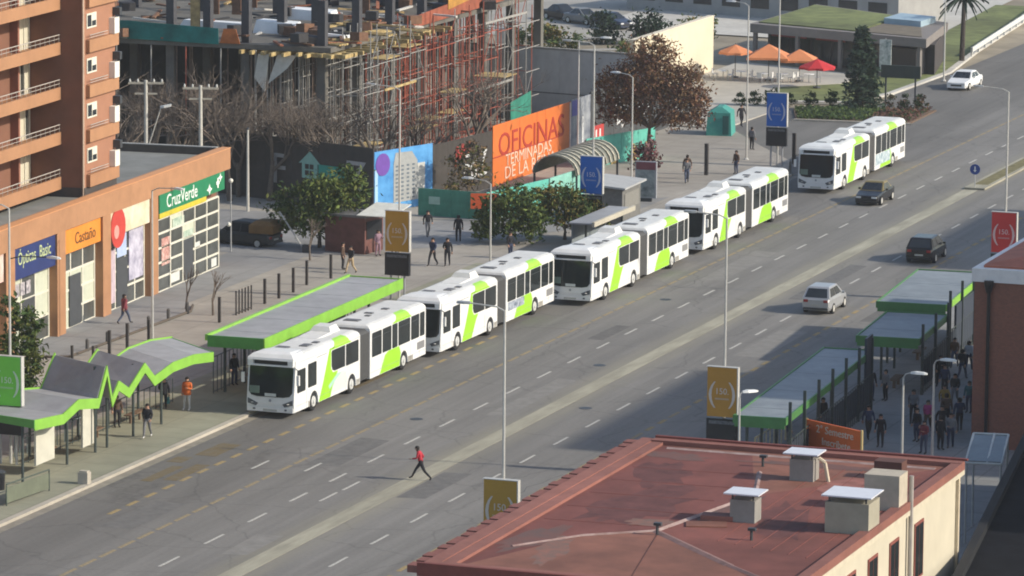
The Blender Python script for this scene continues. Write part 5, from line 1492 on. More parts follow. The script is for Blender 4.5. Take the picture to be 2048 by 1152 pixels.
ret = thing('retail_building', 'low retail building with a grass roof and dark recessed shopfront behind the umbrellas', 'building', (-37.6, 173.7, 0.06), R(-19.3))
rf = mat('fascia_taupe', (0.20, 0.18, 0.165), 0.85, 0.08, 1.2)
def rpoly(i):
    return [(i, 1.2 * i), (18.0 - i, 1.2 * i), (11.8 - i * 0.7, 12.5 - i), (-5.5 + i, 17.5 - i)]
MB().prism([(0.3, 2.2), (17.4, 2.2), (11.6, 12.3), (-5.2, 17.2)], 0, 2.5).build('core', mat('retail_dark', (0.05, 0.042, 0.04), 0.8, 0.2, 1.5), ret)
MB().prism(rpoly(0), 2.45, 3.2).build('roof_slab', rf, ret)
stuff(MB().prism([(0.2, 1.0), (10.5, 0.9), (6.5, 13.3), (-4.9, 16.4)], 3.203, 3.3).build('roof_grass', grass_m, ret))
MB().prism([(10.6, 0.9), (17.0, 0.8), (12.6, 7.2), (8.6, 7.4)], 3.203, 3.26).build('roof_gravel', mat('roof_brown', (0.15, 0.125, 0.09), 0.95, 0.2, 1), ret)
MB().prism([(8.4, 7.8), (12.3, 7.6), (11.0, 11.8), (7.0, 12.4)], 3.203, 3.7).build('skylight', mat('skylight_blue', (0.30, 0.40, 0.46), 0.4, 0.1, 1), ret)
for k in range(6):
    MB().box(0.6 + 2.2 * k, 2.5 + 2.2 * k, 2.14, 2.198, 0.1, 2.0).build('window_pane', dark_glass, ret)
for x0, x1 in ((0.8, 4.4), (5.4, 8.4)):
    MB().box(x0, x1, 2.05, 2.139, 2.05, 2.42).build('shop_sign', mat('retail_sign_red', (0.28, 0.05, 0.045), 0.5, 0.2, 2), ret)
cl = MB().box(-0.15, 0.15, -0.15, 0.15, 0, 2.45).mesh('column', rf)
for x in (0.4, 4.8, 9.2, 13.4, 17.2):
    put('column', cl, ret, (x, 0.25, 0))
MB().box(13.8, 16.6, 0.6, 2.1, 0, 2.2).build('recess_shade_box', black_paint, ret)  # solid black box stands in for the shade inside the opening
t = thing('banner', 'tall pale banner beside the pine tree at the retail building', 'banner', (-23.6, 166.0, 0.06))
MB().box(-0.5, 0.5, -0.04, 0.04, 0.5, 3.2).build('cloth', mat('banner_pale', (0.30, 0.42, 0.40), 0.8, 0.5, 2.5, col2=(0.66, 0.70, 0.68)), t)
MB().tube((0, 0.06, 0), (0, 0.06, 3.3), 0.04, n=6).build('pole', steel, t)

# terrace umbrellas with tables and chairs
def umbrella(label, loc, r, h, m, square=False):
    t = thing('sun_umbrella', label, 'umbrella', loc, R(12), 'terrace umbrellas')
    n = 4 if square else 8
    z0 = h - r * 0.42
    apex = (0, 0, h)
    for k in range(n):
        a0, a1 = 2 * PI * k / n + PI / n, 2 * PI * (k + 1) / n + PI / n
        p0 = (r * math.cos(a0), r * math.sin(a0), z0)
        p1 = (r * math.cos(a1), r * math.sin(a1), z0)
        mid = [((p0[i] + p1[i]) / 2) for i in range(3)]
        mid = (mid[0] * 0.96, mid[1] * 0.96, z0 + 0.02)
        vs = [apex, p0, mid, p1, (p0[0], p0[1], z0 - 0.18), (mid[0], mid[1], z0 - 0.15), (p1[0], p1[1], z0 - 0.18)]
        b = MB().add(vs, [(0, 1, 2), (0, 2, 3), (1, 4, 5, 2), (2, 5, 6, 3)])
        b.build('canopy_panel', m, t)
    MB().tube((0, 0, 0), (0, 0, h + 0.08), 0.035, n=6).build('pole', dark_steel, t)
    MB().lathe([(0.32, 0), (0.3, 0.1), (0.06, 0.14)], n=10).build('base', dark_steel, t)
    return t
uo = mat('umbrella_orange', (0.60, 0.22, 0.09), 0.8, 0.07, 1.5)
ur = mat('umbrella_red', (0.48, 0.025, 0.03), 0.8, 0.07, 1.5)
umbrella('leftmost orange terrace umbrella next to the cream wall', (-35.0, 161.0, 0.1), 1.45, 2.75, uo)
umbrella('largest orange terrace umbrella, in the middle of the terrace', (-31.9, 160.2, 0.1), 2.4, 3.0, uo, True)
umbrella('orange terrace umbrella partly behind the red one', (-29.4, 160.6, 0.1), 2.0, 2.65, uo, True)
umbrella('red terrace umbrella at the right end beside the pine tree', (-26.8, 156.8, 0.1), 1.55, 2.35, ur)
def table_set(label, loc):
    t = thing('table', label, 'table', loc, 0, 'tables under the terrace umbrellas')
    MB().lathe([(0.45, 0.70), (0.45, 0.73)], n=12).build('table_top', white_paint, t)
    MB().tube((0, 0, 0), (0, 0, 0.7), 0.04, n=6).build('leg', steel, t)
    return t
def chair(label, loc, rz):
    c = thing('chair', label, 'chair', loc, rz, 'pale chairs on the terrace')
    cm2 = mat('chair_pale', (0.62, 0.62, 0.6), 0.5)
    MB().box(-0.22, 0.22, -0.22, 0.22, 0.42, 0.47).build('seat', cm2, c)
    MB().box(-0.22, 0.22, 0.19, 0.24, 0.48, 0.9).build('backrest', cm2, c)
    lm = MB().box(-0.02, 0.02, -0.02, 0.02, 0, 0.42).mesh('leg', steel)
    for a in (-0.19, 0.19):
        for b in (-0.19, 0.19):
            put('leg', lm, c, (a, b, 0))
    return c
tb0 = table_set('small white round table under a terrace umbrella', (-35.6, 159.6, 0.09))
for x, y in ((-34.1, 159.7), (-32.0, 158.9), (-30.4, 159.3), (-28.4, 160.0)):
    dup(tb0, (x, y, 0.09))
c0 = chair('pale plastic chair at a terrace table', (-36.3, 159.6, 0.09), R(90))
for x, y, a in ((-34.9, 159.4, -90), (-34.8, 158.9, 120), (-33.4, 159.9, -80), (-32.7, 158.7, 80), (-31.3, 158.6, -90), (-31.0, 159.2, 100), (-29.7, 159.4, -100), (-29.1, 159.9, 90), (-27.7, 160.2, -70), (-32.0, 158.1, 180), (-30.4, 158.5, 170)):
    dup(c0, (x, y, 0.09), R(a))

# ---------------------------------------------------------------- near building with the red roof
red_roof = mat('red_roof_coating', (0.138, 0.045, 0.036), 0.92, 0.24, 0.55, big=0.2, stretch=(1.0, 0.6, 1.0))
red_roof2 = mat('red_roof_worn', (0.195, 0.080, 0.053), 0.85, 0.22, 0.6, big=0.2)
red_edge = mat('red_edge', (0.235, 0.095, 0.072), 0.85, 0.14, 0.8, big=0.12)
cream_wall = mat('cream_wall', (0.50, 0.455, 0.35), 0.9, 0.06, 0.8, big=0.05)
X0, X1, YA, YB2, ZR = 18.5, 32.2, -52.3, -27.0, 8.0
rb_ = thing('red_roofed_building', 'cream building with a flat dark red roof in the near right corner', 'building', (X0, YA, 0.1), 0)
LX, LY = X1 - X0, YB2 - YA
ZT = ZR - 0.1
MB().box(0.35, LX - 0.35, 0.35, LY - 0.35, 0, ZT - 0.5).build('wall', cream_wall, rb_)
MB().box(0.2, LX - 0.2, 0.2, LY - 0.2, ZT - 0.5, ZT - 0.3).build('roof_slab', mat('slab_cream', (0.5, 0.45, 0.34), 0.9), rb_)
# the roof deck: four sheets of coating laid butt to butt, ridge rolls over their joints
facets = [
    ([(1.25, 0.7), (LX - 0.62, 0.7), (10.2, 4.5), (6.0, 9.0), (3.7, 7.2)], red_roof2),
    ([(1.25, 0.7), (3.7, 7.2), (6.0, 9.0), (7.5, 16.5), (5.2, LY - 1.5), (1.25, LY - 0.75)], red_roof),
    ([(6.0, 9.0), (10.2, 4.5), (LX - 0.62, 0.7), (LX - 0.62, LY - 0.75), (7.5, 16.5)], mat('red_roof_mid', (0.168, 0.056, 0.043), 0.92, 0.24, 0.5, big=0.22)),
    ([(7.5, 16.5), (LX - 0.62, LY - 0.75), (1.25, LY - 0.75), (5.2, LY - 1.5)], red_roof2)]
ZD = ZT - 0.14
for poly, m in facets:
    MB().prism(poly, ZT - 0.3, ZD).build('roof', m, rb_)
def ridge(a, b, w, h, m, nm='roof_ridge'):
    a, b = Vector((a[0], a[1], ZD + 0.003)), Vector((b[0], b[1], ZD + 0.003))
    d = (b - a).normalized()
    s_ = Vector((-d.y, d.x, 0)) * w / 2
    up = Vector((0, 0, h))
    MB().add([a - s_, a + s_, a + up, b - s_, b + s_, b + up], [(0, 2, 1), (3, 4, 5), (0, 3, 5, 2), (1, 2, 5, 4), (0, 1, 4, 3)]).build(nm, m, rb_)
pale_seam = mat('seam_pale', (0.32, 0.19, 0.16), 0.85, 0.35, 1.5, col2=(0.40, 0.30, 0.27))
ridge((6.0, 9.0), (7.5, 16.5), 0.26, 0.07, pale_seam)
ridge((7.5, 16.5), (6.4, 20.8), 0.2, 0.05, pale_seam)
ridge((3.7, 7.2), (6.0, 9.0), 0.2, 0.06, pale_seam)
ridge((2.0, 4.6), (3.7, 7.2), 0.2, 0.05, pale_seam)
ridge((6.0, 9.0), (10.2, 4.5), 0.4, 0.05, mat('seam_grey', (0.20, 0.115, 0.10), 0.85, 0.25, 2))
ridge((10.2, 4.5), (12.6, 2.2), 0.3, 0.05, mat('seam_grey', (0.20, 0.115, 0.10), 0.85, 0.25, 2))
ridge((1.6, LY - 1.3), (12.6, LY - 1.35), 0.3, 0.05, pale_seam)
ridge((6.2, 8.6), (7.6, 1.2), 0.06, 0.02, mat('seam_dark', (0.08, 0.03, 0.025), 0.9), 'roof_seam')
for k in range(6):
    ridge((8.6 + 0.75 * k, 8.2 - 0.3 * k), (8.6 + 0.75 * k, 22.5), 0.05, 0.018, mat('seam_red', (0.15, 0.045, 0.035), 0.85), 'roof_seam')
for k in range(5):
    ridge((1.5, 9.5 + 2.6 * k), (6.4, 9.7 + 2.6 * k), 0.05, 0.014, mat('seam_red', (0.15, 0.045, 0.035), 0.85), 'roof_seam')
def stain(poly, m, z):
    mb = MB()
    n = len(poly)
    mb.add([(x, y, ZD + z) for x, y in poly], [tuple(range(n))])
    mb.build('worn_patch', m, rb_)
sr = random.Random(77)
def blot(cx, cy, rx, ry, rot, m, z, n=22):
    pts = []
    for k in range(n):
        a = 2 * PI * k / n
        f = 1 + sr.uniform(-0.28, 0.28)
        x, y = rx * f * math.cos(a), ry * f * math.sin(a)
        pts.append((cx + x * math.cos(rot) - y * math.sin(rot), cy + x * math.sin(rot) + y * math.cos(rot)))
    stain(pts, m, z)
bare_p = mat('bare_patch', (0.235, 0.165, 0.135), 0.9, 0.4, 2.2, col2=(0.25, 0.105, 0.075))
grey_p = mat('grey_patch', (0.185, 0.118, 0.105), 0.9, 0.4, 1.6, col2=(0.165, 0.068, 0.054))
dark_p = mat('dark_patch', (0.115, 0.040, 0.034), 0.85, 0.3, 1.2)
blot(3.55, 4.6, 0.55, 2.4, 0.15, bare_p, 0.004)
blot(2.3, 6.2, 0.7, 2.6, -0.2, grey_p, 0.008)
blot(4.0, 13.0, 1.5, 3.6, -0.1, dark_p, 0.004)
blot(3.0, 19.0, 1.0, 2.6, 0.2, dark_p, 0.004)
blot(9.8, 12.5, 1.0, 3.2, 0.3, dark_p, 0.004)
blot(5.4, 10.4, 0.9, 0.7, 0.3, bare_p, 0.008)
blot(10.8, 19.0, 1.3, 1.8, 0.1, mat('faded_patch', (0.25, 0.10, 0.078), 0.85, 0.3, 1.4), 0.008)
blot(2.4, 22.6, 0.7, 1.4, 1.4, grey_p, 0.008)
blot(8.0, 22.8, 2.6, 0.5, 0.05, grey_p, 0.008)
blot(7.4, 13.4, 0.5, 2.6, -0.2, grey_p, 0.012)

# parapets and coping
MB().box(0.2, 0.75, 0.2, LY - 0.2, ZT - 0.3, ZT).box(0.752, 1.248, 0.702, LY - 0.752, ZT - 0.3, ZT - 0.03).build('parapet', red_edge, rb_)
MB().box(0.752, LX - 0.2, LY - 0.75, LY - 0.2, ZT - 0.3, ZT + 0.04).build('parapet', red_edge, rb_)
MB().box(0.752, LX - 0.2, 0.2, 0.7, ZT - 0.3, ZT + 0.02).build('parapet', red_edge, rb_)
MB().box(LX - 0.62, LX - 0.2, 0.702, LY - 0.752, ZT - 0.3, ZT + 0.02).build('parapet', red_edge, rb_)
MB().box(0.75, LX - 0.1, LY - 0.24, LY - 0.05, ZT + 0.041, ZT + 0.12).build('coping', mat('coping_red', (0.17, 0.045, 0.035), 0.8), rb_)
MB().box(0.1, LX - 0.1, 0.02, 0.2, ZT - 0.42, ZT + 0.06).build('gutter', mat('coping_red', (0.17, 0.045, 0.035), 0.8), rb_)
tl = MB().box(-0.34, 0.16, 0.02, 0.62, ZT - 0.36, ZT - 0.10).mesh('eave_tile', mat('eave_tile', (0.20, 0.075, 0.058), 0.85, 0.2, 2))
for i in range(33):
    o = put('eave_tile', tl, rb_, (0.06 * (i % 2), 0.2 + 0.75 * i, 0.02 * (i % 3)))
# roof furniture
pale_box = mat('roof_box_cream', (0.42, 0.37, 0.29), 0.85, 0.12, 1.5)
grey_box = mat('roof_box_grey', (0.26, 0.245, 0.22), 0.85, 0.12, 1.5)
cap_m = mat('cap_metal', (0.62, 0.63, 0.66), 0.4, 0.05, 2)
def chimney(nm, x, y, sx, sy, h, m, cap=None, lit=True, rz=0):
    c = MB().box(-sx / 2, sx / 2, -sy / 2, sy / 2, 0, h).build(nm, m, rb_, loc=(x - X0, y - YA, ZT - 0.25))
    c.rotation_euler = (0, 0, rz)
    if cap:
        for a in (-1, 1):
            for b in (-1, 1):
                MB().box(a * sx * 0.42 - 0.03, a * sx * 0.42 + 0.03, b * sy * 0.42 - 0.03, b * sy * 0.42 + 0.03, h, h + 0.22).build('cap_leg', dark_steel, c)
        MB().box(-sx / 2 - cap, sx / 2 + cap, -sy / 2 - cap, sy / 2 + cap, h + 0.22, h + 0.27).build('cap', cap_m, c)
    return c
chimney('chimney', 26.9, -32.2, 0.95, 0.8, 0.95, grey_box, 0.22)
chimney('chimney', 27.0, -40.3, 0.95, 0.85, 0.95, grey_box, 0.2)
chimney('chimney', 31.1, -40.4, 1.65, 1.5, 1.25, mat('roof_box_olive', (0.32, 0.295, 0.225), 0.85, 0.1, 1.5), 0.12)
chimney('roof_box', 31.2, -36.1, 1.35, 1.2, 1.45, pale_box)
chimney('roof_box', 29.9, -30.6, 1.1, 0.8, 0.8, mat('roof_box_red', (0.10, 0.045, 0.035), 0.85), None)
chimney('roof_hatch', 25.9, -41.6, 1.5, 0.9, 0.16, red_roof2, None, rz=0.3)
chimney('roof_hatch', 26.0, -40.5, 1.2, 0.7, 0.3, red_edge, None, rz=0.15)
v = MB().tube((0, 0, 0), (0, 0, 0.42), 0.06, n=6).box(-0.12, 0.16, -0.1, 0.1, 0.42, 0.52)
vm = v.mesh('roof_vent', dark_steel)
for x, y in ((24.75, -43.9), (24.7, -30.4), (28.2, -43.5)):
    put('roof_vent', vm, rb_, (x - X0, y - YA, ZT - 0.2))
MB().path([(27.9 - X0, -32.3 - YA, ZT - 0.15), (27.75 - X0, -32.3 - YA, ZT + 0.6), (27.5 - X0, -32.3 - YA, ZT + 0.75)], 0.08, 7).build('vent_pipe', mat('pipe_cream2', (0.55, 0.47, 0.34), 0.6), rb_)
# garden-side windows on the sunlit wall
fr = MB().box(LX - 0.36, LX - 0.30, 0, 1.3, 0, 2.2).mesh('window_frame', mat('frame_red', (0.22, 0.07, 0.055), 0.6))
pn = MB().box(LX - 0.31, LX - 0.285, 0.1, 0.6, 0.1, 2.1).mesh('pane', dark_glass)
for y in (1.8, 5.0, 8.4, 11.4, 14.4, 18.0):
    for z in (4.6, 1.0):
        w = put('window_frame', fr, rb_, (0, y, z))
        put('pane', pn, w)
        put('pane', pn, w, (0, 0.58, 0))
MB().tube((LX - 0.2, 16.9, 0), (LX - 0.2, 16.9, ZT + 1.0), 0.09, n=8).build('drain_pipe', mat('pipe_grey', (0.33, 0.30, 0.27), 0.6), rb_)
MB().box(LX - 0.34, LX - 0.22, LY - 1.0, LY - 0.8, 0, ZT - 0.3).build('downpipe', mat('pipe_cream2', (0.55, 0.47, 0.34), 0.6), rb_)
# street-side and near-side openings
fr2 = MB().box(0.28, 0.345, 0, 1.4, 0, 1.8).mesh('window_frame', cream_frame)
pn2 = MB().box(0.262, 0.279, 0.1, 1.3, 0.1, 1.7).mesh('pane', dark_glass)
for k in range(6):
    w = put('window_frame', fr2, rb_, (0, 2 + 3.7 * k, 4.6))
    put('pane', pn2, w)
fr3 = MB().box(0, 1.5, 0.28, 0.345, 0, 1.9).mesh('window_frame', cream_frame)
pn3 = MB().box(0.1, 1.4, 0.262, 0.279, 0.1, 1.8).mesh('pane', dark_glass)
for k in range(4):
    for z in (4.6, 1.2):
        w = put('window_frame', fr3, rb_, (1.2 + 3.2 * k, 0, z))
        put('pane', pn3, w)

# ---------------------------------------------------------------- brick building at the right
def brick_material(name, c1, c2, mortar):
    m = bpy.data.materials.new(name)
    m.use_nodes = True
    nt = m.node_tree
    b = nt.nodes['Principled BSDF']
    b.inputs['Roughness'].default_value = 0.9
    tc = nt.nodes.new('ShaderNodeTexCoord')
    mp = nt.nodes.new('ShaderNodeMapping')
    mp.inputs['Rotation'].default_value = (PI / 2, 0, 0)
    nt.links.new(tc.outputs['Object'], mp.inputs[0])
    bt = nt.nodes.new('ShaderNodeTexBrick')
    bt.inputs['Color1'].default_value = (*c1, 1)
    bt.inputs['Color2'].default_value = (*c2, 1)
    bt.inputs['Mortar'].default_value = (*mortar, 1)
    bt.inputs['Scale'].default_value = 4.0
    bt.inputs['Mortar Size'].default_value = 0.012
    nt.links.new(mp.outputs[0], bt.inputs['Vector'])
    nt.links.new(bt.outputs['Color'], b.inputs['Base Color'])
    MATS[name] = m
    return m
brick_m = brick_material('brick_wall', (0.27, 0.10, 0.06), (0.21, 0.08, 0.05), (0.22, 0.17, 0.14))
bb = thing('brick_building', 'red brick building with a white parapet band at the right edge', 'building', (21.8, 14.9, 0.1), 0)
MB().box(0, 14, 0, 23, 0, 8.2).build('wall', brick_m, bb)
MB().box(-0.12, 14.1, -0.12, 23.1, 8.201, 8.85).build('parapet', mat('parapet_white', (0.78, 0.76, 0.72), 0.7, 0.08, 2), bb)
MB().box(0.35, 13.8, 0.35, 22.8, 8.851, 8.95).build('roof', mat('tile_red', (0.40, 0.13, 0.075), 0.8, 0.15, 1.2), bb)
MB().loft([[(0.3, 0.6, 8.951), (14, 0.6, 8.951), (14, 22.6, 8.951), (0.3, 22.6, 8.951)], [(2.5, 3, 9.3), (12, 3, 9.3), (12, 20, 9.3), (2.5, 20, 9.3)]]).build('tiled_roof', mat('tile_red', (0.40, 0.13, 0.075), 0.8), bb)
MB().tube((0.75, -0.14, 0), (0.75, -0.14, 8.1), 0.09, n=8).lathe([(0.13, 7.7), (0.24, 8.1), (0.24, 8.3)], (0.75, -0.18, 0), n=8).build('downpipe', black_paint, bb)
for k in range(4):
    w = MB().box(3.5 + 2.6 * k, 4.8 + 2.6 * k, -0.03, 0.05, 4.6, 6.4).build('window_frame', cream_frame, bb)
    MB().box(3.6 + 2.6 * k, 4.7 + 2.6 * k, -0.045, -0.031, 4.7, 6.3).build('pane', dark_glass, w)
for k in range(6):
    for z in (1.0, 4.8):
        w = MB().box(-0.03, 0.05, 1.5 + 3.4 * k, 3.2 + 3.4 * k, z, z + 2.0).build('window_frame', cream_frame, bb)
        MB().box(-0.045, -0.031, 1.6 + 3.4 * k, 3.1 + 3.4 * k, z + 0.1, z + 1.9).build('pane', dark_glass, w)

# ---------------------------------------------------------------- dark roofed shed and glass canopy beside the red roof
shade_black = mat('shaded_roof_black', (0.010, 0.0105, 0.013), 0.95, 0.3, 1.0, spec=0.08)  # near-black colour stands in for the shade over this roof
ds = thing('dark_shed', 'low roof coloured black for its shade at the right edge', 'building', (32.55, -29.7, 0.1), R(8.2))
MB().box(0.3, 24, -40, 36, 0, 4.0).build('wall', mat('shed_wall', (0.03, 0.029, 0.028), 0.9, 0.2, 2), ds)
MB().box(0, 24.3, -40.3, 36.3, 4.0, 4.3).build('roof', shade_black, ds)
MB().box(0, 0.35, -40.3, 36.3, 4.301, 4.6).build('parapet', mat('shaded_edge_black', (0.010, 0.0105, 0.012), 0.95), ds)
for k in range(1, 4):
    q = MB().box(1.6, 3.6, 3 + 6.5 * k, 7 + 6.5 * k, 4.301, 4.4).build('roof_panel', mat('panel_grey', (0.06, 0.064, 0.07), 0.8), ds)
for y in (-24, -12):
    MB().box(5, 6.5, y, y + 1.4, 4.301, 5.3).build('roof_box', mat('shed_box', (0.12, 0.12, 0.12), 0.8), ds)
gc = thing('glass_canopy', 'small tilted glass canopy between the red roof and the brick wall', 'canopy', (27.35, -4.7, 0.1), R(9))
MB().slab4([(-0.7, -1.8, 3.7), (0.8, -1.8, 3.7), (0.8, 1.8, 4.2), (-0.7, 1.8, 4.2)], 0.04).build('pane', mat('canopy_glass', (0.12, 0.135, 0.135), 0.15, 0.2, 1), gc)
fm = MB()
for a, b in (((-0.73, -1.85, 3.65), (0.82, -1.85, 3.65)), ((0.82, -1.85, 3.65), (0.82, 1.85, 4.25)), ((0.82, 1.85, 4.25), (-0.73, 1.85, 4.25)), ((-0.73, 1.85, 4.25), (-0.73, -1.85, 3.65)), ((0.2, -1.85, 3.67), (0.2, 1.85, 4.27))):
    fm.tube(a, b, 0.06, n=5)
fm.build('frame', mat('frame_pale', (0.50, 0.50, 0.46), 0.5), gc)
for x, y, z in ((-0.7, -1.8, 3.7), (0.8, -1.8, 3.7), (-0.7, 1.8, 4.2), (0.8, 1.8, 4.2)):
    MB().tube((x, y, 0), (x, y, z), 0.05, n=6).build('post', steel, gc)
yw = thing('yellow_wall', 'short ochre wall beneath the glass canopy beside the red roofed building', 'wall', (29.9, -13.0, 0.1), R(9))
MB().box(-0.15, 0.15, -6.5, 6.5, 0, 3.2).build('wall_panel', mat('ochre_wall', (0.42, 0.25, 0.07), 0.85, 0.12, 1.5), yw)
MB().box(-0.2, 0.2, -6.55, 6.55, 3.201, 3.3).build('coping', concrete, yw)
# ---------------------------------------------------------------- trees and plants
def leaf_mesh(blobs, n, size, mats, seed, flat=0.0):
    """leaf clumps: small sprays gathered round twig ends spread through ellipsoids (cx,cy,cz,rx,ry,rz)"""
    r = random.Random(seed)
    mb = MB()
    vol = [b[3] * b[4] * b[5] for b in blobs]
    tot = sum(vol)
    per = 26
    for b, vv in zip(blobs, vol):
        for k in range(int(n * vv / tot / per) + 1):
            while True:
                x, y, z = r.uniform(-1, 1), r.uniform(-1, 1), r.uniform(-1, 1)
                d = x * x + y * y + z * z
                if d <= 1 and (d > 0.3 or r.random() < 0.25):
                    break
            cc = Vector((b[0] + x * b[3], b[1] + y * b[4], b[2] + z * b[5]))
            spread = 0.22 * (b[3] * b[4] * b[5]) ** (1 / 3) * r.uniform(0.6, 1.5)
            mi = r.randrange(len(mats))
            for j in range(int(per * r.uniform(0.5, 1.5))):
                c = cc + Vector((r.gauss(0, 1), r.gauss(0, 1), r.gauss(0, 0.75))) * spread
                s = size * r.uniform(0.4, 1.15)
                u = Vector((r.gauss(0, 1), r.gauss(0, 1), r.gauss(0, 1))).normalized()
                v = u.orthogonal().normalized()
                w = u.cross(v)
                a = r.uniform(0, 2 * PI)
                e1 = (v * math.cos(a) + w * math.sin(a)) * s
                e2 = (w * math.cos(a) - v * math.sin(a)) * s * r.uniform(0.3, 0.65)
                mid = u * s * 0.2
                mb.add([c - e1, c - e2 * 0.8 + mid, c + e1, c + e2 + mid], [(0, 1, 2), (0, 2, 3)], mi if r.random() < 0.7 else r.randrange(len(mats)))
    return mb

def trunk_mesh(h, r0, limbs, seed, m=None):
    r = random.Random(seed)
    mb = MB()
    pts = [Vector((0, 0, 0))]
    for k in range(1, 4):
        pts.append(Vector((r.uniform(-.08, .08) * h * 0.3, r.uniform(-.08, .08) * h * 0.3, h * k / 3)))
    for k in range(3):
        mb.tube(pts[k], pts[k + 1], r0 * (1 - 0.2 * k), r0 * (1 - 0.2 * (k + 1)), n=7)
    for (x, y, z) in limbs:
        e = Vector((x, y, z))
        b = pts[3]
        mid = b.lerp(e, 0.5) + Vector((0, 0, 0.08 * h))
        mb.tube(b, mid, r0 * 0.42, r0 * 0.26, n=6).tube(mid, e, r0 * 0.26, r0 * 0.1, n=5)
    return mb

def leafy_tree(name, label, loc, blobs, n, size, mats, trunk_h, r0, seed, cat='tree', group=None):
    t = thing(name, label, cat, loc, 0, group)
    trunk_mesh(trunk_h, r0, [(b[0], b[1], b[2]) for b in blobs], seed).build('trunk', bark, t)
    leaf_mesh(blobs, n, size, mats, seed).build('crown', mats, t)
    return t

def leafm(nm, col):
    m = mat(nm, col, 0.75, 0.3, 1.2, spec=0.25)
    return m
gr1 = [leafm('leaf_dark_green', (0.035, 0.065, 0.016)), leafm('leaf_mid_green', (0.065, 0.10, 0.022)), leafm('leaf_olive', (0.10, 0.115, 0.025)), leafm('leaf_light_green', (0.12, 0.16, 0.035))]
gr2 = [leafm('leaf_dark_green', (0.028, 0.055, 0.014)), leafm('leaf_olive', (0.085, 0.095, 0.022)), leafm('leaf_mustard', (0.15, 0.115, 0.03)), leafm('leaf_mid_green', (0.055, 0.085, 0.02))]
br1 = [leafm('leaf_brown', (0.16, 0.085, 0.045)), leafm('leaf_russet', (0.20, 0.105, 0.055)), leafm('leaf_dull_red', (0.11, 0.05, 0.04)), leafm('leaf_straw', (0.23, 0.15, 0.075))]
pine_m = [leafm('needle_dark', (0.014, 0.03, 0.018)), leafm('needle_mid', (0.022, 0.045, 0.024)), leafm('needle_blue', (0.03, 0.052, 0.032))]
hedge_m = [leafm('leaf_dark_green', (0.028, 0.055, 0.014)), leafm('hedge_green', (0.035, 0.06, 0.02)), leafm('hedge_russet', (0.11, 0.06, 0.035))]

leafy_tree('green_tree', 'bushy green tree beside the red kiosk in front of the dark hoarding', (-31.6, 62.0, 0.12),
           [(0, 0, 2.6, 1.9, 1.7, 1.5), (-1.7, 0.3, 2.5, 1.5, 1.4, 1.3), (1.5, -0.2, 3.1, 1.6, 1.4, 1.5), (0.9, 0.6, 4.2, 1.4, 1.3, 1.0), (2.6, 0.3, 4.0, 0.9, 0.9, 0.9), (-0.8, -0.4, 1.6, 1.3, 1.2, 0.9), (-2.5, 0.2, 1.9, 0.9, 0.9, 0.9)], 5200, 0.20, gr1, 1.3, 0.15, 11)
leafy_tree('green_tree', 'green tree behind the second bus, left of the pair', (-21.3, 68.2, 0.12),
           [(0, 0, 2.0, 1.7, 1.6, 1.4), (-1.1, 0.5, 1.5, 1.2, 1.2, 1.0), (0.6, -0.4, 2.9, 1.3, 1.2, 0.9), (1.2, 0.3, 1.6, 1.3, 1.2, 1.1), (-1.7, 0, 0.9, 0.9, 0.9, 0.8)], 4000, 0.20, gr1, 0.9, 0.13, 12)
leafy_tree('green_tree', 'green and mustard tree behind the second bus, right of the pair', (-18.6, 71.0, 0.12),
           [(0, 0, 2.1, 1.6, 1.5, 1.2), (1.2, 0.4, 1.6, 1.2, 1.2, 1.0), (-0.8, 0, 2.6, 1.1, 1.1, 0.8), (1.9, 0.2, 1.0, 0.8, 0.8, 0.7)], 3400, 0.20, gr2, 0.8, 0.13, 13)
leafy_tree('green_tree', 'dark bushy tree at the left edge behind the lime green sign', (-26.2, 8.2, 0.12),
           [(0, 0, 2.2, 1.1, 1.1, 1.5), (0.2, 0, 3.7, 0.9, 0.9, 1.1), (-0.5, 0.2, 4.6, 0.6, 0.6, 0.7), (0.5, -0.3, 1.3, 0.9, 0.9, 0.9)], 2600, 0.2, gr1[:3], 0.9, 0.12, 14)
leafy_tree('brown_tree', 'big spreading tree with withered brown leaves by the graffiti hoarding', (-24.9, 107.2, 0.12),
           [(-1.6, 0, 4.2, 1.7, 1.7, 1.3), (1.9, 0.3, 4.3, 1.9, 1.7, 1.5), (0, 0.2, 6.0, 2.3, 2.0, 1.6), (0.2, 0, 7.7, 1.7, 1.4, 1.1), (-2.5, 0.4, 5.6, 1.4, 1.4, 1.2), (2.9, 0, 5.9, 1.5, 1.4, 1.3), (3.2, 0.4, 3.7, 1.0, 0.9, 0.9), (-2.8, 0, 3.6, 1.0, 0.9, 0.9), (0.2, 0, 8.6, 1.0, 0.9, 0.7), (-3.4, 0.2, 4.7, 0.9, 0.9, 0.8), (3.6, 0, 4.8, 0.9, 0.9, 0.9)], 17000, 0.16, br1, 2.6, 0.26, 15)
leafy_tree('small_tree', 'small olive and yellow tree in front of the graffiti letters', (-29.3, 82.2, 0.12),
           [(0, 0, 2.6, 1.3, 1.2, 1.4), (0.5, 0.2, 3.8, 0.9, 0.9, 0.9), (-0.6, 0, 1.6, 0.9, 0.9, 0.8)], 1300, 0.17, [br1[3], gr2[2], gr2[1], bark], 1.2, 0.1, 16)
leafy_tree('brown_shrub', 'maroon leaved shrub under the brown tree, behind the advert column', (-22.6, 99.5, 0.12),
           [(0, 0, 1.7, 1.0, 1.0, 0.95), (0.3, 0, 0.8, 0.6, 0.6, 0.6)], 900, 0.2, [leafm('leaf_maroon', (0.13, 0.045, 0.05)), leafm('leaf_dull_red', (0.11, 0.05, 0.04)), leafm('leaf_mauve', (0.22, 0.12, 0.12))], 0.8, 0.07, 17, 'shrub')

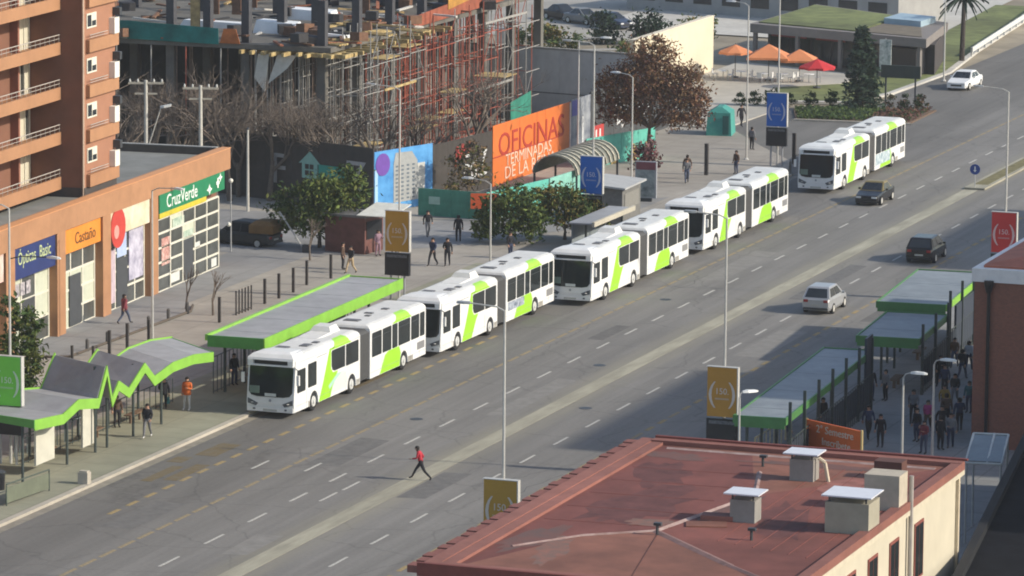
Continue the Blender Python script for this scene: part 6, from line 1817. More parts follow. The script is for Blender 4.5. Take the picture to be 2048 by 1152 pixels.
# conifer
t = thing('pine_tree', 'dark conical pine tree between the red umbrella and the lawn', 'tree', (-19.6, 144.4, 0.1))
MB().tube((0, 0, 0), (0, 0, 6.3), 0.15, 0.03, n=7).build('trunk', bark, t)
rr = random.Random(21)
mb = MB()
for lv in range(24):
    z = 0.5 + 6.1 * lv / 24
    rad = 2.05 * (1 - (z / 7.1)) ** 0.75 * (0.8 + 0.3 * rr.random())
    for k in range(11):
        a = rr.uniform(0, 2 * PI)
        tip = Vector((rad * math.cos(a), rad * math.sin(a), z - 0.22 * rad))
        mb.tube((0, 0, z), tip, 0.03, 0.01, n=3, m=0)
        for j in range(9):
            f = rr.uniform(0.25, 1.05)
            c = Vector((0, 0, z)).lerp(tip, f) + Vector((rr.gauss(0, .1), rr.gauss(0, .1), rr.gauss(0, .08)))
            d = Vector((rr.gauss(0, 1), rr.gauss(0, 1), rr.gauss(0, .5))).normalized() * 0.26
            e = d.orthogonal().normalized() * 0.09
            mb.add([c - d, c - e, c + d, c + e], [(0, 1, 2), (0, 2, 3)], rr.randrange(3))
mb.build('crown', pine_m, t)

# palm at the top right
def palm(label, loc, h, group=None):
    t = thing('palm_tree', label, 'tree', loc, 0, group)
    MB().tube((0, 0, 0), (0.1, 0, h), 0.24, 0.17, n=8).build('trunk', mat('palm_bark', (0.055, 0.045, 0.038), 0.95, 0.3, 6), t)
    r = random.Random(int(h * 10))
    mb = MB()
    for k in range(26):
        a = 2 * PI * k / 26 + r.uniform(-.1, .1)
        up = r.uniform(-0.3, 0.9)
        L = r.uniform(1.8, 2.5)
        prev = Vector((0.1, 0, h))
        for j in range(1, 6):
            f = j / 5
            p = Vector((0.1 + L * f * math.cos(a), L * f * math.sin(a), h + up * L * f - 1.3 * f * f))
            d = (p - prev)
            s = Vector((-math.sin(a), math.cos(a), 0)) * 0.26 * (1.15 - f)
            dr = Vector((0, 0, -0.16))
            mb.add([prev - s + dr, prev, p, p - s * 0.8 + dr], [(0, 1, 2, 3)], k % 3)
            mb.add([prev, prev + s + dr, p + s * 0.8 + dr, p], [(0, 1, 2, 3)], k % 3)
            prev = p
    mb.build('crown', pine_m, t)
    return t
palm('dark trunked palm tree at the top right beside the guard rail', (-20.9, 181.0, 0.06), 5.6)

# bare winter trees
def bare_mesh(h, seed, spread=0.55, depth=5):
    r = random.Random(seed)
    tr, tw = MB(), MB()
    def grow(p, d, L, rad, lv):
        q = p + d * L
        (tr if lv < 2 else tw).tube(p, q, rad, rad * 0.7, n=6 if lv < 2 else 3, cap=False)
        if lv >= depth:
            return
        for k in range(3 if lv < 3 else 2):
            v = Vector((r.gauss(0, 1), r.gauss(0, 1), r.gauss(0, 0.7)))
            nd = (d + v.normalized() * r.uniform(spread * 0.6, spread * 1.4)).normalized()
            nd.z = nd.z * 0.9 + 0.1
            grow(p + d * L * r.uniform(0.6, 1.0), nd.normalized(), L * r.uniform(0.6, 0.85), rad * 0.6, lv + 1)
    grow(Vector((0, 0, 0)), Vector((r.uniform(-.08, .08), r.uniform(-.08, .08), 1)).normalized(), h * 0.27, 0.02 * h, 0)
    return tr, tw
twig = mat('twig_grey', (0.15, 0.12, 0.095), 0.95, 0.25, 4)
bark_pale = mat('bark_pale', (0.13, 0.105, 0.082), 0.95, 0.25, 5)
BARE = []
for k in range(4):
    a, b = bare_mesh(10.0, 31 + k, spread=0.6, depth=7)
    BARE.append((a.mesh('trunk', bark_pale), b.mesh('twigs', twig)))
put('twigs', BARE[1][1], bpy.data.objects['brown_tree'], (0, 0, -0.2), (0, 0, 0.7), (0.95, 0.95, 0.78))
def bare(label, loc, k, s=1.0, rz=0.0, group='bare winter trees at the building site'):
    t = thing('bare_tree', label, 'tree', loc, rz, group)
    t.scale = (s, s, s)
    put('trunk', BARE[k][0], t)
    put('twigs', BARE[k][1], t)
    return t
LBT = 'leafless grey brown tree behind the dark hoarding, before the unfinished building'
for x, y, k, s, a in ((-51.0, 79.4, 0, 1.2, 3.0), (-44.8, 78.6, 1, 1.1, 5.5), (-56.5, 80.5, 1, 1.1, 2.8), (-40.6, 80.2, 3, 1.1, 0.2), (-36.0, 83.0, 1, 1.0, 4.9), (-47.3, 80.3, 2, 1.15, 0.9), (-42.4, 79.6, 0, 1.05, 2.4), (-38.0, 79.2, 3, 1.0, 4.4), (-46.0, 84.2, 0, 1.0, 0.3), (-49.2, 80.6, 1, 1.05, 2.1), (-43.6, 82.5, 2, 0.95, 4.0), (-41.2, 82.0, 3, 1.0, 1.2), (-38.6, 81.6, 1, 0.9, 5.2), (-37.0, 85.5, 0, 0.85, 3.3), (-52.5, 82.0, 3, 1.1, 0.8), (-54.5, 84.0, 2, 1.0, 1.9), (-45.0, 80.5, 3, 0.9, 3.9), (-40.0, 84.2, 2, 0.95, 5.6), (-36.4, 90.0, 3, 0.8, 2.6), (-50.8, 84.6, 0, 0.9, 5.0)):
    bare(LBT, (x, y, 0), k, s, a)
bare('leafless tree behind the graffiti letters, left of the orange billboard', (-34.6, 88.0, 0), 2, 0.95, 1.0)
bare('leafless tree overhanging the top left corner of the orange billboard', (-34.0, 95.5, 0), 1, 1.0, 2.2)
bare('leafless tree between the scaffolding and the long grey wall', (-36.2, 103.0, 0), 3, 1.0, 0.4)
bare('leafless tree in the yard directly behind the shop roof, left of the utility poles', (-47.5, 66.0, 0), 1, 1.0, 2.9)
sap = []
for k in range(2):
    a, b = bare_mesh(3.6, 51 + k, spread=0.35, depth=4)
    sap.append((a.mesh('trunk', bark_pale), b.mesh('twigs', twig)))
for x, y, k, lb in ((-27.6, 36.2, 0, 'thin bare sapling on the plaza beside the row of dark posts'), (-29.9, 37.6, 1, 'thin bare sapling at the end of the raised forecourt edge'), (-30.2, 57.0, 0, 'thin bare sapling in front of the red kiosk')):
    t = thing('sapling', lb, 'tree', (x, y, 0.12), k * 1.3)
    put('trunk', sap[k][0], t)
    put('twigs', sap[k][1], t)

# shrubs, hedges, bed planting
sh = leaf_mesh([(0, 0, 0.5, 0.5, 0.5, 0.55)], 320, 0.13, hedge_m[:2], 61).mesh('foliage', hedge_m[:2])
def shrub(label, loc, s=1.0, group=None, me=sh, rz=0):
    o = put('shrub', me, None, loc, (0, 0, rz), (s, s, s))
    return tag(o, label, 'shrub', group)
for k, (x, y) in enumerate(((-29.2, 143.2), (-28.0, 143.6), (-26.8, 144.0), (-25.4, 144.5), (-23.9, 145.0), (-22.4, 145.4))):
    shrub('small rounded shrub in the row at the front edge of the lawn', (x, y, 0.08), 0.95 + 0.1 * (k % 3), 'row of shrubs before the lawn', rz=k)
for k, (x, y) in enumerate(((-17.6, 145.3), (-16.6, 145.7), (-15.6, 145.9), (-14.9, 144.8))):
    shrub('upright russet shrub at the tip of the planting bed', (x, y, 0.1), 0.9 + 0.12 * (k % 2), 'shrubs at the planting bed tip', leaf_mesh([(0, 0, 0.6, 0.45, 0.45, 0.65)], 300, 0.13, hedge_m, 71 + k).mesh('foliage', hedge_m), k)
def ground_cover(name, poly_fn, n, seed, mats, size=0.15, h=0.35):
    r = random.Random(seed)
    mb = MB()
    for k in range(n):
        x, y, z = poly_fn(r)
        c = Vector((x, y, z + r.uniform(0.02, h)))
        d = Vector((r.gauss(0, 1), r.gauss(0, 1), r.gauss(0, .6))).normalized() * size * r.uniform(.6, 1.3)
        e = d.orthogonal().normalized() * size * 0.5
        mb.add([c - d, c - e, c + d, c + e], [(0, 1, 2), (0, 2, 3)], r.randrange(len(mats)))
    return stuff(mb.build(name, mats))
def in_bed(r):
    u, v = r.random(), r.random()
    a = Vector((-24.4, 142.3)).lerp(Vector((-22.5, 136.6)), v)
    b = Vector((-17.5, 144.6)).lerp(Vector((-17.3, 137.2)), v)
    p = a.lerp(b, u)
    return p.x, p.y, 0.1
def in_bed2(r):
    u, v = r.random(), r.random()
    a = Vector((-17.5, 144.6)).lerp(Vector((-17.3, 137.2)), v)
    b = Vector((-14.3, 146.0)).lerp(Vector((-14.0, 137.5)), v)
    p = a.lerp(b, u)
    return p.x, p.y, 0.1
ground_cover('ground_cover', in_bed, 2600, 81, [hedge_m[0], hedge_m[1], gr1[1]])
ground_cover('russet_ground_cover', in_bed2, 900, 82, [hedge_m[2], br1[2], hedge_m[1]])

# greenery behind the long grey wall
def hedge_tree(label, loc, blobs, n, mats, seed, group=None, size=0.25):
    return leafy_tree('green_tree', label, loc, blobs, n, size, mats, max(0.6, blobs[0][2] * 0.5), 0.12, seed, 'tree', group)
hedge_tree('wide light green bush left of the cars behind the long wall', (-57.5, 176.5, -0.1), [(0, 0, 1.0, 2.4, 1.3, 1.1), (2.2, 0.6, 0.8, 1.5, 1.1, 0.8)], 1300, gr2, 91)
hedge_tree('dark rounded bush behind the long wall, second from the left', (-54.0, 183.0, -0.1), [(0, 0, 1.4, 1.3, 1.3, 1.4)], 900, pine_m, 92)
hedge_tree('dark double bush behind the long wall near the parked cars', (-50.5, 184.5, -0.1), [(0, 0, 1.5, 1.4, 1.3, 1.4), (1.5, 0.3, 1.2, 1.0, 1.0, 1.1)], 1200, pine_m, 93)
hedge_tree('green hedge bush just left of the brown tree top', (-45.5, 167.0, -0.1), [(0, 0, 0.9, 2.6, 1.4, 1.0), (2.6, -0.4, 0.9, 1.6, 1.2, 0.9)], 1400, gr1[:3], 94)
hedge_tree('olive tree above the brown tree beside the cream wall', (-42.2, 172.0, -0.1), [(0, 0, 2.2, 1.7, 1.6, 1.6), (1.0, 0.4, 3.1, 1.0, 1.0, 0.9)], 1300, gr2, 95)
t = thing('wall', 'pale low concrete ramp wall behind the long grey wall', 'wall', (-49.5, 163.5, -0.1), R(38))
MB().box(-3.2, 3.2, -0.3, 0.3, 0, 1.5).build('wall_panel', pale_concrete, t)
MB().box(-3.3, 3.3, -0.36, 0.36, 1.501, 1.6).build('coping', concrete, t)

t = thing('low_building', 'long low grey building at the very top behind the terrace building', 'building', (-62, 214, 0.0), R(-16))
MB().box(0, 30, 0, 8, -0.1, 3.0).build('wall', mat('low_wall', (0.30, 0.295, 0.28), 0.9, 0.1, 1), t)
MB().box(-0.3, 30.3, -0.3, 8.3, 3.001, 3.25).build('roof', mat('low_roof', (0.34, 0.345, 0.34), 0.8, 0.1, 0.6), t)
for k in range(9):
    MB().box(1.2 + 3.2 * k, 3.2 + 3.2 * k, -0.05, -0.001, 0.8, 2.2).build('window_pane', dark_glass, t)
rp = random.Random(99)

# ---------------------------------------------------------------- buildings outside the middle of the view
def plain_building(label, x0, x1, y0, y1, h, m, rm, frame=cream_frame, floors=2, group=None, rz=0.0):
    t = thing('building', label, 'building', (x0, y0, 0.0), rz, group)
    lx, ly = x1 - x0, y1 - y0
    MB().box(0, lx, 0, ly, -0.1, h - 0.4).build('wall', m, t)
    MB().box(0.3, lx - 0.3, 0.3, ly - 0.3, h - 0.398, h - 0.25).build('roof', rm, t)
    MB().box(-0.05, 0.3, -0.05, ly + 0.05, h - 0.399, h).box(0.301, lx - 0.301, -0.05, 0.3, h - 0.399, h - 0.01).box(0.301, lx - 0.301, ly - 0.3, ly + 0.05, h - 0.399, h - 0.01).box(lx - 0.3, lx + 0.05, -0.05, ly + 0.05, h - 0.399, h).build('parapet', m, t)
    fx = MB().box(0, 1.5, -0.04, 0.05, 0, 1.5).mesh('window_frame', frame)
    px_ = MB().box(0.1, 1.4, -0.055, -0.041, 0.1, 1.4).mesh('pane', dark_glass)
    fy = MB().box(-0.04, 0.05, 0, 1.5, 0, 1.5).mesh('window_frame', frame)
    py_ = MB().box(-0.055, -0.041, 0.1, 1.4, 0.1, 1.4).mesh('pane', dark_glass)
    for f in range(floors):
        z = 1.0 + f * (h - 0.6) / floors
        n = int(lx / 3.4)
        for k in range(n):
            w = put('window_frame', fx, t, (0.9 + k * lx / n, 0, z))
            put('pane', px_, w)
        n = min(14, int(ly / 3.4))
        for k in range(n):
            w = put('window_frame', fy, t, (0, 0.9 + k * ly / n, z))
            put('pane', py_, w)
    for k in range(4):
        x, y = lx * rp.uniform(0.15, 0.8), ly * rp.uniform(0.1, 0.9)
        s = rp.uniform(0.5, 1.1)
        MB().box(x - s, x + s, y - s, y + s, h - 0.25, h + rp.uniform(0.4, 1.1)).build('roof_box', pale_box if k % 2 else grey_box, t)
    return t
tile = mat('roof_tile_red', (0.27, 0.085, 0.06), 0.85, 0.15, 1.0)
plain_building('low cream building right of the avenue beyond the brick one', 24, 40, 72, 102, 9.0, mat('wall_sand', (0.46, 0.38, 0.27), 0.9, 0.07, 1), grey_metal_roof)
plain_building('tall pale block set back behind the right pavement shelters', 45, 62, 12, 35, 23.4, mat('wall_pale', (0.52, 0.48, 0.41), 0.9, 0.05, 1), grey_metal_roof, floors=8)
plain_building('tall pale block set back behind the black shed', 46, 62, -20, 1, 20.0, mat('wall_pale2', (0.48, 0.42, 0.36), 0.9, 0.05, 1), grey_metal_roof, floors=7)
plain_building('tall tan block set back behind the red sign', 44, 60, 74, 100, 23.0, mat('wall_tan', (0.47, 0.40, 0.31), 0.9, 0.05, 1), grey_metal_roof, floors=7)
# ---------------------------------------------------------------- people
def limb_skel(pose):
    """joints of a standing adult facing -Y (height 1.72); returns verts, edges, radii, bone tag per vertex"""
    J = dict(pelvis=(0, 0, 0.93), waist=(0, 0.0, 1.08), chest=(0, 0.0, 1.30), neck=(0, 0.0, 1.46), headb=(0, -0.01, 1.54), headt=(0, -0.015, 1.66),
             shl=(-0.17, 0, 1.40), shr=(0.17, 0, 1.40), ell=(-0.23, 0.02, 1.12), elr=(0.23, 0.02, 1.12), wrl=(-0.24, -0.06, 0.88), wrr=(0.24, -0.06, 0.88),
             hipl=(-0.09, 0, 0.90), hipr=(0.09, 0, 0.90), knl=(-0.10, -0.02, 0.49), knr=(0.10, -0.02, 0.49), anl=(-0.10, 0.02, 0.08), anr=(0.10, 0.02, 0.08), tol=(-0.11, -0.15, 0.035), tor=(0.11, -0.15, 0.035))
    if pose == 'walk':
        J.update(knl=(-0.09, -0.20, 0.50), anl=(-0.09, -0.30, 0.10), tol=(-0.09, -0.46, 0.07), knr=(0.09, 0.06, 0.49), anr=(0.09, 0.36, 0.13), tor=(0.09, 0.25, 0.03),
                 ell=(-0.23, 0.14, 1.14), wrl=(-0.22, 0.18, 0.90), elr=(0.23, -0.08, 1.14), wrr=(0.21, -0.27, 0.97))
    elif pose == 'run':
        J.update(pelvis=(0, 0, 0.90), waist=(0, -0.04, 1.05), chest=(0, -0.10, 1.26), neck=(0, -0.15, 1.42), headb=(0, -0.18, 1.50), headt=(0, -0.20, 1.62), shl=(-0.17, -0.10, 1.37), shr=(0.17, -0.10, 1.37),
                 hipl=(-0.09, 0, 0.88), hipr=(0.09, 0, 0.88), knl=(-0.09, -0.25, 0.50), anl=(-0.09, -0.42, 0.12), tol=(-0.09, -0.57, 0.07), knr=(0.09, 0.16, 0.47), anr=(0.09, 0.46, 0.12), tor=(0.09, 0.38, 0.02),
                 ell=(-0.24, 0.06, 1.10), wrl=(-0.22, -0.10, 0.98), elr=(0.24, -0.14, 1.12), wrr=(0.20, -0.36, 1.08))
    elif pose == 'talk':
        J.update(elr=(0.24, -0.05, 1.14), wrr=(0.14, -0.28, 1.20), ell=(-0.22, 0.03, 1.12), wrl=(-0.19, -0.10, 0.90), knl=(-0.13, -0.03, 0.49), anl=(-0.16, 0.02, 0.08), tol=(-0.18, -0.14, 0.035))
    elif pose == 'carry':
        J.update(elr=(0.24, 0.0, 1.12), wrr=(0.25, -0.02, 0.86), ell=(-0.23, 0.0, 1.13), wrl=(-0.12, -0.25, 1.10), knl=(-0.09, -0.12, 0.50), anl=(-0.09, -0.14, 0.09), tol=(-0.09, -0.31, 0.04), knr=(0.09, 0.03, 0.49), anr=(0.09, 0.18, 0.10), tor=(0.09, 0.04, 0.03))
    E = [('pelvis', 'waist'), ('waist', 'chest'), ('chest', 'neck'), ('neck', 'headb'), ('headb', 'headt'), ('chest', 'shl'), ('chest', 'shr'), ('shl', 'ell'), ('ell', 'wrl'), ('shr', 'elr'), ('elr', 'wrr'),
         ('pelvis', 'hipl'), ('pelvis', 'hipr'), ('hipl', 'knl'), ('knl', 'anl'), ('anl', 'tol'), ('hipr', 'knr'), ('knr', 'anr'), ('anr', 'tor')]
    RAD = dict(pelvis=(.15, .11), waist=(.14, .10), chest=(.17, .115), neck=(.055, .055), headb=(.085, .09), headt=(.075, .085), shl=(.075, .07), shr=(.075, .07), ell=(.05, .05), elr=(.05, .05), wrl=(.035, .035), wrr=(.035, .035),
               hipl=(.10, .10), hipr=(.10, .10), knl=(.065, .065), knr=(.065, .065), anl=(.045, .045), anr=(.045, .045), tol=(.04, .035), tor=(.04, .035))
    return J, E, RAD

BODY_IDX = {}
def body_mesh(pose):
    J, E, RAD = limb_skel(pose)
    names = list(J)
    me = bpy.data.meshes.new('body_skeleton')
    me.from_pydata([J[n] for n in names], [(names.index(a), names.index(b)) for a, b in E], [])
    o = bpy.data.objects.new('tmp_body', me)
    COL.objects.link(o)
    sk = o.modifiers.new('skin', 'SKIN')
    sk.use_smooth_shade = True
    for i, n in enumerate(names):
        d = me.skin_vertices[0].data[i]
        d.radius = RAD[n]
        d.use_root = (n == 'pelvis')
    sb = o.modifiers.new('sub', 'SUBSURF')
    sb.levels = 1
    bpy.context.view_layer.update()
    dg = bpy.context.evaluated_depsgraph_get()
    out = bpy.data.meshes.new_from_object(o.evaluated_get(dg))
    bpy.data.objects.remove(o, do_unlink=True)
    # hands with five fingers joined to the same mesh, and a nose and ears on the head
    mb = MB()
    for s, (e, w) in ((-1, ('ell', 'wrl')), (1, ('elr', 'wrr'))):
        p = Vector(J[w])
        d = (p - Vector(J[e])).normalized()
        side = Vector((1, 0, 0)) - d * d.x
        side.normalize()
        nrm = d.cross(side)
        pl = p + d * 0.085
        mb.loft([[tuple(c + side * a + nrm * b) for a, b in ((-ww, -0.014), (ww, -0.014), (ww, 0.014), (-ww, 0.014))] for c, ww in ((p - d * 0.02, 0.026), (p + d * 0.03, 0.038), (pl, 0.04))])
        for k, L in enumerate((0.068, 0.078, 0.073, 0.056)):
            b = pl + side * (-0.03 + 0.02 * k)
            m_ = b + d * L * 0.55
            q = m_ + (d * 0.8 + nrm * 0.6 * (1 if s > 0 else 1)).normalized() * L * 0.5
            mb.tube(b - d * 0.01, m_, 0.0095, 0.009, n=5).tube(m_, q, 0.009, 0.007, n=5)
        tb = p + d * 0.03 - side * s * 0.036
        mb.tube(tb, tb + (d * 0.7 - side * s * 0.7).normalized() * 0.035, 0.011, 0.010, n=5).tube(tb + (d * 0.7 - side * s * 0.7).normalized() * 0.035, tb + (d * 0.95 - side * s * 0.6).normalized() * 0.062, 0.010, 0.008, n=5)
    h = (Vector(J['headb']) + Vector(J['headt'])) / 2
    mb.add([h + Vector(v) for v in ((-0.014, -0.085, -0.01), (0.014, -0.085, -0.01), (0, -0.115, -0.02), (0, -0.086, 0.03))], [(0, 2, 1), (0, 3, 2), (1, 2, 3)])
    for s in (-1, 1):
        mb.add([h + Vector((s * x, y, z)) for x, y, z in ((0.078, -0.01, 0.02), (0.078, 0.02, 0.025), (0.095, 0.025, 0.0), (0.08, 0.0, -0.03))], [(0, 1, 2, 3)])
    base = len(out.vertices)
    vs = [tuple(v.co) for v in out.vertices] + mb.v
    fs = [tuple(p.vertices) for p in out.polygons] + [tuple(i + base for i in f) for f in mb.f]
    npoly = len(out.polygons)
    full = bpy.data.meshes.new('body')
    full.from_pydata(vs, [], fs)
    # material per face: 0 skin, 1 top, 2 trousers, 3 shoes, 4 eyes and mouth
    idx = []
    wl, wr = Vector(J['wrl']), Vector(J['wrr'])
    hb = Vector(J['headb'])
    for k, p in enumerate(full.polygons):
        c = p.center
        if k >= npoly:
            idx.append(0)
            continue
        dist = {}
        best, bd = None, 9
        for a, b in E:
            A, B = Vector(J[a]), Vector(J[b])
            t = max(0, min(1, (c - A).dot(B - A) / (B - A).length_squared))
            dd = (c - A.lerp(B, t)).length
            if dd < bd:
                bd, best, bt = dd, (a, b), t
        if best in (('neck', 'headb'), ('headb', 'headt')):
            idx.append(0)
        elif best[1] in ('wrl', 'wrr'):
            idx.append(0 if bt > 0.93 else 1)
        elif best[1] in ('tol', 'tor') or (best[1] in ('anl', 'anr') and bt > 0.93):
            idx.append(3)
        elif best[1] in ('hipl', 'hipr', 'knl', 'knr', 'anl', 'anr') or best == ('pelvis', 'waist') and bt < 0.35:
            idx.append(2)
        else:
            idx.append(1)
    BODY_IDX[pose] = idx
    full.polygons.foreach_set('use_smooth', [True] * len(full.polygons))
    bpy.data.meshes.remove(out)
    return full, J
BODY = {p: body_mesh(p) for p in ('stand', 'walk', 'run', 'talk', 'carry')}

def cloth(nm, col):
    return mat('cloth_' + nm, col, 0.9, 0.15, 6)
skin_m = mat('skin', (0.42, 0.25, 0.17), 0.6, 0.06, 5)
shoe_m = mat('shoe_dark', (0.025, 0.022, 0.02), 0.7, 0.1, 5)
shoe_w = mat('shoe_pale', (0.55, 0.54, 0.50), 0.7, 0.1, 5)
hair_m = mat('hair_dark', (0.02, 0.014, 0.011), 0.8, 0.2, 8)
eye_m = mat('eye_dark', (0.02, 0.015, 0.015), 0.4)
lip_m = mat('lip', (0.30, 0.10, 0.09), 0.6)
CL = dict(red=cloth('red', (0.42, 0.03, 0.045)), black=cloth('black', (0.018, 0.018, 0.022)), navy=cloth('navy', (0.03, 0.04, 0.08)), grey=cloth('grey', (0.16, 0.16, 0.165)), tan=cloth('tan', (0.42, 0.32, 0.19)),
          jeans=cloth('jeans', (0.07, 0.085, 0.13)), orange=cloth('orange', (0.60, 0.14, 0.03)), pale=cloth('pale', (0.48, 0.48, 0.47)), pink=cloth('pink', (0.48, 0.25, 0.30)), mauve=cloth('mauve', (0.27, 0.17, 0.21)),
          maroon=cloth('maroon', (0.20, 0.04, 0.05)), teal=cloth('teal', (0.02, 0.10, 0.11)), brown=cloth('brown', (0.10, 0.06, 0.04)), white=cloth('white', (0.66, 0.65, 0.62)), mustard=cloth('mustard', (0.34, 0.22, 0.05)), magenta=cloth('magenta', (0.42, 0.05, 0.17)))

BODY_CACHE = {}
def person(label, x, y, face, pose, top, legs, h=1.70, z=0.12, shoes=None, hair=hair_m, long_hair=False, bag=None, coat=False, group=None):
    """face: heading in degrees, 0 looks towards -Y, 90 towards +X"""
    t = thing('person', label, 'person', (x, y, z), R(face), group)
    s = h / 1.74
    t.scale = (s * 1.13, s * 1.13, s)
    key = (pose, top, legs, shoes)
    full, J = BODY[pose]
    if key not in BODY_CACHE:
        me = full.copy()
        me.materials.clear()
        for m in (skin_m, CL[top], CL[legs], shoe_w if shoes == 'pale' else shoe_m):
            me.materials.append(m)
        me.polygons.foreach_set('material_index', BODY_IDX[pose])
        BODY_CACHE[key] = me
    put('body', BODY_CACHE[key], t)
    hb = (Vector(J['headb']) + Vector(J['headt'])) / 2
    r = MB()
    prof = []
    for k in range(6):
        a = k / 5 * PI * 0.52
        prof.append((0.098 * math.sin(PI / 2 - a) if k else 0.098, 0.10 * math.sin(a)))
    rings = []
    for rad, zz in prof:
        rings.append([(hb.x + max(rad, 0.004) * math.cos(2 * PI * i / 10), hb.y + 0.018 + max(rad, 0.004) * 1.04 * math.sin(2 * PI * i / 10), hb.z + 0.025 + zz) for i in range(10)])
    r.loft(rings)
    dz = 0.27 if long_hair else 0.10
    r.loft([[(hb.x + w * math.cos(a), hb.y + 0.012 + w * 1.02 * math.sin(a), hb.z + zz) for a in [PI * (0.0 + k / 6) for k in range(7)]] + [(hb.x + w * 0.6 * math.cos(a), hb.y + 0.03 + w * 0.5 * math.sin(a), hb.z + zz) for a in [PI * (1 - k / 6) for k in range(7)]] for w, zz in ((0.098, 0.03), (0.10, 0.0), (0.085, -dz))])
    r.build('hair', hair, t, smooth=True)
    f = MB()
    for sx in (-0.032, 0.032):
        f.box(hb.x + sx - 0.012, hb.x + sx + 0.012, hb.y - 0.094, hb.y - 0.07, hb.z + 0.002, hb.z + 0.014)
    f.build('eyes', eye_m, t)
    MB().box(hb.x - 0.022, hb.x + 0.022, hb.y - 0.092, hb.y - 0.07, hb.z - 0.048, hb.z - 0.038).build('mouth', lip_m, t)
    if coat:
        ch, pe = Vector(J['chest']), Vector(J['pelvis'])
        cr = []
        for c, wx, wy, zz in ((pe, 0.19, 0.15, -0.12), (pe, 0.175, 0.14, 0.06), (ch, 0.185, 0.135, 0.0), (ch, 0.19, 0.12, 0.09)):
            cr.append([(c.x + wx * math.cos(2 * PI * i / 12), c.y + wy * math.sin(2 * PI * i / 12), c.z + zz) for i in range(12)])
        MB().loft(cr).build('coat', CL[top], t, smooth=True)
    if bag:
        w = Vector(J['wrr'])
        b = tag(MB().loft([[(-0.16, -0.07, -0.42), (0.16, -0.07, -0.42), (0.16, 0.07, -0.42), (-0.16, 0.07, -0.42)], [(-0.17, -0.05, -0.12), (0.17, -0.05, -0.12), (0.17, 0.05, -0.12), (-0.17, 0.05, -0.12)]]).path([(-0.1, 0, -0.12), (0, 0, 0.0), (0.1, 0, -0.12)], 0.012, 5).build('shopping_bag', CL[bag]), bag + ' shopping bag carried by the person in ' + top + ' by the zigzag shelter', 'bag')
        m = Matrix.Translation((x, y, z)) @ Matrix.Rotation(R(face), 4, 'Z') @ Matrix.Scale(s, 4) @ Matrix.Translation(w + Vector((0, 0, -0.08)))
        b.location = m.translation
        b.rotation_euler = (0, 0, R(face) + PI / 2)
    return t

person('person in a red top and dark trousers running across the avenue', -0.35, -2.15, -80, 'run', 'red', 'black', 1.68, 0.015, long_hair=True)
person('person in a loose red jacket walking past the shops', -31.0, 31.6, 150, 'walk', 'maroon', 'jeans', 1.72, coat=True)
person('person in dark jacket and pale trousers walking near the kerb by the zigzag shelter', -16.2, 1.9, 10, 'walk', 'black', 'grey', 1.72, shoes='pale')
person('person with a pale scarf and black coat holding a bag under the zigzag shelter edge', -18.5, 9.0, 20, 'carry', 'black', 'black', 1.66, bag='teal', long_hair=True, coat=True)
person('person in a bright orange jacket and pale trousers beside the zigzag shelter', -17.3, 9.2, 0, 'talk', 'orange', 'pale', 1.74, shoes='pale', coat=True)
person('person in a dark top and brown trousers waiting below the steep shelter panel', -18.7, 3.8, 40, 'stand', 'brown', 'black', 1.65)
person('person in black with tan trousers on the plaza behind the long shelter', -26.0, 53.2, -20, 'walk', 'black', 'tan', 1.70)
person('person in dark brown just left of the one in tan trousers', -27.0, 54.4, 100, 'stand', 'brown', 'black', 1.68)
person('person in navy left of the pair walking behind the orange sign', -22.5, 57.8, -10, 'walk', 'navy', 'black', 1.76)
person('person in black right of the pair walking behind the orange sign', -21.7, 58.2, 10, 'carry', 'black', 'black', 1.74)
person('person in dark clothes further back, above the walking pair', -27.0, 68.8, 30, 'walk', 'black', 'grey', 1.70)
person('person in black before the orange notice on the teal boards', -24.5, 67.6, -160, 'stand', 'black', 'black', 1.72)
person('person in mauve standing at the red kiosk', -27.0, 60.2, 60, 'talk', 'mauve', 'mauve', 1.66, long_hair=True)
person('person in pale pink at the right side of the red kiosk', -25.9, 60.9, 80, 'stand', 'pink', 'pale', 1.62, long_hair=True)
person('person in dark maroon between the two at the red kiosk', -26.5, 61.6, 200, 'stand', 'maroon', 'brown', 1.66)
person('person in black standing against the advert column', -20.3, 90.8, 90, 'stand', 'black', 'black', 1.74)
person('person in brown walking on the plaza, left of two close together', -20.0, 100.8, -150, 'walk', 'brown', 'black', 1.72)
person('person in grey walking on the plaza, right of two close together', -19.4, 98.8, 20, 'walk', 'grey', 'jeans', 1.72)
person('person in black crossing the plaza towards the teal tent', -25.0, 130.0, 40, 'walk', 'black', 'black', 1.72)
person('person in dark grey near the lamp post on the far plaza', -20.4, 117.5, 160, 'stand', 'grey', 'black', 1.70)
person('person in brown between the thick dark post and the fourth bus', -17.6, 104.5, -30, 'stand', 'brown', 'jeans', 1.70)
person('person in black and navy near the lamp behind the second bus', -19.2, 62.5, 70, 'stand', 'black', 'navy', 1.68)
for x, y, f, po, tp, lg_, lb in (
    (-17.9, 16.6, 60, 'stand', 'black', 'navy', 'person in black waiting at the near end of the long shelter'),
    (-17.3, 20.2, 80, 'talk', 'navy', 'black', 'person in navy under the long shelter beside the leading bus roof'),
    (-16.9, 22.6, 70, 'stand', 'black', 'jeans', 'person in black and jeans under the middle of the long shelter'),
    (-17.0, 25.4, 95, 'carry', 'grey', 'black', 'person in grey under the middle of the long shelter'),
    (-16.6, 27.2, 60, 'stand', 'maroon', 'black', 'person in maroon under the far half of the long shelter')):
    person(lb, x, y, f, po, tp, lg_, 1.70)
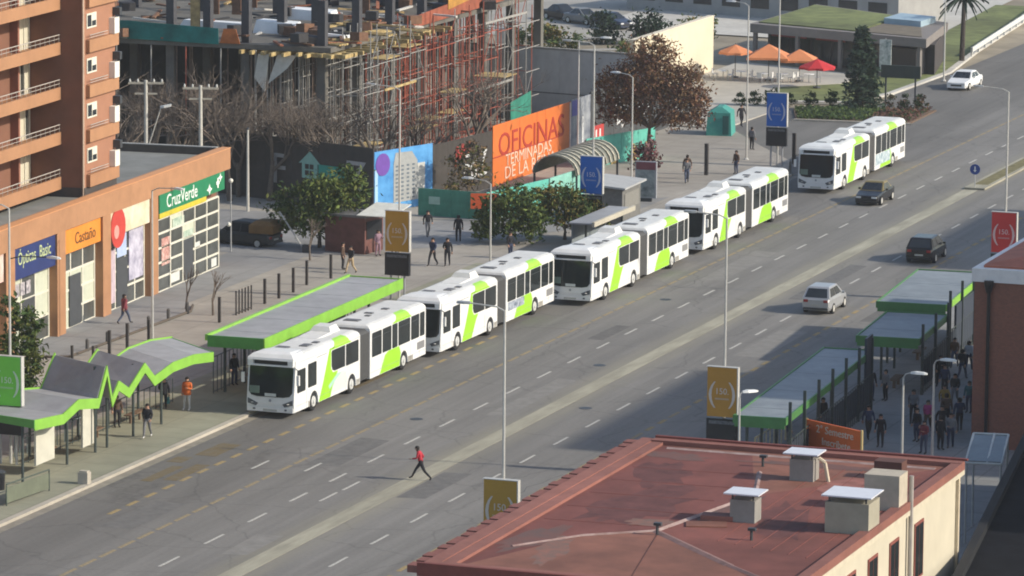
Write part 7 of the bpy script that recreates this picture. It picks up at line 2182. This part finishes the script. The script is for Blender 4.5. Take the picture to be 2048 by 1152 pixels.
RP = [
    (17.7, 13.2, 0, 'stand', 'black', 'black', 'person in black alone behind the orange banner'),
    (16.6, 15.0, 30, 'walk', 'navy', 'black', 'person in navy at the left edge of the right pavement crowd'),
    (20.1, 12.4, -20, 'talk', 'maroon', 'jeans', 'person in maroon nearest to the red roof edge in the crowd'),
    (20.6, 13.6, 160, 'stand', 'black', 'black', 'tall person in black in the front of the crowd by the brick wall'),
    (20.9, 14.4, 10, 'carry', 'grey', 'navy', 'person in grey close to the brick corner'),
    (18.9, 17.7, 0, 'walk', 'magenta', 'brown', 'person in a magenta top in the right pavement crowd'),
    (19.4, 19.4, 190, 'stand', 'brown', 'black', 'person in brown behind the magenta top'),
    (18.6, 22.1, 20, 'walk', 'mustard', 'black', 'person in mustard in the middle of the right crowd'),
    (19.5, 23.6, -10, 'stand', 'teal', 'navy', 'person in teal beside the brick wall'),
    (20.5, 22.6, 170, 'stand', 'navy', 'jeans', 'person in navy and jeans against the brick wall'),
    (18.3, 25.4, 0, 'walk', 'black', 'grey', 'person in black and grey behind the mustard top'),
    (16.3, 30.2, 10, 'talk', 'black', 'black', 'person in black talking at the middle shelter section'),
    (14.0, 24.9, 40, 'stand', 'black', 'navy', 'person in black left of two under the middle shelter front'),
    (14.7, 25.2, -40, 'stand', 'grey', 'black', 'person in grey right of two under the middle shelter front'),
    (15.6, 35.9, 0, 'walk', 'brown', 'jeans', 'person in brown walking behind the raised shelter section'),
    (16.6, 35.0, 180, 'walk', 'pale', 'navy', 'person in a pale jacket beside the raised shelter section'),
    (17.2, 41.0, 0, 'walk', 'white', 'black', 'person in white beyond the crowd on the right pavement'),
    (17.9, 45.5, 180, 'stand', 'black', 'tan', 'person in black and tan trousers beyond the brick wall'),
    (14.0, 16.0, 60, 'stand', 'black', 'black', 'person in black under the long right shelter'),
    (20.0, 16.2, 30, 'walk', 'black', 'black', 'person in black between the maroon and the magenta ones in the crowd'),
    (20.3, 18.5, 200, 'carry', 'navy', 'black', 'person in navy carrying something near the brick wall'),
    (19.0, 15.2, -30, 'stand', 'black', 'navy', 'person in black and navy left of the tall one in the crowd'),
    (17.6, 19.8, 10, 'walk', 'grey', 'black', 'person in grey on the open side of the crowd'),
    (19.9, 25.6, 180, 'walk', 'black', 'brown', 'person in black and brown at the back of the crowd by the wall'),
    (17.2, 27.6, -10, 'stand', 'navy', 'black', 'person in navy behind the middle shelter posts'),
    (16.9, 32.4, 170, 'walk', 'black', 'jeans', 'person in black and jeans beside the middle shelter fence'),
    (18.6, 30.6, 0, 'walk', 'maroon', 'black', 'person in maroon walking beyond the crowd'),
    (13.7, 11.0, 90, 'stand', 'navy', 'grey', 'person in navy and grey under the long right shelter'),
]
for x, y, f, po, tp, lg_, lb in RP:
    person(lb, x, y, f, po, tp, lg_, 1.70 + 0.04 * ((int(x * 10) % 3) - 1))

# dark pickup parked between the shops and the hoarding
p = thing('parked_pickup', 'dark pickup with a yellow load parked behind the shop corner', 'pickup', (-36.6, 61.6, 0.05), R(-100))
pk = mat('pickup_dark', (0.03, 0.035, 0.035), 0.4, 0.15, 2)
car_mesh_parts(p, pk, kind='sedan', L=4.9, Wd=1.8, H=1.6)
tag(MB().box(-0.8, 0.8, -0.9, 0.9, 0, 0.5).loft([[(-0.8, -0.9, 0.5), (0.8, -0.9, 0.5), (0.8, 0.9, 0.5), (-0.8, 0.9, 0.5)], [(-0.5, -0.6, 0.75), (0.5, -0.6, 0.75), (0.5, 0.6, 0.75), (-0.5, 0.6, 0.75)]]).build('load_bundle', mat('load_ochre', (0.17, 0.095, 0.03), 0.8, 0.15, 2), loc=(-34.9, 61.3, 1.0)), 'ochre bundle on the back of the dark pickup', 'bundle')
t = thing('boom_barrier', 'slanted pale pole leaning beside the pickup', 'pole', (-33.2, 60.2, 0.1))
MB().tube((1.6, -0.4, 0), (-0.6, 0.6, 2.3), 0.05, n=6).build('boom', pale_steel, t)
MB().box(1.4, 1.8, -0.6, -0.2, 0, 0.5).build('base', dark_steel, t)

# ---------------------------------------------------------------- thin winter haze
hz = bpy.data.materials.new('haze_air')
hz.use_nodes = True
hn = hz.node_tree
for n in list(hn.nodes):
    hn.nodes.remove(n)
ho = hn.nodes.new('ShaderNodeOutputMaterial')
hv = hn.nodes.new('ShaderNodeVolumePrincipled')
hv.inputs['Color'].default_value = (0.88, 0.90, 0.92, 1)
hv.inputs['Density'].default_value = 0.00015
hv.inputs['Anisotropy'].default_value = 0.2
hn.links.new(hv.outputs[0], ho.inputs['Volume'])
stuff(MB().box(-420, 300, -260, 900, -1.5, 48).build('haze', hz))
